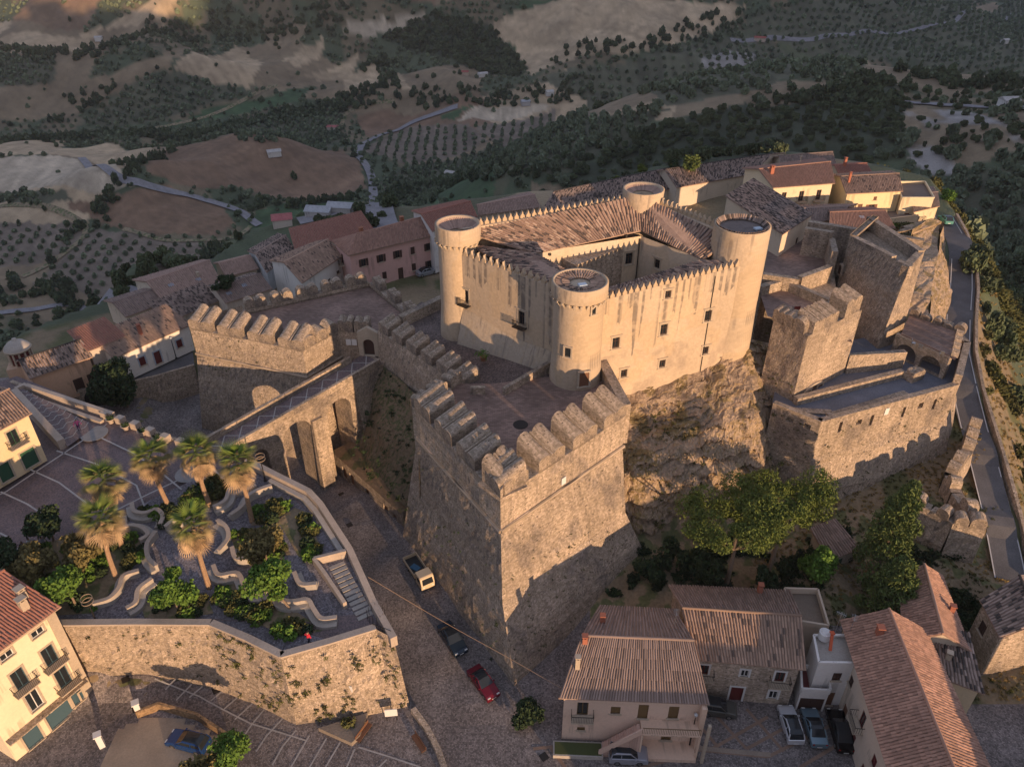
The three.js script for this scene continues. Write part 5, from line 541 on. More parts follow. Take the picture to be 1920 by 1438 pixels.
// ------------------------------------------------------------------ raised square and terraced garden
const rim = [[-60, 1172], [96, 1173], [250, 1171], [393, 1172], [460, 1200], [526, 1233], [618, 1207], [705, 1180], [738, 1197]];
{
  const frontTop = rim.map(([x, y]) => at(x, y, 10.9)), base = [[-40, 1255, 3.4], [140, 1252, 2.8], [270, 1262, 1.4], [400, 1290, 0.4], [470, 1318, 0], [556, 1362, -0.2], [660, 1352, -0.2], [742, 1338, -0.2], [770, 1328, -0.2]].map((q) => at(...q));
  const rightTop = [[738, 1197], [700, 1130], [655, 1030], [600, 945], [578, 921], [512, 888], [462, 862]].map(([x, y]) => onPlaza(x, y, 0.9)), wallB = new Build();
  const rw = thing('garden_retaining_wall', 'tall sunlit rubble retaining wall with wild plants and a small arched doorway', 'wall');
  for (let i = 0; i + 1 < rim.length; i++) wallB.patch(frontTop[i], frontTop[i + 1], up(base[i], -1), up(base[i + 1], -1), Math.ceil(frontTop[i].distanceTo(frontTop[i + 1]) * 1.8), 22, 0.16, 0.8, 51);
  for (let i = 0; i + 1 < rightTop.length; i++) { const p = rightTop[i], q = rightTop[i + 1], n = V(-(q.z - p.z), 0, q.x - p.x).normalize(); const f = (v, d) => V(v.x + 0.5 * d, -1.5, v.z); wallB.patch(p, q, i ? f(p, 1.4) : up(base[8], -1), f(q, 1.4), Math.ceil(p.distanceTo(q) * 1.5), 18, 0.14, 0.8, 52); }
  wallB.put('wall', M.rubble, rw);
  const cop = new Build(); for (let i = 0; i + 1 < rim.length - 1; i++) { const p = frontTop[i], q = frontTop[i + 1]; slab(p, q, 0.75, 10.88, 11.1, cop, -0.6); } for (let i = 0; i + 1 < rightTop.length; i++) slabSlope(cop, rightTop[i], rightTop[i + 1], 0.7, -1.2, 0.16); cop.put('coping', M.coping, rw);
  const ben = new Build(); for (let i = 2; i + 2 < rightTop.length; i++) { const p = rightTop[i].clone(), q = rightTop[i + 1].clone(), n = V(-(q.z - p.z), 0, q.x - p.x).normalize(); const sgn = n.x < 0 ? 1 : -1; p.addScaledVector(n, sgn * 0.75); q.addScaledVector(n, sgn * 0.75); slabSlope(ben, p, q, 0.6, -1.0, -0.4); } ben.put('bench', M.concrete, rw);
  // small arched doorway with a curved marble bench-like hood
  const dw = at(296, 1240, 2.2), dt = -0.02; const sh = new THREE.Shape([[-2.1, 0], [2.1, 0], [1.9, 3.2], [-1.9, 3.2]].map(([x, y]) => new THREE.Vector2(x, y))), ho = new THREE.Path(); ho.moveTo(-0.95, 0.05); ho.lineTo(-0.95, 1.2); ho.absarc(0, 1.2, 0.95, Math.PI, 0, true); ho.lineTo(0.95, 0.05); sh.holes.push(ho); const fr = part('doorway', uvBox(new THREE.ExtrudeGeometry(sh, { depth: 0.5, bevelEnabled: false })), M.stoneTrim, rw, V(dw.x, 1.4, dw.z - 0.25), dt); part('door', new Build().box(V(0, 0, 0.2), 1.9, 2.2, 0.1).geo(), M.darkWood, fr); const hd = new Build(); hd.box(V(0, 5.2, 0.3), 3.8, 0.35, 0.5).box(V(-2.1, 5.3, 0.2), 0.7, 0.6, 0.4, 0.3).box(V(2.1, 5.3, 0.2), 0.7, 0.6, 0.4, -0.3); part('hood', hd.geo(), M.stoneTrim, fr);
  part('plaque', new Build().box(V(0, 0, 0), 1.2, 0.9, 0.08).geo(), M.white, rw, at(651, 1287, 4.2).add(V(0, -.4, 0.25)), -0.25);
  // floor sheets
  const floor = [...frontTop.map((p) => V(p.x, 0, p.z - 0.3)), ...rightTop.slice(1), at(398, 846, 12.3), onPlaza(330, 828), onPlaza(215, 782), onPlaza(120, 740), onPlaza(30, 705), onPlaza(-120, 760), onPlaza(-160, 1000)];
  const plz = new Build(), grid = new Build(); const P2 = floor.map((p) => new THREE.Vector2(p.x, p.z)); const xs = floor.map((p) => p.x), zs = floor.map((p) => p.z); plz.poly(floor.map((p) => V(p.x, plazaY(p.z), p.z)));
  plz.put('square', M.paver, scene).userData.kind = 'structure';
  const gpoly = [[96, 1160], [393, 1163], [526, 1222], [705, 1172], [728, 1185], [650, 1040], [575, 925], [515, 895], [440, 880], [350, 905], [225, 965], [120, 1010], [0, 1050], [-60, 1100]].map(([x, y]) => onPlaza(x, y, 0.03)); new Build().poly(gpoly).put('garden_path', surf(tCobble, [0.95, 1.0, 1.15], 0.02), scene).userData.kind = 'structure';
  const bed = (name, ...c) => { const p = []; for (let i = 0; i < c.length; i += 2) p.push(onPlaza(c[i], c[i + 1], 0.07)); new Build().poly(p).put('planting_bed', M.soil, scene).userData.kind = 'structure'; return p; };
  bed('', 404, 1092, 450, 1095, 470, 1120, 520, 1125, 560, 1150, 590, 1170, 628, 1178, 545, 1195, 470, 1165, 398, 1128); bed('', 552, 952, 575, 960, 608, 1048, 560, 1045, 520, 975); bed('', 482, 950, 528, 930, 542, 945, 498, 985, 470, 985); bed('', 330, 935, 400, 890, 430, 915, 400, 950, 345, 950); bed('', 0, 1040, 130, 1005, 220, 1010, 260, 1030, 215, 1100, 170, 1150, 90, 1155, 0, 1120); bed('', 262, 955, 320, 945, 335, 975, 310, 990, 270, 965); bed('', 265, 1140, 300, 1105, 385, 1115, 400, 1150, 330, 1162, 270, 1158); bed('', 430, 1000, 520, 985, 545, 1040, 480, 1050, 440, 1030); bed('', 240, 1000, 280, 1015, 275, 1050, 235, 1060, 225, 1030);
  const band = (w, ...c) => { const lines = new Build(); for (let i = 0; i + 3 < c.length; i += 2) { const a = onPlaza(c[i], c[i + 1], 0.012), b = onPlaza(c[i + 2], c[i + 3], 0.012), d = b.clone().sub(a).normalize(), s = V(-d.z, 0, d.x).multiplyScalar(w / 2); lines.quad(a.clone().add(s), b.clone().add(s), b.clone().sub(s), a.clone().sub(s)); } lines.put('paving_band', M.band, scene).userData.kind = 'structure'; };
  band(0.2, 62, 887, 115, 852, 170, 815, 200, 795); band(0.2, -30, 940, 10, 922, 62, 887); band(0.2, 105, 845, 180, 870, 255, 910, 270, 950); band(0.2, 55, 880, 110, 905, 150, 935, 168, 948); band(0.2, 0, 922, 50, 945, 80, 965); band(0.2, 187, 820, 250, 850, 300, 885, 340, 918); band(0.2, 218, 956, 280, 925, 340, 897, 400, 860); band(0.2, -20, 990, 10, 1005, 36, 1035); band(0.2, 385, 865, 410, 890);
  for (const [px, py] of [[176, 813], [354, 888]]) { const d = new THREE.CylinderGeometry(1.7, 1.7, 0.03, 28); const m = part('paving_disc', d, surf(tConcrete, [0.62, 0.66, 0.72], 0.005), scene, onPlaza(px, py, 0.012)); m.userData.kind = 'structure'; }
}
// serpentine benches
function serpent(px, label, seat = 1) {
  const pts = []; for (let i = 0; i < px.length; i += 2) pts.push(onPlaza(px[i], px[i + 1])); const c = new THREE.CatmullRomCurve3(pts), n = Math.round(c.getLength() * 3), t = thing('serpentine_bench', label, 'bench', null, 0, 'serpentine garden benches'), w = new Build(), s = new Build(), k = new Build(); let o;
  for (let i = 0; i <= n; i++) { const p = c.getPointAt(i / n), d = c.getTangentAt(i / n), m = V(-d.z, 0, d.x).normalize(); const q = { p, m }; if (o) { const f = (e, off, y) => V(e.p.x + e.m.x * off, e.p.y + y, e.p.z + e.m.z * off); const bx = (B, a, b, y0, y1) => { B.quad(f(o, b, y0), f(q, b, y0), f(q, b, y1), f(o, b, y1)).quad(f(q, a, y0), f(o, a, y0), f(o, a, y1), f(q, a, y1)).quad(f(o, b, y1), f(q, b, y1), f(q, a, y1), f(o, a, y1)); if (i === 1) B.quad(f(o, a, y0), f(o, b, y0), f(o, b, y1), f(o, a, y1)); if (i === n) B.quad(f(q, b, y0), f(q, a, y0), f(q, a, y1), f(q, b, y1)); }; bx(w, -0.16, 0.16, -0.3, 0.86); bx(k, -0.24, 0.24, 0.86, 0.97); if (seat > 0) bx(s, 0.17, 0.75, -0.3, 0.42); else bx(s, -0.75, -0.17, -0.3, 0.42); } o = q; }
  w.put('back_wall', M.concrete, t); k.put('coping', M.coping, t); s.put('seat', M.concrete, t);
}
const BL = ['S shaped pale bench beside the flower pots at the edge of the square', 'S shaped pale bench below the bed at the edge of the square', 'wavy pale bench beside the palm closest to the bridge', 'wavy pale bench facing the hedge bed near the street parapet', 'S shaped pale bench by the ring headed lamp and front parapet', 'short wavy pale bench behind the mulberry at the front parapet', 'very long serpentine pale bench winding past the leaning mulberry', 'short hooked bench under the dusty tree', 'short hooked bench beside the stairwell wall'], BC = ['arc bench on the bridge side of the garden circle', 'arc bench on the square side of the garden circle', 'short arc bench behind the palm of the garden circle'];
[[250, 953, 254, 968, 275, 972, 295, 965, 308, 978, 303, 993], [225, 975, 230, 998, 250, 995, 270, 1000, 280, 1013, 265, 1023], [402, 961, 424, 949, 434, 927, 453, 919, 478, 909], [434, 976, 455, 960, 467, 940, 488, 928, 511, 920], [177, 1142, 210, 1131, 227, 1112, 235, 1090, 263, 1080], [240, 1151, 257, 1140, 263, 1115, 288, 1095], [402, 1070, 412, 1088, 447, 1085, 462, 1110, 485, 1123, 513, 1115, 530, 1135, 553, 1138, 578, 1135, 590, 1153, 604, 1170, 633, 1168], [437, 1036, 445, 1057, 478, 1055], [553, 1083, 565, 1105, 595, 1105]].forEach((p, i) => serpent(p, BL[i], [1, -1, 1, -1, -1, 1, 1, -1, -1][i]));
[[410, 985, 427, 1000, 430, 1020, 412, 1043], [295, 1006, 279, 1030, 281, 1056, 296, 1072], [312, 998, 330, 984, 347, 977]].forEach((p, i) => serpent(p, BC[i], 1));
{ // stairwell beside the street wall
  const t = thing('garden_stairwell', 'sunken stairwell with concrete walls cut into the garden by the street', 'stairs'), b = new Build(), pt = [[650, 1043], [590, 1058], [612, 1088], [648, 1142]].map(([x, y]) => onPlaza(x, y)); for (let i = 0; i + 1 < pt.length; i++) slabSlope(b, pt[i], pt[i + 1], 0.4, -0.2, 1.0); b.put('wall', M.coping, t); const s = new Build(); const a = onPlaza(632, 1062), e = onPlaza(690, 1165); for (let i = 0; i < 12; i++) { const p = along(a, e, i / 12); new Build().box(V(p.x, p.y + 0.05, p.z), 1.7, 0.08, 0.5, face2(a, e) + Math.PI / 2).put('step', M.concrete, t); } const r = new Build(); const g0 = onPlaza(700, 1178), g1 = onPlaza(735, 1192); for (let i = 0; i <= 9; i++) r.box(along(g0, g1, i / 9).add(V(0, 0, 0.3)), 0.05, 1.1, 0.05); r.beam(g0.clone().add(V(0, 1.1, 0.3)), g1.clone().add(V(0, 1.1, 0.3)), 0.06); for (let i = 0; i < 14; i++) { const q = i / 14 * 6.28; r.box(onPlaza(706, 1160).add(V(Math.cos(q) * 0.9, 0, Math.sin(q) * 0.9)), 0.04, 1.3, 0.04); } r.put('railing', M.iron, t);
}
{ // stepped ramp at the back of the square, its parapets; planters and blocks along the edge
  const r = thing('stepped_ramp', 'shallow stepped ramp with wavy white nosings between concrete parapets', 'ramp'), a = onPlaza(48, 742), b = onPlaza(178, 800), c = onPlaza(126, 838), d = onPlaza(28, 745);
  const lo = 2.2; a.y -= 0; const A = V(a.x, a.y + 1.2, a.z), Dd = V(d.x, d.y + 1.2, d.z); new Build().quad(c.clone().add(V(0, 0.03, 0)), b.clone().add(V(0, 0.03, 0)), A, Dd).put('surface', M.paver, r); for (let i = 1; i < 13; i++) { const wv = new Build(); const l = along(c, Dd, i / 13).add(V(0, 0.06, 0)), q = along(b, A, i / 13).add(V(0, 0.06, 0)); for (let j = 0; j < 14; j++) { const f = (t) => { const p = l.clone().lerp(q, t), w = along(c, Dd, 0.02).sub(c).normalize().multiplyScalar(0.22 * Math.sin(t * 14)); return p.add(w); }; const p = f(j / 14), m = f((j + 1) / 14); wv.quad(p, m, m.clone().add(V(-0.12, 0, -0.12)), p.clone().add(V(-0.12, 0, -0.12))); } wv.put('nosing', M.band, r); }
  const w = new Build(); slabSlope(w, onPlaza(50, 728, 0.7), onPlaza(213, 782, 0.3), 0.6, -3, 0.7); slabSlope(w, onPlaza(30, 735, 0.7), onPlaza(50, 726, 0.7), 0.6, -3, 0.7); slabSlope(w, onPlaza(28, 738, 0.7), onPlaza(116, 834, 0.1), 0.9, -4, 0.8); slabSlope(w, onPlaza(60, 746, 0.4), onPlaza(190, 790, 0.2), 0.6, -1, 0.1); w.put('parapet', M.coping, r);
  const ew = thing('square_edge_wall', 'low stone kerb wall along the rear edge of the square', 'wall'), eb = new Build(); slabSlope(eb, onPlaza(205, 783), onPlaza(345, 832), 0.5, -9, 0.25); slabSlope(eb, onPlaza(20, 715), onPlaza(205, 783), 0.5, -9, 0.1); eb.put('wall', M.rubble, ew);
  [[199, 783], [227, 793], [255, 803], [283, 815], [311, 827], [340, 836]].forEach(([x, y], i) => tag(part('stone_block', new Build().box(V(0, 0, 0), 1.1, 1.0, 0.9, -0.4).geo(), M.coping, scene, onPlaza(x, y)), 'square pale stone block standing along the rear edge of the square', 'stone block', 'stone blocks along the square'));
  const urn = lathe([[0.01, 0], [0.3, 0], [0.34, 0.1], [0.25, 0.2], [0.55, 0.65], [0.62, 0.75], [0.55, 0.76], [0.4, 0.6], [0.01, 0.55]], 14); const plantG = leafCloud(60, 0.55, 0.4, 0.55, 0.16, { hollow: 0.1 }); [[208, 789], [236, 802], [267, 812], [295, 824]].forEach(([x, y]) => { const t = thing('flower_urn', 'round stone urn with a low plant between the pale blocks', 'planter', onPlaza(x, y + 4), 0, 'urns along the square'); part('urn', urn, M.coping, t); part('plant', plantG, FO.dark, t, V(0, 0.85, 0)); });
}

// ------------------------------------------------------------------ streets and squares of the lower town
function drape(name, test, x0, x1, z0, z1, st, lift, mat) { const b = new Build(); for (let x = x0; x < x1; x += st) for (let z = z0; z < z1; z += st) { if (!test(x + st / 2, z + st / 2)) continue; const q = (a, c) => V(a, groundH(a, c) + lift, c); b.quad(q(x, z + st), q(x + st, z + st), q(x + st, z), q(x, z)); } const m = b.put(name, mat, scene); m.userData.kind = 'structure'; return m; }
const gardenGap = [at(1205, 1080, 1), at(1262, 1098, 2), at(1480, 1112, 2), at(1560, 1150, 1), at(1600, 1165, 1), at(1700, 1100, 1)].map((p) => p), pineYard = (x, z) => z < -57.5 && x > 9;
drape('street', (x, z) => !pineYard(x, z) && outside(x, z) < -3 && (x < 46 || z > -50), -100, 64, -106, -22, 1.2, 0.06, M.cobble);
function strips(name, mat, w, lift, lines) { for (const c of lines) { const b = new Build(); for (let i = 0; i + 3 < c.length; i += 2) { const P = (x, y) => { let p = at(x, y, 0); for (let k = 0; k < 8; k++) p = at(x, y, groundH(p.x, p.z)); return p; }, p = P(c[i], c[i + 1]), q = P(c[i + 2], c[i + 3]), n = Math.ceil(p.distanceTo(q) / 1.2), d = q.clone().sub(p).normalize(), s = V(-d.z, 0, d.x).multiplyScalar(w / 2); for (let k = 0; k < n; k++) { const f = (t, e) => { const v = p.clone().lerp(q, t).addScaledVector(s, e); v.y = Math.max(groundH(v.x, v.z), groundH(v.x + .6, v.z), groundH(v.x - .6, v.z)) + lift; return v; }; b.quad(f(k / n, 1), f((k + 1) / n, 1), f((k + 1) / n, -1), f(k / n, -1)); } } const m = b.put(name, mat, scene); m.userData.kind = 'structure'; } }
drape('garden_soil', (x, z) => pineYard(x, z) && outside(x, z) < -1 && z > -76, 9, 66, -76, -56.2, 1.2, 0.05, M.soil);
strips('parking_line', M.band, 0.16, 0.085, [[425, 1290, 395, 1315], [455, 1300, 420, 1330], [482, 1312, 440, 1350], [500, 1325, 470, 1362, 455, 1385], [530, 1348, 500, 1380, 480, 1410], [555, 1370, 530, 1400, 510, 1436], [580, 1380, 545, 1440], [612, 1385, 580, 1440], [638, 1392, 610, 1440], [665, 1405, 650, 1440], [725, 1425, 700, 1450], [290, 1275, 375, 1308, 470, 1358, 575, 1390], [672, 1402, 730, 1420, 790, 1440], [330, 1275, 310, 1295], [360, 1285, 330, 1315], [390, 1280, 355, 1310]]);
strips('paving_band_street', surf(tConcrete, [0.62, 0.46, 0.38], 0.005), 0.34, 0.085, [[1303, 1350, 1345, 1400], [1345, 1345, 1400, 1405], [1335, 1405, 1440, 1345], [1400, 1405, 1500, 1350], [1290, 1405, 1440, 1420], [1400, 1330, 1470, 1410], [1200, 1440, 1260, 1425], [1440, 1420, 1560, 1360], [1030, 1400, 1060, 1440], [1000, 1405, 1100, 1395], [1500, 1440, 1600, 1380]]);
strips('kerb_band', surf(tConcrete, [0.7, 0.62, 0.55], 0.005), 0.5, 0.09, [[1295, 1402, 1445, 1416]]);

// ------------------------------------------------------------------ houses
const SH = { brown: M.wood, red: plain(0.12, 0.018, 0.018, 0.6), green: M.green, dark: M.darkWood, blue: plain(0.05, 0.1, 0.13, 0.6), olive: plain(0.16, 0.10, 0.04, 0.7) };
function house(name, label, o) {
  const t = thing(name, label, o.cat ?? 'house', null, 0, o.group), e = o.eave, y0 = o.base, A = at(...o.A, e), Bq = at(...o.B, e); let C, D; const fx = V(Bq.x - A.x, 0, Bq.z - A.z).normalize(), bk = V(fx.z, 0, -fx.x);
  if (o.C) C = at(...o.C, o.ce ?? e); else C = Bq.clone().addScaledVector(bk, o.d); C.y = e; D = o.D ? at(...o.D, e) : A.clone().add(C).sub(Bq); const P = [A, Bq, C, D], wm = wall(...(o.wall ?? [0.7, 0.62, 0.5])), H = [[], [], [], []];
  const specs = []; for (const [f, u, v, w, h, k = 'w', sh] of o.wins ?? []) { const p = P[f], q = P[(f + 1) % 4], L = p.distanceTo(q); const x = clamp(u * L - w / 2, 0.05, L - w - 0.05); H[f].push([x, v, w, h]); specs.push([f, x, v, w, h, k, sh]); }
  const b = new Build(); for (let f = 0; f < 4; f++) b.holed(P[f], P[(f + 1) % 4], y0, e, H[f].filter(([x, v, w, h]) => v + h < e - y0), 0.18);
  const rh = o.rise ?? 1.6, mid = (p, q) => V((p.x + q.x) / 2, e + rh, (p.z + q.z) / 2), roof = new THREE.Group(); roof.name = 'roof'; t.add(roof); const ov = o.over ?? 0.4, out = (p, ...qs) => { const r = p.clone(); for (const q of qs) { const d = p.clone().sub(q); d.y = 0; r.addScaledVector(d.normalize(), ov); } return r; }, to = { pal: o.pal ?? tilesOld, pitch: o.pitch ?? 0.34, len: o.len ?? 0.6, wob: o.wob ?? 0.03, wide: o.wide };
  const low = (p, r) => { const s = p.clone(), h = Math.hypot(p.x - r.x, p.z - r.z); return s.setY(e - ov * rh / h + 0.1); }; let ridge;
  if (o.roof === 'flat') { const z = new Build(); z.poly(P.map((p) => V(p.x, e - 0.25, p.z))); part('roof_deck', z.geo(), o.deck ?? M.concrete, roof); const pr = new Build(); for (let f = 0; f < 4; f++) slab(P[f], P[(f + 1) % 4], 0.22, e - 0.02, e + (o.rim ?? 0.18), pr); part('parapet', pr.geo(), wm, roof); }
  else if (o.roof === 'shed') { const a = out(A, Bq, D), q = out(Bq, A, C), c = out(C, Bq, D), d = out(D, A, C); a.y = q.y = e; c.y = d.y = e + rh; tileQuad(roof, a.setY(e - 0.05), q.setY(e - 0.05), c.setY(e + rh + 0.1), d.setY(e + rh + 0.1), to); const up2 = (p) => V(p.x, e + rh, p.z); b.tri(Bq, C, up2(C)).tri(D, A, up2(D)).quad(C, D, up2(D), up2(C)); }
  else { const V2 = o.roof === 'gableV', a = V2 ? [Bq, C, D, A] : P, r0 = mid(a[0], a[3]), r1 = mid(a[1], a[2]); if (o.hip) { const m = r1.clone().sub(r0); if (o.hip & 1) r0.addScaledVector(m, o.hipf ?? 0.25); if (o.hip & 2) r1.addScaledVector(m, -(o.hipf ?? 0.25)); }
    const e0 = low(out(a[0], a[1], a[3]), r0), e1 = low(out(a[1], a[0], a[2]), r1), e2 = low(out(a[2], a[1], a[3]), r1), e3 = low(out(a[3], a[0], a[2]), r0), R0 = o.hip & 1 ? r0.clone() : out(r0, r1), R1 = o.hip & 2 ? r1.clone() : out(r1, r0); R0.y = R1.y = e + rh + 0.1; tileQuad(roof, e0, e1, R1, R0, to); tileQuad(roof, e2, e3, R0, R1, o.pal2 ? { ...to, pal: o.pal2 } : to); if (o.hip & 1) tileQuad(roof, e3, e0, R0, R0.clone().add(V(0.01, 0, 0.01)), to); else b.tri(a[3], a[0], r0); if (o.hip & 2) tileQuad(roof, e1, e2, R1, R1.clone().add(V(0.01, 0, 0.01)), to); else b.tri(a[1], a[2], r1);
    const g = new THREE.CylinderGeometry(0.17, 0.17, R0.distanceTo(R1), 7); g.rotateZ(Math.PI / 2); part('ridge_tiles', g, o.ridgeMat ?? surf(tTile, to.pal(R0).map((v) => Math.min(0.5, v * 1.1)), 0.02), roof, R0.clone().lerp(R1, 0.5).add(V(0, 0.05, 0)), face2(R0, R1)); ridge = [R0, R1]; }
  b.put('wall', o.wallMat ?? wm, t);
  for (const [f, x, v, w, h, k, sh] of specs) { const p = P[f], q = P[(f + 1) % 4], L = p.distanceTo(q), turn = face2(p, q), n = V(Math.sin(turn), 0, Math.cos(turn)), c = along(p, q, (x + w / 2) / L, y0 + v).addScaledVector(n, -0.14), door = k === 'd' || k === 'a', sm2 = SH[sh ?? o.sh ?? 'brown']; const pane = part(door ? 'door' : 'window', new Build().box(V(0, 0, 0), w, h, 0.05).geo(), door ? sm2 : k === 's' ? sm2 : M.glass, t, c, turn);
    if (k !== 'g') { const fr = new Build(); for (const sx of [-1, 0, 1]) if (sx || !door) fr.box(V(sx * (w / 2 - 0.04), 0, 0.05), 0.08, h, 0.06); fr.box(V(0, h - 0.08, 0.055), w, 0.08, 0.06).box(V(0, 0, 0.055), w, 0.07, 0.06); part('frame', fr.geo(), k === 'w' ? M.white : sm2, pane); if (k === 'o') for (const sx of [-1, 1]) part('shutter', new Build().box(V(sx * (w / 2 + w * 0.24), 0, 0.2), w * 0.46, h, 0.05).geo(), sm2, pane); part('sill', new Build().box(V(0, -0.1, 0.2), w + 0.3, 0.1, 0.24).geo(), M.stoneTrim, pane); if (o.trim) { const tr = new Build(); for (const sx of [-1, 1]) tr.box(V(sx * (w / 2 + 0.1), -0.02, 0.16), 0.2, h + 0.2, 0.06); tr.box(V(0, h, 0.16), w + 0.4, 0.2, 0.065); part('surround', tr.geo(), o.trim, pane); } }
    if (k === 'b' || k === 'bb') { const q2 = new Build(), W = w + 1.1; q2.box(V(0, -0.14, 0.65), W, 0.13, 0.95); const rl = new Build(); for (let i = 0; i <= W / 0.16; i++) rl.box(V(-W / 2 + 0.03 + i * 0.16, 0, 1.08), 0.025, 0.95, 0.025); rl.box(V(0, 0.92, 1.08), W, 0.05, 0.05); for (const sx of [-1, 1]) { rl.beam(V(sx * (W / 2 - 0.02), 0.92, 0.2), V(sx * (W / 2 - 0.02), 0.92, 1.08), 0.05); for (const z of [0.4, 0.62, 0.85]) rl.box(V(sx * (W / 2 - 0.02), 0, z), 0.025, 0.95, 0.025); } const bal = part('balcony', q2.geo(), M.stoneTrim, t, c, turn); part('railing', rl.geo(), M.iron, bal); } }
  for (const [u, v, w = 0.6, h = 1.1, m = M.brickRed] of o.chim ?? []) { const p = A.clone().lerp(Bq, u).lerp(D.clone().lerp(C, u), v), ch = new Build(), y = o.roof === 'shed' ? e + rh * v : e + rh * (1 - Math.abs(2 * v - 1)); ch.box(V(0, -0.3, 0), w, h + 0.3, w); for (const s of [-1, 1]) ch.box(V(s * w * 0.32, h, 0), w * 0.18, 0.22, w); ch.box(V(0, h + 0.22, 0), w * 1.25, 0.1, w * 1.25); part('chimney', ch.geo(), m, t, V(p.x, y, p.z), face2(A, Bq)); }
  for (const [u, v, h = 2.2] of o.ant ?? []) { const p = A.clone().lerp(Bq, u).lerp(D.clone().lerp(C, u), v), an = new Build(); an.box(V(0, -0.6, 0), 0.05, h + 0.6, 0.05); for (let i = 0; i < 6; i++) an.box(V(-0.4 + i * 0.16, h - 0.25, 0), 0.02, 0.02, 0.7 - i * 0.06); an.box(V(0, h - 0.25, 0), 1, 0.03, 0.03); part('aerial', an.geo(), M.steel, t, V(p.x, e + rh * 0.8, p.z), u * 5); }
  for (const [u, v] of o.sky ?? []) { const p = A.clone().lerp(Bq, u).lerp(D.clone().lerp(C, u), v); const m = part('skylight', new Build().box(V(0, 0, 0), 0.9, 0.1, 0.8).geo(), plain(0.25, 0.33, 0.42, 0.15), t, V(p.x, e + rh * (1 - Math.abs(2 * v - 1)) + 0.12, p.z)); m.rotation.set(0.3, face2(A, Bq), 0, 'YXZ'); }
  return { t, A, B: Bq, C, D };
}
const tilesRows = (p) => { const t = 0.72 + 0.5 * rnd() * (0.4 + nz(p.x / 2, p.z / 2, 166, 2)); return [0.40 * t, 0.235 * t, 0.17 * t]; };
const grid = (f, us, vs, w, h, k = 'o', sh) => us.flatMap((u) => vs.map((v) => [f, u, v, w, h, k, sh]));
// lower right
const pinkH = house('pink_house', 'pink rendered house with wide brown tiled roof and outside stair', { A: [1058, 1303], B: [1321, 1313], C: [1262, 1148], D: [1128, 1141], eave: 7.5, base: -0.2, rise: 2.0, roof: 'gableU', wall: [0.74, 0.56, 0.45], pal: tilesBrown, pitch: 0.27, len: 1.0, sh: 'olive', wins: [[0, 0.14, 4.6, 1.1, 2.0, 'b'], [0, 0.38, 5.0, 0.95, 1.1, 's'], [0, 0.58, 4.4, 1.0, 2.2, 'd'], [0, 0.8, 4.6, 1.0, 1.9, 's'], [0, 0.56, 0.9, 1.0, 1.5, 's'], [0, 0.78, 0.9, 1.0, 1.5, 's'], [0, 0.14, 2.0, 0.8, 0.5, 's']], chim: [[0.02, 0.44, 0.5, 0.9], [0.03, 0.22, 0.45, 1.6, M.stoneTrim], [0.1, 0.75, 0.5, 0.9]], ant: [[0.9, 0.7, 2.4]] });
{ // balcony gallery, outside stair, planted forecourt of the pink house
  const { t, A, B: Bq } = pinkH, turn = face2(A, Bq), n = V(Math.sin(turn), 0, Math.cos(turn)), Q = (u, d, y) => along(A, Bq, u, y).addScaledVector(n, d), b = new Build(); b.box(Q(0.775, 0.85, 3.95), 0.415 * A.distanceTo(Bq), 0.18, 1.7, turn); b.box(Q(0.775, 1.0, 0.05), 0.42 * A.distanceTo(Bq), 0.5, 2.0, turn); for (const u of [0.57, 0.985]) b.box(Q(u, 1.6, 0), 0.2, 4.0, 0.2, turn); b.box(Q(1.0, 0.5, 0), 0.5, 7.2, 0.6, turn); part('gallery', b.geo(), wall(0.75, 0.55, 0.42), t); const r = new Build(), y1 = 5.05; r.beam(Q(0.57, 1.62, y1), Q(0.985, 1.62, y1), 0.06); for (let i = 0; i <= 34; i++) r.box(Q(0.57 + 0.415 * i / 34, 1.62, 4.12), 0.03, 0.95, 0.03); part('railing', r.geo(), SH.olive, t);
  for (let i = 0; i < 17; i++) new Build().box(Q(0.28 + 0.285 * i / 17, 1.1, 0.0), 0.33, 0.25 + 4.0 * i / 17, 1.2, turn).put('step', wall(0.62, 0.42, 0.34), t); const s2 = new Build(); slabSlope(s2, Q(0.27, 1.75, 0.3), Q(0.565, 1.75, 4.2), 0.14, 0.1, 0.95); part('stair_parapet', s2.geo(), wall(0.7, 0.5, 0.4), t); const pl = new Build(); pl.box(Q(0.12, 1.3, -0.1), 5, 0.7, 1.6, turn); part('planter', pl.geo(), M.concrete, t); part('lawn', new Build().box(Q(0.12, 1.3, 0.6), 4.7, 0.05, 1.3, turn).geo(), plain(0.06, 0.075, 0.025, 1), t); const po = new Build(); po.box(Q(1.03, 1.9, 0), 0.28, 6.3, 0.28, turn); part('gate_post', po.geo(), M.stoneTrim, t);
}
house('stone_house', 'beige stone house with white framed windows and arched red door', { A: [1306, 1229], B: [1502, 1247], C: [1476, 1113], D: [1264, 1103], eave: 6.9, base: -0.2, rise: 1.8, roof: 'gableU', wallMat: surf(tRubble, [1.3, 1.35, 1.45], 0.04), pal: tilesOld, pal2: tilesBrown, pitch: 0.29, len: 0.7, trim: M.white, sh: 'red', over: 0.5, wins: [[0, 0.1, 4.2, 0.95, 1.5, 'b'], [0, 0.5, 4.4, 0.8, 1.1, 'w'], [0, 0.84, 4.2, 0.95, 1.5, 'b'], [0, 0.08, 1.2, 0.9, 1.4, 'w'], [0, 0.47, 0.25, 1.3, 2.3, 'd', 'red'], [0, 0.83, 1.2, 0.9, 1.3, 'w']], chim: [[0.75, 0.97, 0.5, 1.2]] });
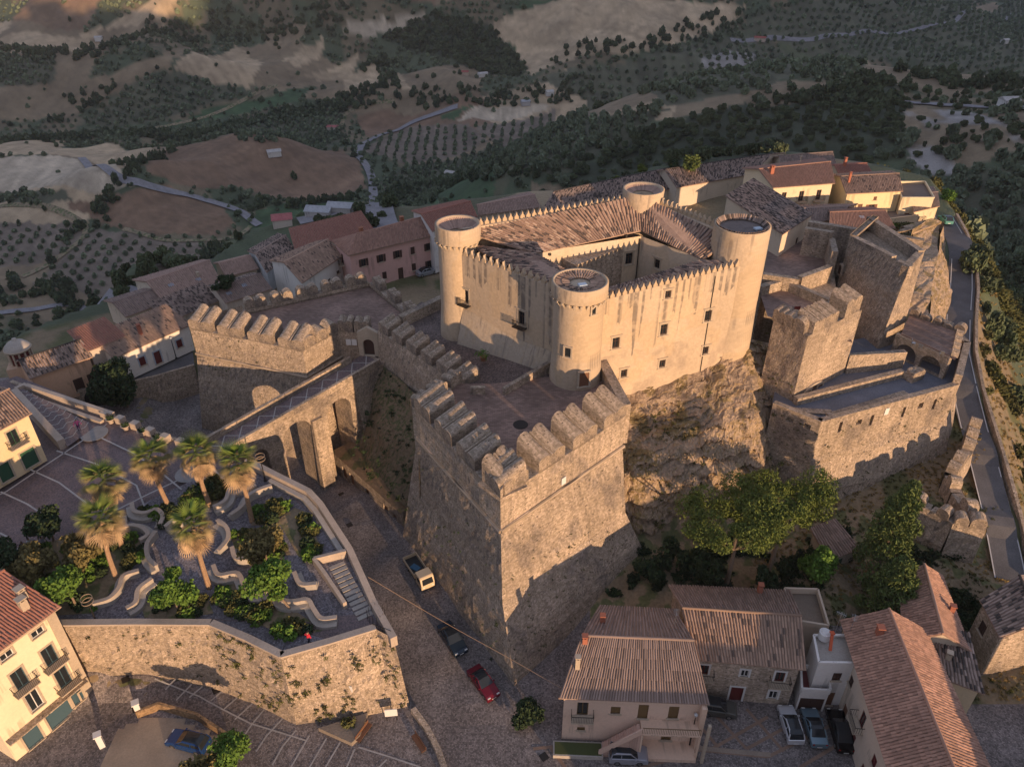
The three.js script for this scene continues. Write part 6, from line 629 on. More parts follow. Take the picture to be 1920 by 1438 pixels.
house('roofless_annex', 'beige walled roof terrace behind the stone house', { A: [1478, 1168], B: [1552, 1180], C: [1532, 1112], D: [1470, 1110], eave: 6.2, base: -0.2, roof: 'flat', rim: 0.7, wall: [0.55, 0.46, 0.37], deck: surf(tConcrete, [0.55, 0.48, 0.42], 0.01) });
house('white_flat_house', 'white flat roofed house between the stone house and long tiled house', { A: [1536, 1243], B: [1606, 1244], C: [1600, 1192], D: [1526, 1192], eave: 7.2, base: -0.2, roof: 'flat', wall: [0.74, 0.72, 0.7], sh: 'dark', wins: [[0, 0.62, 4.6, 0.9, 1.2, 's'], [0, 0.3, 1.8, 0.9, 0.9, 'w'], [0, 0.62, 0.4, 1.0, 2.1, 'd', 'brown']], ant: [[0.5, 0.95, 2.6], [0.85, 0.9, 2.2]] });
house('garage_annex', 'small annex with maroon terrace over an open garage', { A: [1502, 1298], B: [1555, 1301], C: [1552, 1256], D: [1500, 1254], eave: 3.2, base: -0.2, roof: 'flat', rim: 0.7, wall: [0.7, 0.68, 0.66], deck: plain(0.16, 0.045, 0.045, 0.85), sh: 'dark', wins: [[0, 0.5, 0.15, 2.5, 2.3, 's']] });
const longH = house('long_house', 'long house with salmon pink pantile roof beside the parked cars', { A: [1586, 1168], B: [1686, 1480], C: [1868, 1480], D: [1731, 1184], eave: 8, base: -0.2, rise: 2.3, roof: 'gableU', wall: [0.62, 0.52, 0.42], pal: tilesRows, pitch: 0.32, len: 0.42, wide: 0.8, sh: 'red', wins: [[0, 0.28, 4.6, 0.9, 1.3, 's', 'dark'], [0, 0.52, 4.3, 1.0, 1.9, 'b'], [0, 0.75, 4.3, 0.9, 1.3, 's'], [0, 0.5, 0.2, 1.1, 2.2, 'd'], [0, 0.7, 0.9, 1, 1.5, 's'], [0, 0.88, 4.4, 1.0, 1.6, 'w'], [0, 0.2, 0.9, 0.8, 0.8, 'w'], [0, 0.33, 0.2, 1, 2.1, 'd', 'brown']], chim: [[0.13, 0.3, 0.6, 0.9]] });
house('garden_wall_house', 'house with sunlit pink tiles beside the tall cedar', { A: [1690, 1085], B: [1705, 1196], C: [1812, 1214], D: [1763, 1082], eave: 7, base: -0.2, rise: 1.7, roof: 'gableU', wall: [0.6, 0.52, 0.42], pal: tilesRows, pitch: 0.32, len: 0.42, wide: 0.8, wins: [[1, 0.5, 4, 0.6, 0.6, 's', 'dark']], chim: [[0.55, 0.93, 0.5, 0.8]] });
house('mossy_roof_house', 'cream house with mossy grey tiled roof below the path', { A: [1757, 1262], B: [1838, 1292], C: [1806, 1206], D: [1748, 1196], eave: 6, base: -0.2, rise: 1.2, roof: 'shed', wall: [0.72, 0.6, 0.42], pal: tilesGrey, chim: [[0.3, 0.4, 0.5, 0.8, M.stoneTrim]] });
house('corner_cottage', 'cottage with dark tiled roof at the far corner of the lane', { A: [1880, 1190], B: [1990, 1180], C: [1960, 1080], D: [1846, 1128], eave: 7, base: -0.5, rise: 1.6, roof: 'gableV', wall: [0.5, 0.4, 0.3], wallMat: M.rubble, pal: tilesGrey, wins: [[3, 0.35, 4.2, 1.2, 1.6, 's', 'dark']] });
house('garden_shed', 'small shed with brown sloping roof under the pine trees', { A: [1555, 1046], B: [1606, 1026], C: [1565, 985], D: [1525, 1000], eave: 5.5, base: 2, rise: 0.5, roof: 'shed', wall: [0.5, 0.45, 0.38], pal: tilesBrown, pitch: 0.4, sh: 'green', wins: [[0, 0.5, 0.6, 0.9, 1.8, 'd', 'green']] });
// lower left
const leftH = house('cream_town_house', 'tall cream town house with iron balconies and red tiled roof', { A: [-75, 1262], B: [93, 1140], C: [-60, 1085], D: [-230, 1180], eave: 14.3, base: 0, rise: 2.6, roof: 'gableU', wall: [0.8, 0.69, 0.5], pal: tilesBright, pitch: 0.3, over: 0.6, sh: 'blue', trim: M.stoneTrim, wins: [[0, 0.78, 12.3, 1.2, 0.8, 'w'], [0, 0.42, 12.3, 1.2, 0.8, 'w'], [0, 0.78, 8.0, 1.2, 2.4, 'b', 'blue'], [0, 0.42, 8.0, 1.2, 2.4, 'b', 'blue'], [0, 0.8, 4.3, 1.25, 2.5, 'b'], [0, 0.44, 4.3, 1.25, 2.5, 'w'], [0, 0.83, 0.9, 1.3, 2.4, 's'], [0, 0.6, 0.3, 2.6, 2.6, 'd', 'blue'], [0, 0.25, 0.3, 1.6, 2.6, 'd', 'blue'], [0, 0.93, 0.3, 1.0, 1.8, 's']], chim: [[0.85, 0.12, 0.7, 1.2, M.stoneTrim], [0.93, 0.2, 0.7, 1.2, M.stoneTrim]] });
{ const { t, A, B: Bq } = leftH, turn = face2(A, Bq), n = V(Math.sin(turn), 0, Math.cos(turn)), Q = (u, d, y) => along(A, Bq, u, y).addScaledVector(n, d), b = new Build(), L = A.distanceTo(Bq); b.box(Q(0.97, 0.06, 0), 0.9, 14.1, 0.14, turn).box(Q(0.5, 0.12, 13.6), L + 0.3, 0.5, 0.3, turn); part('pilaster', b.geo(), M.stoneTrim, t); part('ledge', new Build().box(Q(0.5, 0.4, 3.4), L * 0.98, 0.16, 0.9, turn).geo(), M.rubble, t); }
house('cream_square_house', 'cream house with green door at the edge of the square', { A: [-90, 850], B: [50, 775], C: [-10, 728], D: [-150, 790], eave: 19.2, base: 11.8, rise: 1.4, roof: 'gableU', wall: [0.74, 0.6, 0.38], pal: tilesOld, sh: 'green', trim: M.stoneTrim, wins: [[0, 0.72, 4.4, 1.2, 2.0, 'b', 'green'], [0, 0.8, 0.5, 1.8, 2.4, 'd', 'green'], [0, 0.45, 0.5, 1.5, 2.4, 'd', 'green']] });
// upper street to the west
house('peach_church', 'peach rendered church nave with arched openings and grey tiles', { cat: 'church', A: [58, 706], B: [166, 668], d: 6, eave: 12.4, base: 6.5, rise: 1.5, roof: 'gableU', wall: [0.66, 0.43, 0.29], pal: tilesGrey, sh: 'dark', wins: [[0, 0.68, 0.8, 1.4, 2.2, 's'], [0, 0.93, 0.8, 1.2, 2.2, 's']] });
{ const t = thing('domed_drum', 'round belfry drum with red panels and grey stone dome', 'dome', at(47, 690, 10)); part('base', new Build().box(V(0, -4, 0), 4, 5.2, 4, 0.35).geo(), wall(0.6, 0.42, 0.3), t); part('drum', lathe([[1.5, 1.0], [1.5, 3.4]], 24), SH.red, t); for (let i = 0; i < 12; i++) { const a = i / 12 * 6.283; part('column', new THREE.CylinderGeometry(0.14, 0.16, 2.4, 8), M.stoneTrim, t, V(Math.sin(a) * 1.6, 2.2, Math.cos(a) * 1.6)); } part('cornice', lathe([[1.3, 3.4], [1.85, 3.4], [1.95, 3.6], [1.9, 3.75], [1.3, 3.75]], 28), M.stoneTrim, t); part('dome', lathe([[1.85, 3.75], [1.7, 4.1], [1.2, 4.6], [0.6, 4.9], [0.35, 5.05], [0.3, 5.3], [0.01, 5.35]], 24), M.concrete, t); }
house('red_roof_cottage', 'small cottage with bright red tiles and a red shuttered window', { A: [166, 655], B: [229, 630], d: 5.5, eave: 13.2, base: 6.5, rise: 1.1, roof: 'shed', wall: [0.55, 0.48, 0.42], pal: tilesBright, sh: 'red', wins: [[0, 0.85, 5.2, 0.9, 1.0, 's', 'red']] });
house('white_blue_house', 'low white house with blue grey trim and dark red windows', { A: [214, 668], B: [352, 608], d: 6, eave: 12.2, base: 7.3, rise: 1.4, roof: 'shed', wall: [0.74, 0.7, 0.64], pal: tilesOld, sh: 'red', trim: wall(0.4, 0.45, 0.52), wins: [[0, 0.3, 1.4, 1.0, 1.5, 's'], [0, 0.5, 0.5, 1.1, 2.2, 'd', 'red'], [0, 0.82, 1.6, 1.0, 1.4, 's']], chim: [[0.45, 0.35, 0.5, 1.6]] });
house('brown_roof_house', 'cream house with plain brown roof behind the white cottage', { A: [236, 592], B: [306, 567], C: [268, 543], D: [199, 564], eave: 9.5, base: 3, rise: 1.1, roof: 'gableU', wall: [0.62, 0.53, 0.42], pal: tilesBrown, sh: 'brown', wins: [[0, 0.4, 4, 1.1, 1.1, 's'], [0, 0.85, 4.4, 0.8, 0.9, 's', 'red']] });
house('pale_roof_house', 'long pale house with broad dusty pink roof and two skylights', { A: [316, 573], B: [413, 532], C: [376, 489], D: [252, 525], eave: 9.5, base: 2.5, rise: 2.2, roof: 'gableU', wall: [0.66, 0.6, 0.5], pal: tilesPale, sh: 'dark', wins: [[0, 0.2, 4.5, 1.1, 1.0, 's'], [0, 0.5, 4.5, 1.1, 1.0, 's'], [0, 0.85, 4.5, 1.1, 1.0, 's'], [3, 0.5, 4.5, 1, 1.2, 's']], sky: [[0.25, 0.3], [0.7, 0.22]], chim: [[0.72, 0.28, 0.45, 0.7, M.stoneTrim]] });
house('dark_tile_house', 'low house with dark old tiles beside the bastion', { A: [318, 600], B: [415, 560], d: 6, eave: 9, base: 3, rise: 1.2, roof: 'shed', wall: [0.5, 0.43, 0.36], pal: tilesGrey });
house('small_pink_roof', 'small outbuilding with a plain pink roof', { A: [425, 517], B: [480, 503], d: 7, eave: 9, base: 2, rise: 1.3, roof: 'gableU', wall: [0.6, 0.52, 0.4], pal: tilesPale });
house('skylight_house', 'low house with two blue skylights in dusty brown roof', { A: [424, 566], B: [505, 541], d: 8, eave: 10.5, base: 3, rise: 1.3, roof: 'gableU', wall: [0.58, 0.5, 0.42], pal: tilesBrown, pal2: tilesGrey, sky: [[0.15, 0.2], [0.55, 0.3]] });
house('grey_gable_house', 'pale blue house with patched grey and red roof', { A: [500, 508], B: [552, 472], C: [520, 440], D: [466, 470], eave: 10, base: 2, rise: 1.5, roof: 'gableU', wall: [0.56, 0.6, 0.64], pal: tilesGrey, wins: [[3, 0.5, 4, 0.8, 1, 's']] });
house('white_gable_house', 'white house with mottled old roof behind the bastion battlements', { A: [566, 528], B: [640, 478], C: [590, 455], D: [509, 488], eave: 13, base: 5.5, rise: 1.7, roof: 'gableU', wall: [0.72, 0.72, 0.7], pal: tilesOld, sh: 'dark', wins: [[0, 0.25, 3.6, 1.2, 0.9, 's'], [0, 0.62, 2.5, 0.8, 2.1, 'd', 'dark'], [0, 0.86, 4.4, 1, 0.6, 's']] });
house('long_red_roof', 'long low building with dark red roof beyond the pink palazzo', { A: [556, 470], B: [696, 428], C: [676, 408], D: [546, 440], eave: 11.5, base: 3, rise: 1.2, roof: 'shed', wall: [0.55, 0.48, 0.4], pal: tilesBright });
house('pink_palazzo', 'pink palazzo with dark shutters and red hipped roof by parked car', { A: [655, 476], B: [817, 438], C: [800, 404], D: [628, 452], eave: 15.2, base: 7.4, rise: 1.8, roof: 'gableU', hip: 1, hipf: 0.16, wall: [0.66, 0.42, 0.38], pal: tilesRed, sh: 'dark', over: 0.5, wins: [...grid(0, [0.14, 0.34, 0.53, 0.9], [4.7], 0.95, 1.5, 'o'), [0, 0.71, 4.7, 0.9, 1.5, 's'], [0, 0.36, 1.0, 0.9, 1.5, 's'], [0, 0.55, 0.1, 1.1, 2.4, 'd', 'dark'], [0, 0.71, 1.2, 0.9, 1.5, 's'], [0, 0.9, 1.0, 0.95, 1.5, 'o'], [3, 0.4, 4.2, 0.9, 2.0, 'b', 'dark']], chim: [[0.25, 0.8, 0.7, 1, M.terracotta], [0.7, 0.85, 0.7, 1, M.terracotta]] });
house('white_red_roof_house', 'white house with plain dark red roof behind the round tower', { A: [812, 432], B: [892, 406], C: [868, 376], D: [775, 396], eave: 17, base: 8, rise: 1.3, roof: 'gableU', wall: [0.74, 0.73, 0.72], pal: tilesBright, wins: [[3, 0.5, 5, 0.8, 1, 's', 'dark']] });
house('tan_roof_house', 'low building with tan roofs behind the palace battlements', { A: [900, 402], B: [1010, 388], C: [990, 362], D: [895, 385], eave: 16, base: 9, rise: 1.0, roof: 'gableU', wall: [0.5, 0.44, 0.36], pal: tilesPale });
// behind the palace
house('long_old_range', 'long range with weathered tile roof behind the palace', { A: [1010, 408], B: [1262, 352], C: [1240, 318], D: [1068, 354], eave: 18, base: 11, rise: 2.2, roof: 'gableU', wall: [0.6, 0.52, 0.42], pal: tilesGrey });
house('upper_old_range', 'second long range with mottled old tiles beside dark conifers', { A: [1270, 350], B: [1412, 326], C: [1470, 288], D: [1225, 322], eave: 19.5, base: 13, rise: 2, roof: 'gableU', wall: [0.6, 0.52, 0.42], pal: tilesGrey });
house('far_old_range', 'short range with brown tiles behind the balcony house', { A: [1470, 318], B: [1566, 308], C: [1546, 290], D: [1452, 296], eave: 20, base: 14, rise: 1.6, roof: 'gableU', wall: [0.6, 0.52, 0.42], pal: tilesBrown });
house('grey_tile_hall', 'plain lit hall with big grey tiled roof beside the round tower', { A: [1468, 437], B: [1523, 401], C: [1412, 346], D: [1362, 378], eave: 27, base: 18, rise: 0.9, roof: 'shed', wall: [0.7, 0.58, 0.44], pal: tilesGrey, pitch: 0.3, sh: 'dark', over: 0.25, wins: [[0, 0.62, 4.5, 0.8, 1.6, 's'], [0, 0.65, 1.0, 0.9, 2.0, 'd', 'dark']] });
house('balcony_house', 'cream house with brown roof and long balconies above the hall', { A: [1452, 350], B: [1562, 342], C: [1540, 298], D: [1398, 316], eave: 23.5, base: 16, rise: 1.6, roof: 'gableU', wall: [0.74, 0.64, 0.46], pal: tilesRed, pitch: 0.3, sh: 'brown', over: 0.5, wins: [...grid(0, [0.2, 0.5, 0.8], [4.2], 1.0, 2.0, 'b', 'brown'), ...grid(0, [0.2, 0.5, 0.8], [0.8], 1.0, 2.0, 'd', 'brown'), [3, 0.35, 4, 0.9, 1.9, 'b', 'brown'], [3, 0.75, 4.2, 0.9, 1.3, 's']], chim: [[0.1, 0.35, 0.7, 1.4]], ant: [[0.6, 0.6, 2]] });
house('small_red_roof', 'small house with orange red roof and tall chimney far behind', { A: [1575, 326], B: [1632, 322], C: [1610, 306], D: [1558, 310], eave: 21, base: 14, rise: 0.8, roof: 'gableU', wall: [0.66, 0.56, 0.42], pal: tilesBright, chim: [[0.25, 0.4, 0.5, 1.8]] });
house('yellow_house', 'yellow cream house with mottled tile roof near the road', { A: [1590, 362], B: [1690, 357], C: [1670, 322], D: [1562, 328], eave: 22, base: 14.5, rise: 1.4, roof: 'gableU', wall: [0.78, 0.66, 0.42], pal: tilesOld, sh: 'brown', wins: [[0, 0.18, 3.2, 1.0, 1.9, 's'], [0, 0.3, 3.2, 1, 1.9, 's'], [0, 0.52, 3.4, 1.2, 1.5, 'o'], [0, 0.55, 5.8, 0.7, 0.7, 's'], [0, 0.3, 0.3, 1.0, 2.0, 'd']], chim: [[0.08, 0.3, 0.4, 2]] });
house('porch_house', 'low house with red brown roof and gabled timber porch', { A: [1560, 428], B: [1672, 425], C: [1632, 390], D: [1558, 394], eave: 20.5, base: 16, rise: 1.2, roof: 'gableU', wall: [0.7, 0.58, 0.42], pal: tilesRed, pitch: 0.3, sh: 'brown', over: 0.6, wins: [[0, 0.3, 0.8, 1.2, 2.0, 'd'], [0, 0.55, 1.2, 1.0, 1.3, 's'], [0, 0.85, 1.2, 1, 1.2, 's']], sky: [[0.55, 0.3]] });
house('maroon_roof_house', 'low house with maroon tile roof between hall and yellow house', { A: [1510, 418], B: [1566, 412], C: [1605, 384], D: [1500, 386], eave: 20, base: 16, rise: 1.0, roof: 'gableU', wall: [0.62, 0.52, 0.4], pal: tilesBrown });
house('flat_cream_house', 'cream stepped house with flat roofs at the end of the road', { A: [1692, 372], B: [1752, 372], C: [1735, 342], D: [1678, 342], eave: 21, base: 13, roof: 'flat', rim: 0.3, wall: [0.72, 0.62, 0.44], deck: surf(tConcrete, [0.5, 0.42, 0.38], 0.01), sh: 'brown', wins: [[0, 0.7, 3.6, 1, 2, 'b', 'brown'], [0, 0.3, 3.6, 1, 1.4, 's'], [0, 0.5, 0.6, 1, 2, 's']] });
house('lower_cream_house', 'small cream house with grey flat roof and terrace by the road', { A: [1662, 412], B: [1722, 404], C: [1720, 376], D: [1664, 380], eave: 18, base: 12.5, roof: 'flat', rim: 0.2, wall: [0.74, 0.6, 0.42], deck: surf(tConcrete, [0.45, 0.42, 0.42], 0.01), sh: 'brown', wins: [[0, 0.6, 2.2, 0.9, 1.4, 's'], [0, 0.2, 2.2, 0.9, 1.4, 's']] });
house('end_house', 'last small house with white chimney beside the road bend', { A: [1716, 396], B: [1760, 386], C: [1748, 352], D: [1700, 356], eave: 19, base: 12.5, rise: 0.8, roof: 'gableU', wall: [0.72, 0.6, 0.42], pal: tilesBrown, wins: [[0, 0.5, 3, 0.9, 1.3, 's', 'brown']] });
{ // upper street: paving, retaining wall with arch, lamp-side parapet
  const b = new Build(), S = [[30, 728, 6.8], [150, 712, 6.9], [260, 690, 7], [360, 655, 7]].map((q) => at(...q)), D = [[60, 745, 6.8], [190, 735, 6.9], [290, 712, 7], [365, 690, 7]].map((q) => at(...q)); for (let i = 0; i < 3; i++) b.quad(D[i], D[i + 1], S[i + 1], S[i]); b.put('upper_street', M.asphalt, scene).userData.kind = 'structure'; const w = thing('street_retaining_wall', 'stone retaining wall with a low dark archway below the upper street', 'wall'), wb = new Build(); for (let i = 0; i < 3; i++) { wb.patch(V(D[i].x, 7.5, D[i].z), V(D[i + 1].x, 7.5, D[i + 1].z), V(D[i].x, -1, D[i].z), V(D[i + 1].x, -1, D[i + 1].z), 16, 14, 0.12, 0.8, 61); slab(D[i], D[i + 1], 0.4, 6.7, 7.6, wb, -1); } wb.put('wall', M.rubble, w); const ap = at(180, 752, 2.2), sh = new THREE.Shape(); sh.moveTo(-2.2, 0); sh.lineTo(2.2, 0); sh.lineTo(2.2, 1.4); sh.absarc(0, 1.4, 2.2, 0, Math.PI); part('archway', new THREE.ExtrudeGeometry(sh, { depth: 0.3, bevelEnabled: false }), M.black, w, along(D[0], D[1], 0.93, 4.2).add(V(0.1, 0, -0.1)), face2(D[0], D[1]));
}
// far farm buildings in the valley
[[185, 75, 'white'], [624, 243, 'pink'], [514, 290, 'white'], [848, 330, 'white'], [870, 140, 'red'], [905, 143, 'white'], [1030, 177, 'white'], [1425, 76, 'red'], [985, 195, 'grey'], [640, 398, 'grey'], [600, 405, 'grey'], [530, 420, 'pink'], [1885, 80, 'white'], [1890, 198, 'white'], [660, 425, 'yellow']].forEach(([px, py, c], i) => { const p = onGround(px, py); const t = thing('farm_building', ['white farm shed among the valley fields', 'pink roofed farm cottage in the valley', 'grey farm shed on the valley floor', 'small red roofed farm building below the wooded cone', 'yellow farm store with grey roof below the houses'][{ white: 0, pink: 1, grey: 2, red: 3, yellow: 4 }[c]], 'farm building', p, rr(-0.5, 0.5), 'farm buildings in the valley'); if (p.length() < 420) t.scale.setScalar(0.62); const l = rr(7, 11), w = rr(5, 7), b = new Build(); b.box(V(0, -1, 0), l, 4, w); part('wall', b.geo(), wall(...({ white: [0.7, 0.7, 0.68], pink: [0.6, 0.55, 0.5], grey: [0.45, 0.45, 0.46], red: [0.6, 0.5, 0.42], yellow: [0.6, 0.45, 0.15] })[c]), t); const r = new Build(), e = 0.4, q = (x, y, z) => V(x * (l / 2 + e), y, z * (w / 2 + e)); r.quad(q(-1, 2.9, 1), q(1, 2.9, 1), q(1, 4.3, 0), q(-1, 4.3, 0)).quad(q(1, 2.9, -1), q(-1, 2.9, -1), q(-1, 4.3, 0), q(1, 4.3, 0)).tri(q(1, 2.9, 1), q(1, 2.9, -1), q(1, 4.3, 0)).tri(q(-1, 2.9, -1), q(-1, 2.9, 1), q(-1, 4.3, 0)); part('roof', r.geo(), { white: surf(tTile, [0.5, 0.48, 0.46], 0.01), pink: surf(tTile, [0.4, 0.14, 0.14], 0.01), grey: surf(tTile, [0.4, 0.42, 0.45], 0.01), red: surf(tTile, [0.35, 0.1, 0.08], 0.01), yellow: surf(tTile, [0.3, 0.32, 0.34], 0.01) }[c], t); });

// the row of houses across the square, just below the photograph's lower edge: its roofs keep the parking square in shade
for (const [x, z, l, w, h, lb] of [[27, -26, 15, 9, 8.2, 'plain house with tiled roof facing the pink house across the square'], [44, -24, 15, 9, 8.6, 'plain house with tiled roof facing the parked cars across the square'], [60, -25, 14, 9, 8.8, 'plain house with tiled roof facing the long house']]) { const t = thing('opposite_house', lb, 'house', V(x, -0.2, z)); part('wall', new Build().box(V(0, 0, 0), l, h, w).geo(), wall(0.66, 0.56, 0.44), t); const r = new Build(), q = (a, y, b) => V(a * (l / 2 + 0.4), y, b * (w / 2 + 0.4)); r.quad(q(-1, h, 1), q(1, h, 1), q(1, h + 1.8, 0), q(-1, h + 1.8, 0)).quad(q(1, h, -1), q(-1, h, -1), q(-1, h + 1.8, 0), q(1, h + 1.8, 0)).tri(q(1, h, 1), q(1, h, -1), q(1, h + 1.8, 0)).tri(q(-1, h, -1), q(-1, h, 1), q(-1, h + 1.8, 0)); part('roof', r.geo(), surf(tTile, [0.3, 0.2, 0.15], 0.02), t); }

// ------------------------------------------------------------------ trees and plants
function limb(b, a, c, r0, r1, bend = 0.3) { const m = a.clone().lerp(c, 0.5).add(V(rr(-bend, bend), 0, rr(-bend, bend))), cv = new THREE.CatmullRomCurve3([a, m, c]), n = 8, k = 7; let prev; for (let i = 0; i <= n; i++) { const p = cv.getPointAt(i / n), r = mix(r0, r1, i / n) * (1 + 0.12 * Math.sin(i * 3.1)), ring = []; for (let j = 0; j < k; j++) { const t = j / k * 6.2832; ring.push(V(p.x + Math.cos(t) * r, p.y, p.z + Math.sin(t) * r)); } if (prev) for (let j = 0; j < k; j++) b.quad(prev[j], ring[j], ring[(j + 1) % k], prev[(j + 1) % k]); prev = ring; } }
function broadleaf(name, label, pos, h, rx, ry, n, leaf, mat, o = {}) {
  const t = thing(name, label, o.cat ?? 'tree', pos, 0, o.group), lobes = []; for (let i = 0; i < (o.lobes ?? 9); i++) { if (o.clump) { const a = i * 2.4, y = -0.55 + 1.45 * ((i * 0.618) % 1), r = Math.sqrt(Math.max(0.05, 1 - y * y)) * rr(0.45, 1.05); lobes.push([Math.cos(a) * r, y * 0.8, Math.sin(a) * r, rr(0.15, 0.31)]); } else lobes.push([rr(-0.62, 0.62), rr(-0.5, 0.55), rr(-0.62, 0.62), rr(0.3, 0.52)]); } if (!o.clump) lobes.push([0, 0, 0, 0.6]);
  const lean = o.lean ?? V(0, 0, 0), b = new Build(); limb(b, V(0, -0.3, 0), V(lean.x, h - ry * 0.3, lean.z), o.r ?? 0.22, (o.r ?? 0.22) * 0.5); for (let i = 0; i < 5; i++) { const l = lobes[i]; limb(b, V(lean.x * 0.7, h - ry * 0.7, lean.z * 0.7), V(l[0] * rx + lean.x, h + l[1] * ry, l[2] * rx + lean.z), (o.r ?? 0.22) * 0.45, 0.04); } part('trunk', b.geo(), M.bark, t); part('crown', leafCloud(n, rx, ry, rx, leaf, { lobes, hollow: o.clump ? 0.55 : 0.25, tone: 0.5, thin: o.thin }), mat, t, V(lean.x, h, lean.z)); return t;
}
const GR = (px, py) => { let p = at(px, py, 1); for (let i = 0; i < 14; i++) p = at(px, py, groundH(p.x, p.z)); return p; };
broadleaf('pine_tree', 'broad sunlit pine with rounded clumps in front of the cliff', GR(1362, 1098), 9.8, 6.2, 5.4, 26000, 0.12, FO.pine, { lobes: 34, clump: 1, r: 0.34, thin: 0.4 });
broadleaf('pine_tree', 'broad pine with rounded clumps against the terrace wall', GR(1440, 1075), 10.8, 5.9, 5.5, 25000, 0.12, FO.pine, { lobes: 32, clump: 1, r: 0.32, thin: 0.4, lean: V(0.3, 0, -0.8) });
function conifer(label, pos, h, r, n, lean) { const t = thing('cedar_tree', label, 'cedar', pos), lobes = [], b = new Build(); limb(b, V(0, -0.3, 0), V(lean, h * 0.9, 0), 0.32, 0.05, 0.2); for (let i = 0; i < 46; i++) { const k = i / 46, a = i * 2.4, w = (1 - k * 0.85) * rr(0.55, 1.25); lobes.push([Math.cos(a) * w * 0.75, -1 + 2 * k, Math.sin(a) * w * 0.75, 0.3 * (1 - k * 0.5) * rr(0.7, 1.2)]); if (i % 5 === 0) limb(b, V(lean * (0.25 + k * 0.7), h * (0.25 + 0.7 * k), 0), V(lean * (0.25 + k * 0.7) + Math.cos(a) * w * r * 0.9, h * (0.22 + 0.7 * k), Math.sin(a) * w * r * 0.9), 0.08, 0.02); } part('trunk', b.geo(), M.bark, t); const g = leafCloud(n, r, h * 0.4, r, 0.2, { lobes, hollow: 0.1, tone: 0.5, thin: 0.3 }), p = g.attributes.position; for (let i = 0; i < p.count; i++) p.setX(i, p.getX(i) + lean * (0.6 + 0.4 * p.getY(i) / (h * 0.4))); part('crown', g, FO.cedar, t, V(0, h * 0.6, 0)); }
conifer('tall feathery cedar rising beside the ruined town wall', GR(1640, 1085), 15, 4.0, 12000, 0.5); conifer('second cedar with drooping branches above the pink tiled roofs', GR(1652, 1160), 9.5, 3.8, 9000, 0.4);
broadleaf('citrus_tree', 'round dense yellow green tree beside the garden shed', GR(1528, 1095), 3.6, 2.6, 2.6, 5200, 0.14, FO.bright, { lobes: 8 });
broadleaf('shade_tree', 'big dark round tree in front of the street retaining wall', at(238, 762, 4.6), 5.0, 4.0, 4.2, 9000, 0.2, FO.dark, { lobes: 10 });
for (const [px, py, h, r, n, m, l, ln] of [[140, 1140, 3.4, 2.8, 4200, FO.bright, 'bright green mulberry beside the town house', 0], [338, 1148, 3.2, 2.7, 4200, FO.bright, 'bright green mulberry in front of the curved benches', 0], [552, 1150, 4.4, 2.7, 3800, FO.bright, 'leaning bright green mulberry above the long serpentine bench', -1.8], [505, 1060, 3.2, 2.5, 4200, FO.dusty, 'dusty grey green tree in the middle planting bed', 0], [165, 1075, 3.0, 2.5, 3600, FO.dusty, 'dusty tree under the paired palms', 0], [70, 1100, 3.2, 2.6, 3600, FO.dusty, 'dusty tree behind the red tiled roof', 0], [98, 1015, 2.6, 2.6, 3200, FO.dark, 'dark green spreading tree at the edge of the square', 0], [25, 1080, 3, 2.7, 3200, FO.dark, 'dark tree at the end of the garden beds', 0]]) broadleaf('garden_tree', l, onPlaza(px, py), h, r, r * 0.75, n, 0.15, m, { lean: V(ln, 0, ln * 0.3), lobes: 9, r: 0.16 });
broadleaf('yard_tree', 'leafy tree in the yard beside the blue hatchback', GR(432, 1440), 3.6, 2.4, 2.2, 3600, 0.15, FO.bright, { lobes: 8 }); broadleaf('yard_tree', 'small flowering tree at the yard fence', GR(395, 1480), 3.4, 2.2, 1.8, 2600, 0.15, FO.dusty, { lobes: 7 });
broadleaf('corner_shrub', 'dense green shrub at the street corner beside the pink house', GR(992, 1345), 1.6, 1.9, 1.7, 3000, 0.13, FO.dark, { cat: 'shrub', lobes: 6, r: 0.1 });
for (const [px, py, hh, h, r, m, l] of [[1288, 352, 20, 5, 2.4, FO.cedar, 'dark conifer behind the palace battlements'], [1262, 345, 20, 3.6, 2.0, FO.dark, 'dark bushy tree beside the conifer behind the palace'], [1156, 362, 19, 2.6, 1.5, FO.pine, 'small golden tree behind the rear battlements'], [1204, 330, 20, 1.8, 1.1, FO.pine, 'little sunlit treetop behind the rear tower'], [1768, 402, 13, 4.2, 2.0, FO.bright, 'single green tree at the road bend'], [424, 562, 12, 3.4, 2.2, FO.dark, 'dark tree behind the bastion battlements'], [1668, 440, 17, 2.0, 2.2, FO.bright, 'green bush beside the porch house'], [1700, 448, 17, 2.4, 2.4, FO.tuft, 'olive green bush above the roadside rock']]) broadleaf('town_tree', l, at(px, py, hh - 2.5), h, r, h * 0.45, 1800, 0.16, m, { lobes: 7, r: 0.14 });
// palms
const fan = (() => { const p = [], N = 13, put = (...v) => p.push(...v); for (let i = 0; i < N; i++) { const a0 = -1.35 + 2.7 * i / N, a1 = -1.35 + 2.7 * (i + 1) / N, am = (a0 + a1) / 2, f = (a, r, y) => [Math.sin(a) * r, y, 0.95 + Math.cos(a) * r]; put(...[0, 0.02, 0.95], ...f(a0, 0.3, -0.02), ...f(am, 0.36, 0.06), ...[0, 0.02, 0.95], ...f(am, 0.36, 0.06), ...f(a1, 0.3, -0.02), ...f(a0, 0.3, -0.02), ...f(am, 1.2, -0.35), ...f(am, 0.36, 0.06), ...f(am, 0.36, 0.06), ...f(am, 1.2, -0.35), ...f(a1, 0.3, -0.02)); } put(-0.03, 0, 0, 0.03, 0, 0, 0, 0.02, 1.0); const g = new THREE.BufferGeometry(); g.setAttribute('position', new THREE.Float32BufferAttribute(p, 3)); return g; })();
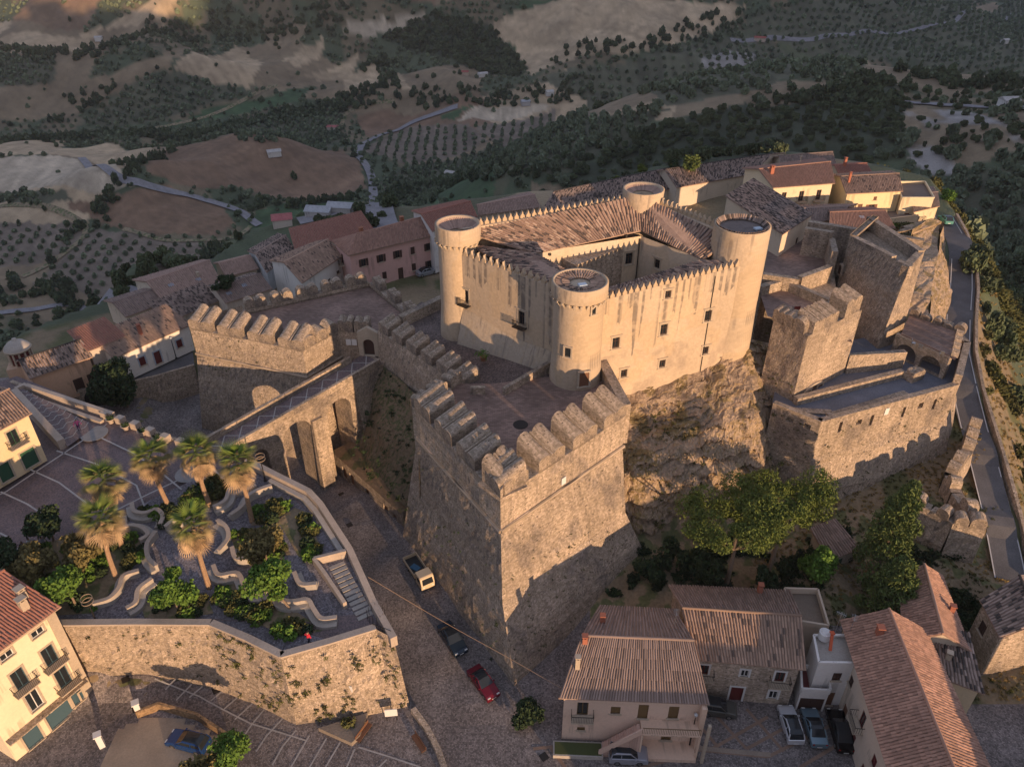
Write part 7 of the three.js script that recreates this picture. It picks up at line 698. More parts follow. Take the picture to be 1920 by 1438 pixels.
function palmCrown(n, e0, e1, s, col) { const out = [], m = new THREE.Matrix4(), q = new THREE.Quaternion(); for (let i = 0; i < n; i++) { const k = (i + 0.5) / n, el = mix(e0, e1, k) + rr(-0.25, 0.25), g = fan.clone(), sc = s * rr(0.75, 1.2); q.setFromEuler(new THREE.Euler(-el, i * 2.39996 + rr(-0.2, 0.2), 0, 'YXZ')); m.compose(V(0, rr(-0.15, 0.15), 0), q, V(sc, sc, sc)); g.applyMatrix4(m); const t = rr(0.7, 1.2), c = new Float32Array(g.attributes.position.count * 3); for (let j = 0; j < c.length; j += 3) { c[j] = t * col(k)[0]; c[j + 1] = t * col(k)[1]; c[j + 2] = t * col(k)[2]; } g.setAttribute('color', new THREE.BufferAttribute(c, 3)); out.push(g); } const g = mergeGeometries(out); g.computeVertexNormals(); return g; }
const palmLeaf = new THREE.MeshStandardMaterial({ vertexColors: true, roughness: 0.8, side: THREE.DoubleSide });
{ const kit = [0, 1, 2].map((w) => [palmCrown(17 + w * 2, 1.4, 0.35, 1.15, (k) => [mix(0.15, 0.17, k), mix(0.23, 0.2, k), mix(0.035, 0.06, k)]), palmCrown(15, 0.4, -0.6, 1.15, (k) => [mix(0.2, 0.34, k), mix(0.19, 0.26, k), mix(0.07, 0.14, k)]), mergeGeometries([0, 1, 2].map((i) => palmCrown(15 - 3 * i, -0.5 - i * 0.25, -1.5, 1.25 - 0.16 * i + 0.05 * w, (k) => [mix(0.42, 0.56, k), mix(0.31, 0.4, k), mix(0.19, 0.25, k)]).translate(0, -0.6 * i, 0)))]);
  [[318, 952, 283, 862, 'by the planted bed beside the square'], [393, 947, 368, 855, 'beside the pale paving disc'], [472, 978, 445, 872, 'closest to the bridge'], [228, 1028, 195, 905, 'behind its twin near the square'], [218, 1086, 189, 978, 'in front of its twin above the mulberry'], [392, 1103, 361, 990, 'growing from the round bench circle']].forEach(([bx, by, hx, hy, w], i) => { const p = onPlaza(bx, by), tp = atZ(hx, hy, p.x, p.z - 0.4), h = tp.y - p.y, t = thing('fan_palm', 'tall fan palm with shaggy dead skirt ' + w, 'palm tree', p, 0, 'fan palms in the garden'); const b = new Build(); limb(b, V(0, -0.3, 0), V(tp.x - p.x, h, tp.z - p.z), 0.3, 0.2, 0.25); part('trunk', b.geo(), surf(tBark, [1.5, 1.35, 1.2], 0.05), t); const [green, mid, dead] = kit[i % 3]; part('crown', green, palmLeaf, t, V(tp.x - p.x, h + 0.55, tp.z - p.z), i * 1.7); part('drooping_fronds', mid, palmLeaf, t, V(tp.x - p.x, h + 0.35, tp.z - p.z), i * 1.3); part('dead_skirt', dead, palmLeaf, t, V(tp.x - p.x, h + 0.1, tp.z - p.z), i * 2); }); }
// low shrubs of the garden beds, wall plants, dry grass
{ const geo = [FO.tuft, FO.bright, FO.dark].map((m, i) => [leafCloud(260, 0.55, 0.42, 0.55, 0.1, { hollow: 0.1, tone: 0.6 }), m]); const spots = []; const area = (n, ...c) => { const xs = c.filter((_, i) => !(i % 2)), ys = c.filter((_, i) => i % 2), P = []; for (let i = 0; i < c.length; i += 2) P.push(V(c[i], 0, c[i + 1])); for (let k = 0, g = 0; k < n && g < 4000; g++) { const x = rr(Math.min(...xs), Math.max(...xs)), y = rr(Math.min(...ys), Math.max(...ys)); if (inside(P, x, y)) { spots.push([x, y]); k++; } } };
  area(38, 404, 1098, 470, 1125, 560, 1165, 600, 1178, 545, 1193, 470, 1165, 398, 1128); area(16, 585, 985, 605, 1045, 570, 1045, 560, 960, 575, 960); area(18, 482, 950, 528, 930, 542, 945, 498, 985, 470, 985); area(26, 330, 935, 400, 890, 430, 915, 400, 950, 345, 950); area(40, 0, 1040, 130, 1005, 220, 1010, 260, 1030, 215, 1100, 170, 1150, 90, 1155); area(14, 262, 955, 320, 945, 335, 975, 310, 990); area(18, 265, 1140, 300, 1110, 385, 1118, 400, 1150, 330, 1160); area(20, 430, 1000, 520, 985, 545, 1040, 480, 1050); area(10, 240, 1005, 278, 1018, 272, 1050, 236, 1058);
  const first = []; spots.forEach(([x, y], i) => { const k = i % 3; const p = onPlaza(x, y, 0.35), o = first[k] ? copy(first[k]) : tag(part('bed_shrub', geo[k][0], geo[k][1], scene), ['olive green low shrub in the garden beds', 'fresh green low shrub in the garden beds', 'dark green low shrub in the garden beds'][k], 'shrub', 'low shrubs in the garden beds'); first[k] ??= o; o.position.copy(p); o.scale.setScalar(rr(0.7, 1.7)); o.rotation.y = rr(0, 6); }); }
const tuftGeo = leafCloud(26, 0.5, 0.4, 0.5, 0.2, { hollow: 0, thin: 0.35, tone: 0.6 });
function wallPlants(label, n, tl, tr, bl, br, s0, s1, off, mats = FO.tuft, clump = 0.5) { const nrm = V(0, 0, 0).crossVectors(br.clone().sub(tl), tr.clone().sub(bl)).normalize(), list = []; for (let g = 0; list.length < n && g < n * 20; g++) { const u = rnd(), v = rnd(); if (nz(u * 9, v * 6, 500 + n, 3) < clump) continue; const q = tl.clone().lerp(tr, u).lerp(bl.clone().lerp(br, u), v).addScaledVector(nrm, off), s = rr(s0, s1) * (rnd() < 0.12 ? 1.7 : 1); list.push([q.x, q.y - 0.62 * s, q.z, s, 1, rr(0.5, 1.4)]); } scatter('wall_plants', label, 'wall plants', tuftGeo, mats, list); }
{ const b = (x, y, h) => at(x, y, h); wallPlants('caper and weeds rooted in the garden retaining wall under the bend', 80, b(400, 1180, 10.5), b(526, 1240, 10.5), b(405, 1288, 0.8), b(556, 1358, 0.4), 0.2, 0.62, 0.1); wallPlants('clumps of weeds on the street end of the garden retaining wall', 95, b(526, 1240, 10.5), b(735, 1200, 10.5), b(556, 1358, 0.4), b(768, 1325, 0.4), 0.2, 0.62, 0.1); wallPlants('sparse weeds on the garden retaining wall near the arched door', 40, b(110, 1180, 10.5), b(395, 1178, 10.5), b(150, 1250, 3), b(405, 1288, 0.8), 0.15, 0.4, 0.1);
  wallPlants('small weeds on the lower scarp of the corner bastion', 90, V(FB.T.x, 12, FB.T.z + 1), V(FB.R.x, 12, FB.R.z + 1), b(964, 1285, 0.5), b(1205, 1035, 3), 0.12, 0.34, 0.2); wallPlants('weeds on the shaded face of the corner bastion', 60, V(FB.L.x, 14, FB.L.z), V(FB.T.x, 14, FB.T.z), b(752, 1008, 1), b(962, 1288, 0.5), 0.12, 0.4, 0.2, FO.dark); wallPlants('weeds dotted over the sunlit terrace wall', 130, up(T1, 16), up(T2, 16), b(1514, 965, 2), b(1790, 900, 3), 0.12, 0.3, 0.2, FO.tuft, 0.4); wallPlants('weeds on the shaded end of the terrace wall', 40, up(T0, 16), up(T1, 16), b(1455, 925, 3), b(1512, 965, 2), 0.15, 0.4, 0.2, FO.tuft, 0.3); wallPlants('dry bushes and grass growing on the cliff', 240, b(1190, 775, 16.5), b(1460, 700, 16.5), b(1205, 1010, 3), b(1490, 950, 4.6), 0.2, 0.7, 0.9); wallPlants('dry yellow grass on the cliff ledges', 200, b(1190, 780, 16), b(1450, 700, 17), b(1205, 1010, 3), b(1490, 950, 4.6), 0.2, 0.55, 0.9, FO.dry, 0.45); wallPlants('dark weeds on the moat slope', 160, V(gateA.x, 14, gateA.z + 1), V(gateB.x, 14, gateB.z + 1), b(660, 860, 3.5), b(765, 965, 4.5), 0.3, 0.8, 0.3, FO.dark, 0.4); wallPlants('weeds on the tall face of the gate bastion', 90, b(355, 620, 18), b(565, 660, 18), b(345, 790, 1), b(570, 780, 6), 0.12, 0.34, 0.3, FO.tuft, 0.35); wallPlants('weeds around the crenellated tower foot', 60, b(1440, 600, 24), b(1490, 625, 24), b(1440, 720, 17), b(1488, 745, 17), 0.15, 0.4, 0.2, FO.tuft, 0.3); }
{ const list = [], dry = []; for (let i = 0; i < 9000; i++) { const x = rr(60, 150), z = rr(-190, -40), o = outside(x, z); if (o < 1 || o > 75) continue; const y = groundH(x, z), g = nz(x / 9, z / 9, 71, 3); if (g > 0.5) list.push([x, y - 0.2, z, rr(0.5, 1.7), 0.9, rr(0.6, 1.3)]); else dry.push([x, y - 0.15, z, rr(0.35, 0.9), 0.8, rr(0.6, 1.2)]); } scatter('slope_scrub', 'green scrub and prickly bushes on the slope outside the road wall', 'scrub', leafCloud(140, 1, 0.7, 1, 0.2, { hollow: 0.2, thin: 0.5, tone: 0.6 }), FO.tuft, list); scatter('dry_slope_grass', 'dry pale grass on the slope outside the road wall', 'grass', tuftGeo, FO.dry, dry); }
{ const gr = [], dr = []; for (let i = 0; i < 4200; i++) { const x = rr(30, 68), z = rr(-90, -50); if (outside(x, z) > -1.5 || (x < 46 && z > -57)) continue; const g = nz(x / 4, z / 4, 83, 4); (g > 0.5 ? gr : dr).push([x, groundH(x, z) - 0.1, z, rr(0.2, 0.6), 0.9, rr(0.6, 1.3)]); } scatter('bank_weeds', 'green weeds on the bank between terrace wall and ruined wall', 'weeds', tuftGeo, FO.tuft, gr); scatter('bank_dry_grass', 'dry grass on the bank between terrace wall and ruined wall', 'grass', tuftGeo, FO.dry, dr); }
{ const list = []; for (let i = 0; i < 1500; i++) { const x = rr(12, 58), z = rr(-72, -57); const g = nz(x / 5, z / 5, 91, 3); if (g < 0.5) continue; list.push([x, groundH(x, z) - 0.1, z, rr(0.3, 1.0), 0.8, rr(0.5, 1.1)]); } scatter('undergrowth', 'dark undergrowth in the pine garden below the cliff', 'undergrowth', leafCloud(120, 1, 0.7, 1, 0.2, { hollow: 0.2, tone: 0.6 }), FO.dark, list); for (const [px, py, s, i] of [[1245, 1060, 2.2, 0], [1225, 1095, 1.7, 1], [1290, 1075, 2.4, 2], [1330, 1100, 2.0, 3], [1200, 1075, 1.5, 4], [1440, 1105, 1.8, 5]]) broadleaf('garden_bush', 'dark evergreen bush in the shaded garden behind the tiled houses', GR(px, py), s * 0.9, s, s * 0.9, 2400, 0.15, FO.dark, { cat: 'bush', lobes: 6, r: 0.08, group: 'evergreen bushes behind the houses' }); }

// ------------------------------------------------------------------ vehicles
const wheelG = new THREE.CylinderGeometry(0.31, 0.31, 0.2, 16).rotateX(Math.PI / 2), rimG = new THREE.CylinderGeometry(0.19, 0.19, 0.215, 10).rotateX(Math.PI / 2);
function car(name, label, px, py, tx, ty, paint, o = {}) {
  const c = o.y !== undefined ? at(px, py, o.y + 0.6) : (() => { const g = GR(px, py); return at(px, py, groundH(g.x, g.z) + 0.66); })(), f = at(tx, ty, c.y), y = o.y ?? groundH(c.x, c.z) + 0.07, t = thing(name, label, o.cat ?? 'car', V(c.x, y, c.z), Math.atan2(-(f.z - c.z), f.x - c.x)); const L = o.L ?? 4.1, W = o.W ?? 1.7, k = o.kind ?? 'hatch', cp = plain(...paint, 0.25, { metalness: 0.35 }), h = L / 2;
  const prof = { hatch: [[-h, 0.35], [-h + 0.03, 0.85], [-h + 0.25, 0.95], [h - 1.05, 0.95], [h - 0.25, 0.78], [h, 0.6], [h, 0.3]], sedan: [[-h, 0.38], [-h + 0.05, 0.88], [-h + 0.85, 0.97], [h - 1.2, 0.93], [h - 0.25, 0.76], [h, 0.58], [h, 0.3]], suv: [[-h, 0.4], [-h + 0.02, 0.95], [-h + 0.2, 1.02], [h - 1.0, 1.02], [h - 0.2, 0.9], [h, 0.7], [h, 0.35]], wagon: [[-h, 0.35], [-h + 0.03, 0.88], [-h + 0.2, 0.95], [h - 1.2, 0.93], [h - 0.25, 0.76], [h, 0.58], [h, 0.3]] }[k];
  const top = { hatch: [[-h + 0.1, 0.93], [-h + 0.5, 1.44], [-h + 1.0, 1.5], [h - 1.95, 1.46], [h - 1.05, 0.93]], sedan: [[-h + 0.65, 0.95], [-h + 1.35, 1.4], [-h + 1.7, 1.44], [h - 2.05, 1.42], [h - 1.2, 0.92]], suv: [[-h + 0.06, 1.0], [-h + 0.2, 1.62], [-h + 0.6, 1.7], [h - 1.75, 1.66], [h - 0.98, 1.0]], wagon: [[-h + 0.1, 0.93], [-h + 0.35, 1.42], [-h + 0.8, 1.5], [h - 2.1, 1.45], [h - 1.2, 0.92]] }[k];
  const ext = (pts, w, bev) => { const s = new THREE.Shape(pts.map(([x, yy]) => new THREE.Vector2(x, yy))), g = new THREE.ExtrudeGeometry(s, { depth: w - 2 * bev, bevelEnabled: true, bevelSize: bev * 0.6, bevelThickness: bev, bevelSegments: 3 }); g.translate(0, 0, -w / 2 + bev); return g; };
  const body = [...prof]; const wx = [h - 0.78, -h + 0.75]; body.push([wx[0] + 0.38, 0.28], [wx[0] + 0.24, 0.58], [wx[0] - 0.24, 0.58], [wx[0] - 0.38, 0.24], [wx[1] + 0.38, 0.24], [wx[1] + 0.24, 0.58], [wx[1] - 0.24, 0.58], [wx[1] - 0.38, 0.3]);
  part('body', ext(body, W, 0.12), cp, t); const gl = ext(top, W - 0.12, 0.16); { const p = gl.attributes.position; for (let i = 0; i < p.count; i++) { const a = clamp((p.getY(i) - 0.9) / 0.6); p.setZ(i, p.getZ(i) * (1 - 0.17 * a)); } gl.computeVertexNormals(); } part('windows', gl, M.glass, t);
  const r = top.slice(1, 4), rf = ext([[r[0][0] + 0.04, r[0][1] - 0.03], [r[1][0], r[1][1] + 0.035], [r[2][0], r[2][1] + 0.035], [r[2][0] + 0.1, r[2][1] - 0.04], [r[0][0] + 0.2, r[0][1] - 0.04]], W * 0.82, 0.08); part('roof', rf, cp, t);
  const pl = new Build(); for (const s of [-1, 1]) { const zb = s * (W / 2 - 0.05), zt = s * (W / 2 - 0.05) * 0.86; pl.beam(V(top[4][0] + 0.02, top[4][1], zb), V(top[3][0] + 0.02, top[3][1] + 0.02, zt), 0.07).beam(V(top[0][0], top[0][1], zb), V(top[1][0], top[1][1] + 0.02, zt), 0.12).beam(V((top[1][0] + top[3][0]) / 2, 0.95, zb), V((top[1][0] + top[3][0]) / 2, top[2][1], zt), 0.07); } part('pillars', pl.geo(), cp, t);
  for (const x of wx) for (const s of [-1, 1]) { const w = part('wheel', wheelG, M.rubber, t, V(x, 0.31, s * (W / 2 - 0.1))); part('rim', rimG, M.steel, w); }
  for (const s of [-1, 1]) { part('headlight', new Build().box(V(h - 0.06, 0.6, s * (W / 2 - 0.28)), 0.16, 0.14, 0.34).geo(), plain(0.7, 0.7, 0.68, 0.15), t); part('tail_light', new Build().box(V(-h + 0.02, 0.68, s * (W / 2 - 0.2)), 0.12, 0.22, 0.2).geo(), plain(0.3, 0.01, 0.01, 0.25), t); part('mirror', new Build().box(V(top[4][0] - 0.25, 0.95, s * (W / 2 + 0.08)), 0.12, 0.13, 0.2).geo(), cp, t); }
  for (const s of [-1, 1]) { part('bumper', new Build().box(V(s * (h + 0.01), 0.31, 0), 0.12, 0.2, W - 0.25).geo(), k === 'suv' ? M.rubber : cp, t); part('number_plate', new Build().box(V(s * (h + 0.07), 0.38, 0), 0.02, 0.11, 0.5).geo(), M.white, t); } return t;
}
car('parked_car', 'dark slate blue saloon parked below the corner bastion', 848, 1197, 868, 1228, [0.02, 0.035, 0.055], { kind: 'sedan', L: 4.5, W: 1.76 });
car('parked_car', 'dark red saloon parked below the corner bastion', 906, 1280, 930, 1312, [0.16, 0.008, 0.022], { kind: 'sedan', L: 4.2 });
car('parked_car', 'blue hatchback standing in the walled yard', 352, 1390, 315, 1380, [0.015, 0.06, 0.2], { kind: 'wagon', L: 4.3 });
car('parked_car', 'white estate car with rear towards the square', 1483, 1357, 1474, 1328, [0.62, 0.64, 0.68], { kind: 'wagon', L: 4.1 });
car('parked_car', 'pale metallic blue saloon between white and black cars', 1527, 1363, 1518, 1334, [0.17, 0.25, 0.3], { kind: 'sedan', L: 4.2 });
car('parked_car', 'black saloon beside the long house wall', 1576, 1369, 1566, 1335, [0.006, 0.006, 0.008], { kind: 'sedan', L: 4.7, W: 1.78 });
car('parked_car', 'grey green off-roader beside the stone house', 1347, 1328, 1376, 1332, [0.11, 0.11, 0.10], { kind: 'suv', L: 3.7, W: 1.65 });
car('parked_car', 'silver off-roader in front of the pink house stairs', 1178, 1415, 1212, 1416, [0.36, 0.37, 0.42], { kind: 'suv', L: 3.75, W: 1.68 });
car('parked_car', 'silver saloon parked before the pink palazzo', 800, 509, 824, 503, [0.3, 0.33, 0.37], { kind: 'sedan', L: 4.3, y: 7.7 });
car('parked_car', 'tiny turquoise car at the far end of the road', 1774, 411, 1766, 404, [0.1, 0.3, 0.28], { kind: 'hatch', L: 3.7, y: 13.8 });
{ // tipper truck
  const c = (() => { const g = GR(786, 1078); return at(786, 1074, groundH(g.x, g.z) + 0.8); })(), f = at(806, 1104, c.y), t = thing('tipper_truck', 'small cream tipper truck with open dark bed', 'truck', V(c.x, groundH(c.x, c.z) + 0.07, c.z), Math.atan2(-(f.z - c.z), f.x - c.x)), cream = plain(0.62, 0.5, 0.34, 0.4), b = new Build(); b.box(V(-0.3, 0.45, 0), 5.0, 0.2, 0.9); part('chassis', b.geo(), M.black, t); const cab = new THREE.Shape([[0, 0.45], [1.55, 0.45], [1.6, 1.1], [1.3, 1.95], [1.15, 2.05], [0.05, 2.05]].map(([x, y]) => new THREE.Vector2(x, y))), cg = new THREE.ExtrudeGeometry(cab, { depth: 1.6, bevelEnabled: true, bevelSize: 0.07, bevelThickness: 0.1, bevelSegments: 2 }); cg.translate(0.9, 0, -0.8); part('cab', cg, cream, t); const ws = new Build(); ws.quad(V(2.6, 1.18, 0.72), V(2.6, 1.18, -0.72), V(2.31, 1.88, -0.66), V(2.31, 1.88, 0.66)); part('windscreen', ws.geo(), M.glass, t); for (const s of [-1, 1]) { part('side_window', new Build().box(V(1.75, 1.2, s * 0.91), 0.9, 0.6, 0.02).geo(), M.glass, t); part('headlight', new Build().box(V(2.57, 0.7, s * 0.6), 0.06, 0.18, 0.28).geo(), plain(0.7, 0.7, 0.66, 0.2), t); } const bd = new Build(); bd.box(V(-1.1, 0.75, 0), 3.5, 0.08, 1.85); part('bed_floor', bd.geo(), M.black, t); for (const s of [-1, 1]) part('bed_side', new Build().box(V(-1.1, 0.83, s * 0.9), 3.5, 0.5, 0.06).geo(), cream, t); part('headboard', new Build().box(V(0.62, 0.83, 0), 0.06, 0.8, 1.85).geo(), cream, t); part('tailboard', new Build().box(V(-2.83, 0.83, 0), 0.06, 0.5, 1.85).geo(), cream, t); part('tarpaulin', new Build().box(V(-0.9, 0.84, 0.1), 1.2, 0.1, 0.8, 0.4).geo(), plain(0.03, 0.12, 0.22, 0.6), t); for (const x of [1.7, -1.7]) for (const s of [-1, 1]) { const w = part('wheel', wheelG, M.rubber, t, V(x, 0.31, s * 0.78)); part('rim', rimG, M.steel, w); }
}

// ------------------------------------------------------------------ people
function person(label, pos, turn, top, legs, o = {}) {
  const a = o.arms ?? 0.15, J = { head: [0, 1.58, 0.02], neck: [0, 1.44, 0], chest: [0, 1.28, 0], hip: [0, 0.94, 0] }, bones = [[J.head, [0, 1.64, 0.03], 0.1, 0.095, 'skin'], [J.neck, J.head, 0.055, 0.06, 'skin'], [[-0.13, 1.33, 0], [0.13, 1.33, 0], 0.1, 0.1, 'top'], [J.chest, J.hip, 0.155, 0.14, 'top'], [[-0.08, 0.93, 0], [0.08, 0.93, 0], 0.12, 0.12, 'legs']];
  for (const s of [-1, 1]) { const el = [s * (0.24 + a), 1.1, -0.02], ha = o.akimbo ? [s * 0.17, 0.98, 0.1] : [s * (0.25 + a * 1.3), 0.84, 0.08]; bones.push([[s * 0.18, 1.36, 0], el, 0.06, 0.048, 'top'], [el, ha, 0.046, 0.036, 'top'], [ha, [ha[0], ha[1] - 0.07, ha[2] + 0.02], 0.036, 0.03, 'skin']); const kn = [s * 0.11, 0.5, 0.04 * s * (o.step ?? 1)], an = [s * 0.12, 0.09, -0.05 * s * (o.step ?? 1)]; bones.push([[s * 0.09, 0.9, 0], kn, 0.095, 0.062, 'legs'], [kn, an, 0.062, 0.042, 'legs'], [an, [an[0], 0.04, an[2] + 0.15], 0.045, 0.04, 'shoe']); }
  const N = 64, mc = new MarchingCubes(N, M.white, false, false, 60000); mc.isolation = 0; const cap = (p, A, B, r0, r1) => { const dx = B[0] - A[0], dy = B[1] - A[1], dz = B[2] - A[2], l = dx * dx + dy * dy + dz * dz || 1e-6, t = clamp(((p[0] - A[0]) * dx + (p[1] - A[1]) * dy + (p[2] - A[2]) * dz) / l); return Math.hypot(p[0] - A[0] - dx * t, p[1] - A[1] - dy * t, p[2] - A[2] - dz * t) - mix(r0, r1, t); }; const W = 0.95;
  for (let k = 0; k < N; k++) for (let j = 0; j < N; j++) for (let i = 0; i < N; i++) { const p = [(i / (N / 2) - 1) * W, (j / (N / 2) - 1) * W + 0.88, (k / (N / 2) - 1) * W]; let s = 0; for (const [A, B, r0, r1] of bones) s += Math.exp(-28 * Math.min(2, cap(p, A, B, r0, r1))); mc.field[i + j * N + k * N * N] = Math.log(Math.max(s, 1e-9)) / 28; }
  mc.update(); const n = mc.count, P = [], Cc = [], cols = { skin: [0.4, 0.24, 0.17], top, legs, shoe: [0.04, 0.035, 0.03], hair: [0.03, 0.02, 0.015] }; for (let i = 0; i < n; i++) { const p = [mc.positionArray[3 * i] * W, mc.positionArray[3 * i + 1] * W + 0.88, mc.positionArray[3 * i + 2] * W]; P.push(...p); let best = 9, c = 'top'; for (const [A, B, r0, r1, m] of bones) { const d = cap(p, A, B, r0, r1); if (d < best) { best = d; c = m; } } if (p[1] > 1.6 && (p[2] < 0.06 || p[1] > 1.69)) c = 'hair'; Cc.push(...cols[c]); }
  const g = new THREE.BufferGeometry(); g.setAttribute('position', new THREE.Float32BufferAttribute(P, 3)); g.setAttribute('color', new THREE.Float32BufferAttribute(Cc, 3)); g.computeVertexNormals(); const m = part('person', g, new THREE.MeshStandardMaterial({ vertexColors: true, roughness: 0.85 }), scene, pos, turn); return tag(m, label, 'person', o.group);
}
person('person in red jacket and dark trousers with hands on hips by the parapet', onPlaza(580, 1206, 0.03), 2.6, [0.5, 0.02, 0.04], [0.02, 0.025, 0.05], { akimbo: 1, arms: 0.14 });
person('person in pink top walking down the stepped ramp', onPlaza(148, 806, 0.35), 0.6, [0.55, 0.1, 0.25], [0.12, 0.04, 0.12]); person('person in pink top on the lower street beside the dark tree', at(214, 762, 4.5), 1, [0.6, 0.16, 0.2], [0.05, 0.05, 0.07]);
[[48, 1036, [0.05, 0.05, 0.06]], [60, 1030, [0.6, 0.6, 0.6]], [72, 1034, [0.04, 0.04, 0.05]], [84, 1028, [0.3, 0.3, 0.34]], [66, 1042, [0.5, 0.5, 0.5]]].forEach(([x, y, c], i) => person(['person in dark shirt', 'person in white shirt', 'person in black top', 'person in grey shirt', 'person in pale top'][i] + ' in the group chatting at the edge of the square', onPlaza(x, y), i * 1.3, c, [0.04, 0.045, 0.07]));

// ------------------------------------------------------------------ street furniture and small things
function lamp(label, p, h, head) { const t = thing('street_lamp', label, 'street lamp', p), b = new Build(); b.box(V(0, 0, 0), 0.3, 0.15, 0.3); part('base', b.geo(), M.iron, t); part('pole', new THREE.CylinderGeometry(0.05, 0.09, h, 8), M.iron, t, V(0, h / 2, 0)); if (head === 'ring') { for (const y of [h, h + 0.5]) { const r = new THREE.TorusGeometry(0.55, 0.04, 6, 20); r.rotateX(Math.PI / 2); part('ring', r, surf(tConcrete, [0.8, 0.65, 0.5], 0.01), t, V(0, y, 0)); } } else { part('lantern', lathe([[0.06, 0], [0.2, 0.42], [0.24, 0.46], [0.03, 0.68]], 6), plain(0.5, 0.53, 0.55, 0.2), t, V(0, h, 0)); } }
lamp('ring headed lamp post at the front parapet of the garden', onPlaza(181, 1168), 3.2, 'ring'); lamp('ring headed lamp post by the bridge end of the garden', onPlaza(497, 902), 3.4, 'ring'); lamp('iron lantern post on the upper street before the church', at(141, 718, 7.5), 3.6); lamp('iron lantern post before the low white house', at(330, 672, 7.6), 3.4); lamp('tall lamp post at the edge of the parking square', GR(1292, 1402), 5.2);
tag(part('overhead_cable', tube([onPlaza(690, 1082, 0.6), at(830, 1165, 8.2), at(965, 1240, 7.2), at(1062, 1296, 7.6)], 0.035, 30, 4), plain(0.3, 0.2, 0.13, 0.8), scene), 'thin cable slung across the street from garden wall to pink house', 'cable');
{ const P = [[215, 1375], [270, 1345], [335, 1350], [420, 1385], [395, 1470], [180, 1470]].map(([x, yy]) => { const p = GR(x, yy); return V(p.x, groundH(p.x, p.z) + 0.1, p.z); }); drape('yard_paving', (x, z) => inside(P, x, z), -60, -15, -52, -30, 0.6, 0.12, surf(tConcrete, [0.8, 0.72, 0.62], 0.01)); const w = thing('yard_wall', 'low ochre wall round the yard with the blue hatchback', 'wall'), b = new Build(); for (const [a, c] of [[[258, 1346], [300, 1330]], [[300, 1330], [372, 1350]], [[372, 1350], [430, 1388]]]) slabSlope(b, GR(...a), GR(...c), 0.3, -0.3, 1.1); b.put('wall', surf(tRubble, [0.9, 0.75, 0.55], 0.03), w); for (const [px, py] of [[262, 1340], [192, 1400]]) { const t = thing('gate_pillar', 'white square gate pillar at the yard entrance', 'pillar', GR(px, py), 0.5, 'white gate pillars'); part('shaft', new Build().box(V(0, -0.2, 0), 0.55, 2.2, 0.55).geo(), M.white, t); part('cap', new Build().box(V(0, 2.0, 0), 0.75, 0.14, 0.75).geo(), M.white, t); } }
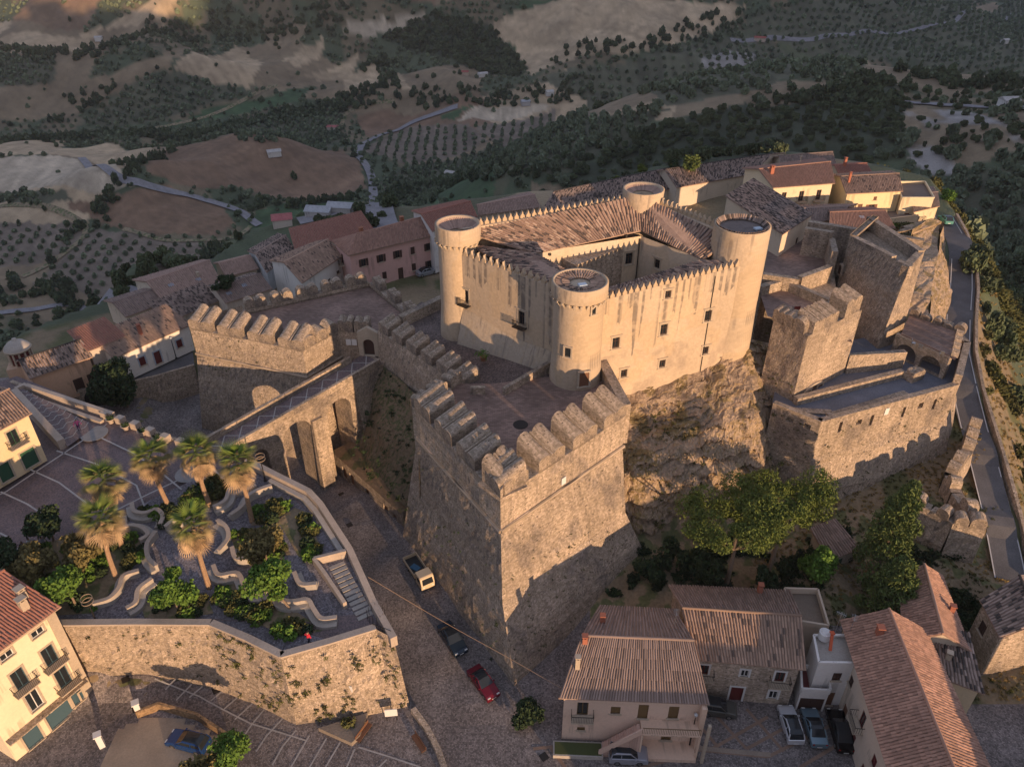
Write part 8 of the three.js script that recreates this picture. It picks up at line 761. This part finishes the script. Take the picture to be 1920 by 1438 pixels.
{ const t = thing('planter_bed', 'triangular stone planter at the foot of the retaining wall', 'planter'), P = [[598, 1372], [690, 1342], [676, 1385], [660, 1400]].map((q) => GR(...q)); new Build().prism(P, -0.4, 0.65).put('kerb', surf(tConcrete, [0.6, 0.55, 0.5], 0.02), t); part('plant', leafCloud(160, 0.9, 0.5, 0.6, 0.14, { hollow: 0.1 }), FO.tuft, t, GR(655, 1365).add(V(0, 0.9, 0))); const s = thing('notice_board', 'white tilted notice board at the wall corner', 'notice board', GR(735, 1352), 0.1); part('panel', new Build().box(V(0, 0.9, 0), 1.3, 1.1, 0.08).geo(), M.white, s); for (const x of [-0.5, 0.5]) part('leg', new Build().box(V(x, -0.1, -0.05), 0.07, 1.3, 0.07).geo(), M.iron, s); const dw = thing('street_divider_wall', 'low rough stone wall between the street and the bench corner', 'wall'), db = new Build(); for (const [a, c] of [[[775, 1335], [800, 1370]], [[800, 1370], [822, 1412]], [[822, 1412], [842, 1470]]]) slabSlope(db, GR(...a), GR(...c), 0.6, -0.3, 0.7); db.put('wall', M.rubble, dw);
  for (const [px, py, a, l] of [[785, 1398, 0.95, 'dark wooden bench beside the street divider wall'], [683, 1378, -1.1, 'dark wooden bench against the triangular planter']]) { const q = thing('street_bench', l, 'bench', GR(px, py), -a); part('seat', new Build().box(V(0, 0.42, 0), 2.2, 0.07, 0.5).geo(), M.wood, q); part('backrest', new Build().box(V(0, 0.55, -0.26), 2.2, 0.4, 0.06).geo(), M.wood, q); for (const x of [-0.9, 0.9]) part('leg', new Build().box(V(x, 0, 0), 0.08, 0.42, 0.45).geo(), M.iron, q); } }
for (const [px, py] of [[655, 985], [640, 928], [1020, 1420], [235, 1275], [255, 1330], [405, 1295]]) { const p = GR(px, py); tag(part('drain_cover', new Build().box(V(0, 0.085, 0), 0.8, 0.03, 0.8, 0.6).geo(), M.iron, scene, V(p.x, groundH(p.x, p.z), p.z)), 'square iron drain cover set in the cobbles', 'drain cover', 'drain covers in the streets'); }
{ const t = thing('yard_pot_plant', 'terracotta pot with a spiky plant in the castle yard', 'potted plant', at(906, 676, 21.2)); part('pot', lathe([[0.01, 0], [0.3, 0], [0.42, 0.6], [0.46, 0.62], [0.36, 0.6], [0.01, 0.5]], 14), M.terracotta, t); part('plant', leafCloud(90, 0.9, 0.7, 0.9, 0.28, { hollow: 0.1, thin: 0.15 }), FO.bright, t, V(0, 1.0, 0)); }
{ const t = thing('roof_tank', 'white water tank on the flat white roof', 'water tank', at(1545, 1196, 7.2)); part('tank', new THREE.CylinderGeometry(0.6, 0.6, 0.9, 16), M.white, t, V(0, 0.45, 0)); part('lid', new THREE.CylinderGeometry(0.35, 0.5, 0.15, 16), M.white, t, V(0, 0.97, 0)); const p = thing('flue_pipe', 'orange red flue pipe lying on the flat white roof', 'flue', at(1553, 1212, 7.1)); part('pipe', new Build().beam(V(0, 0.1, 0.6), V(0.25, 1.5, -0.4), 0.28).geo(), plain(0.5, 0.09, 0.03, 0.6), p); part('cap', new Build().box(V(0.27, 1.5, -0.45), 0.45, 0.12, 0.45).geo(), plain(0.5, 0.09, 0.03, 0.6), p); }
renderer.render(scene, camera);
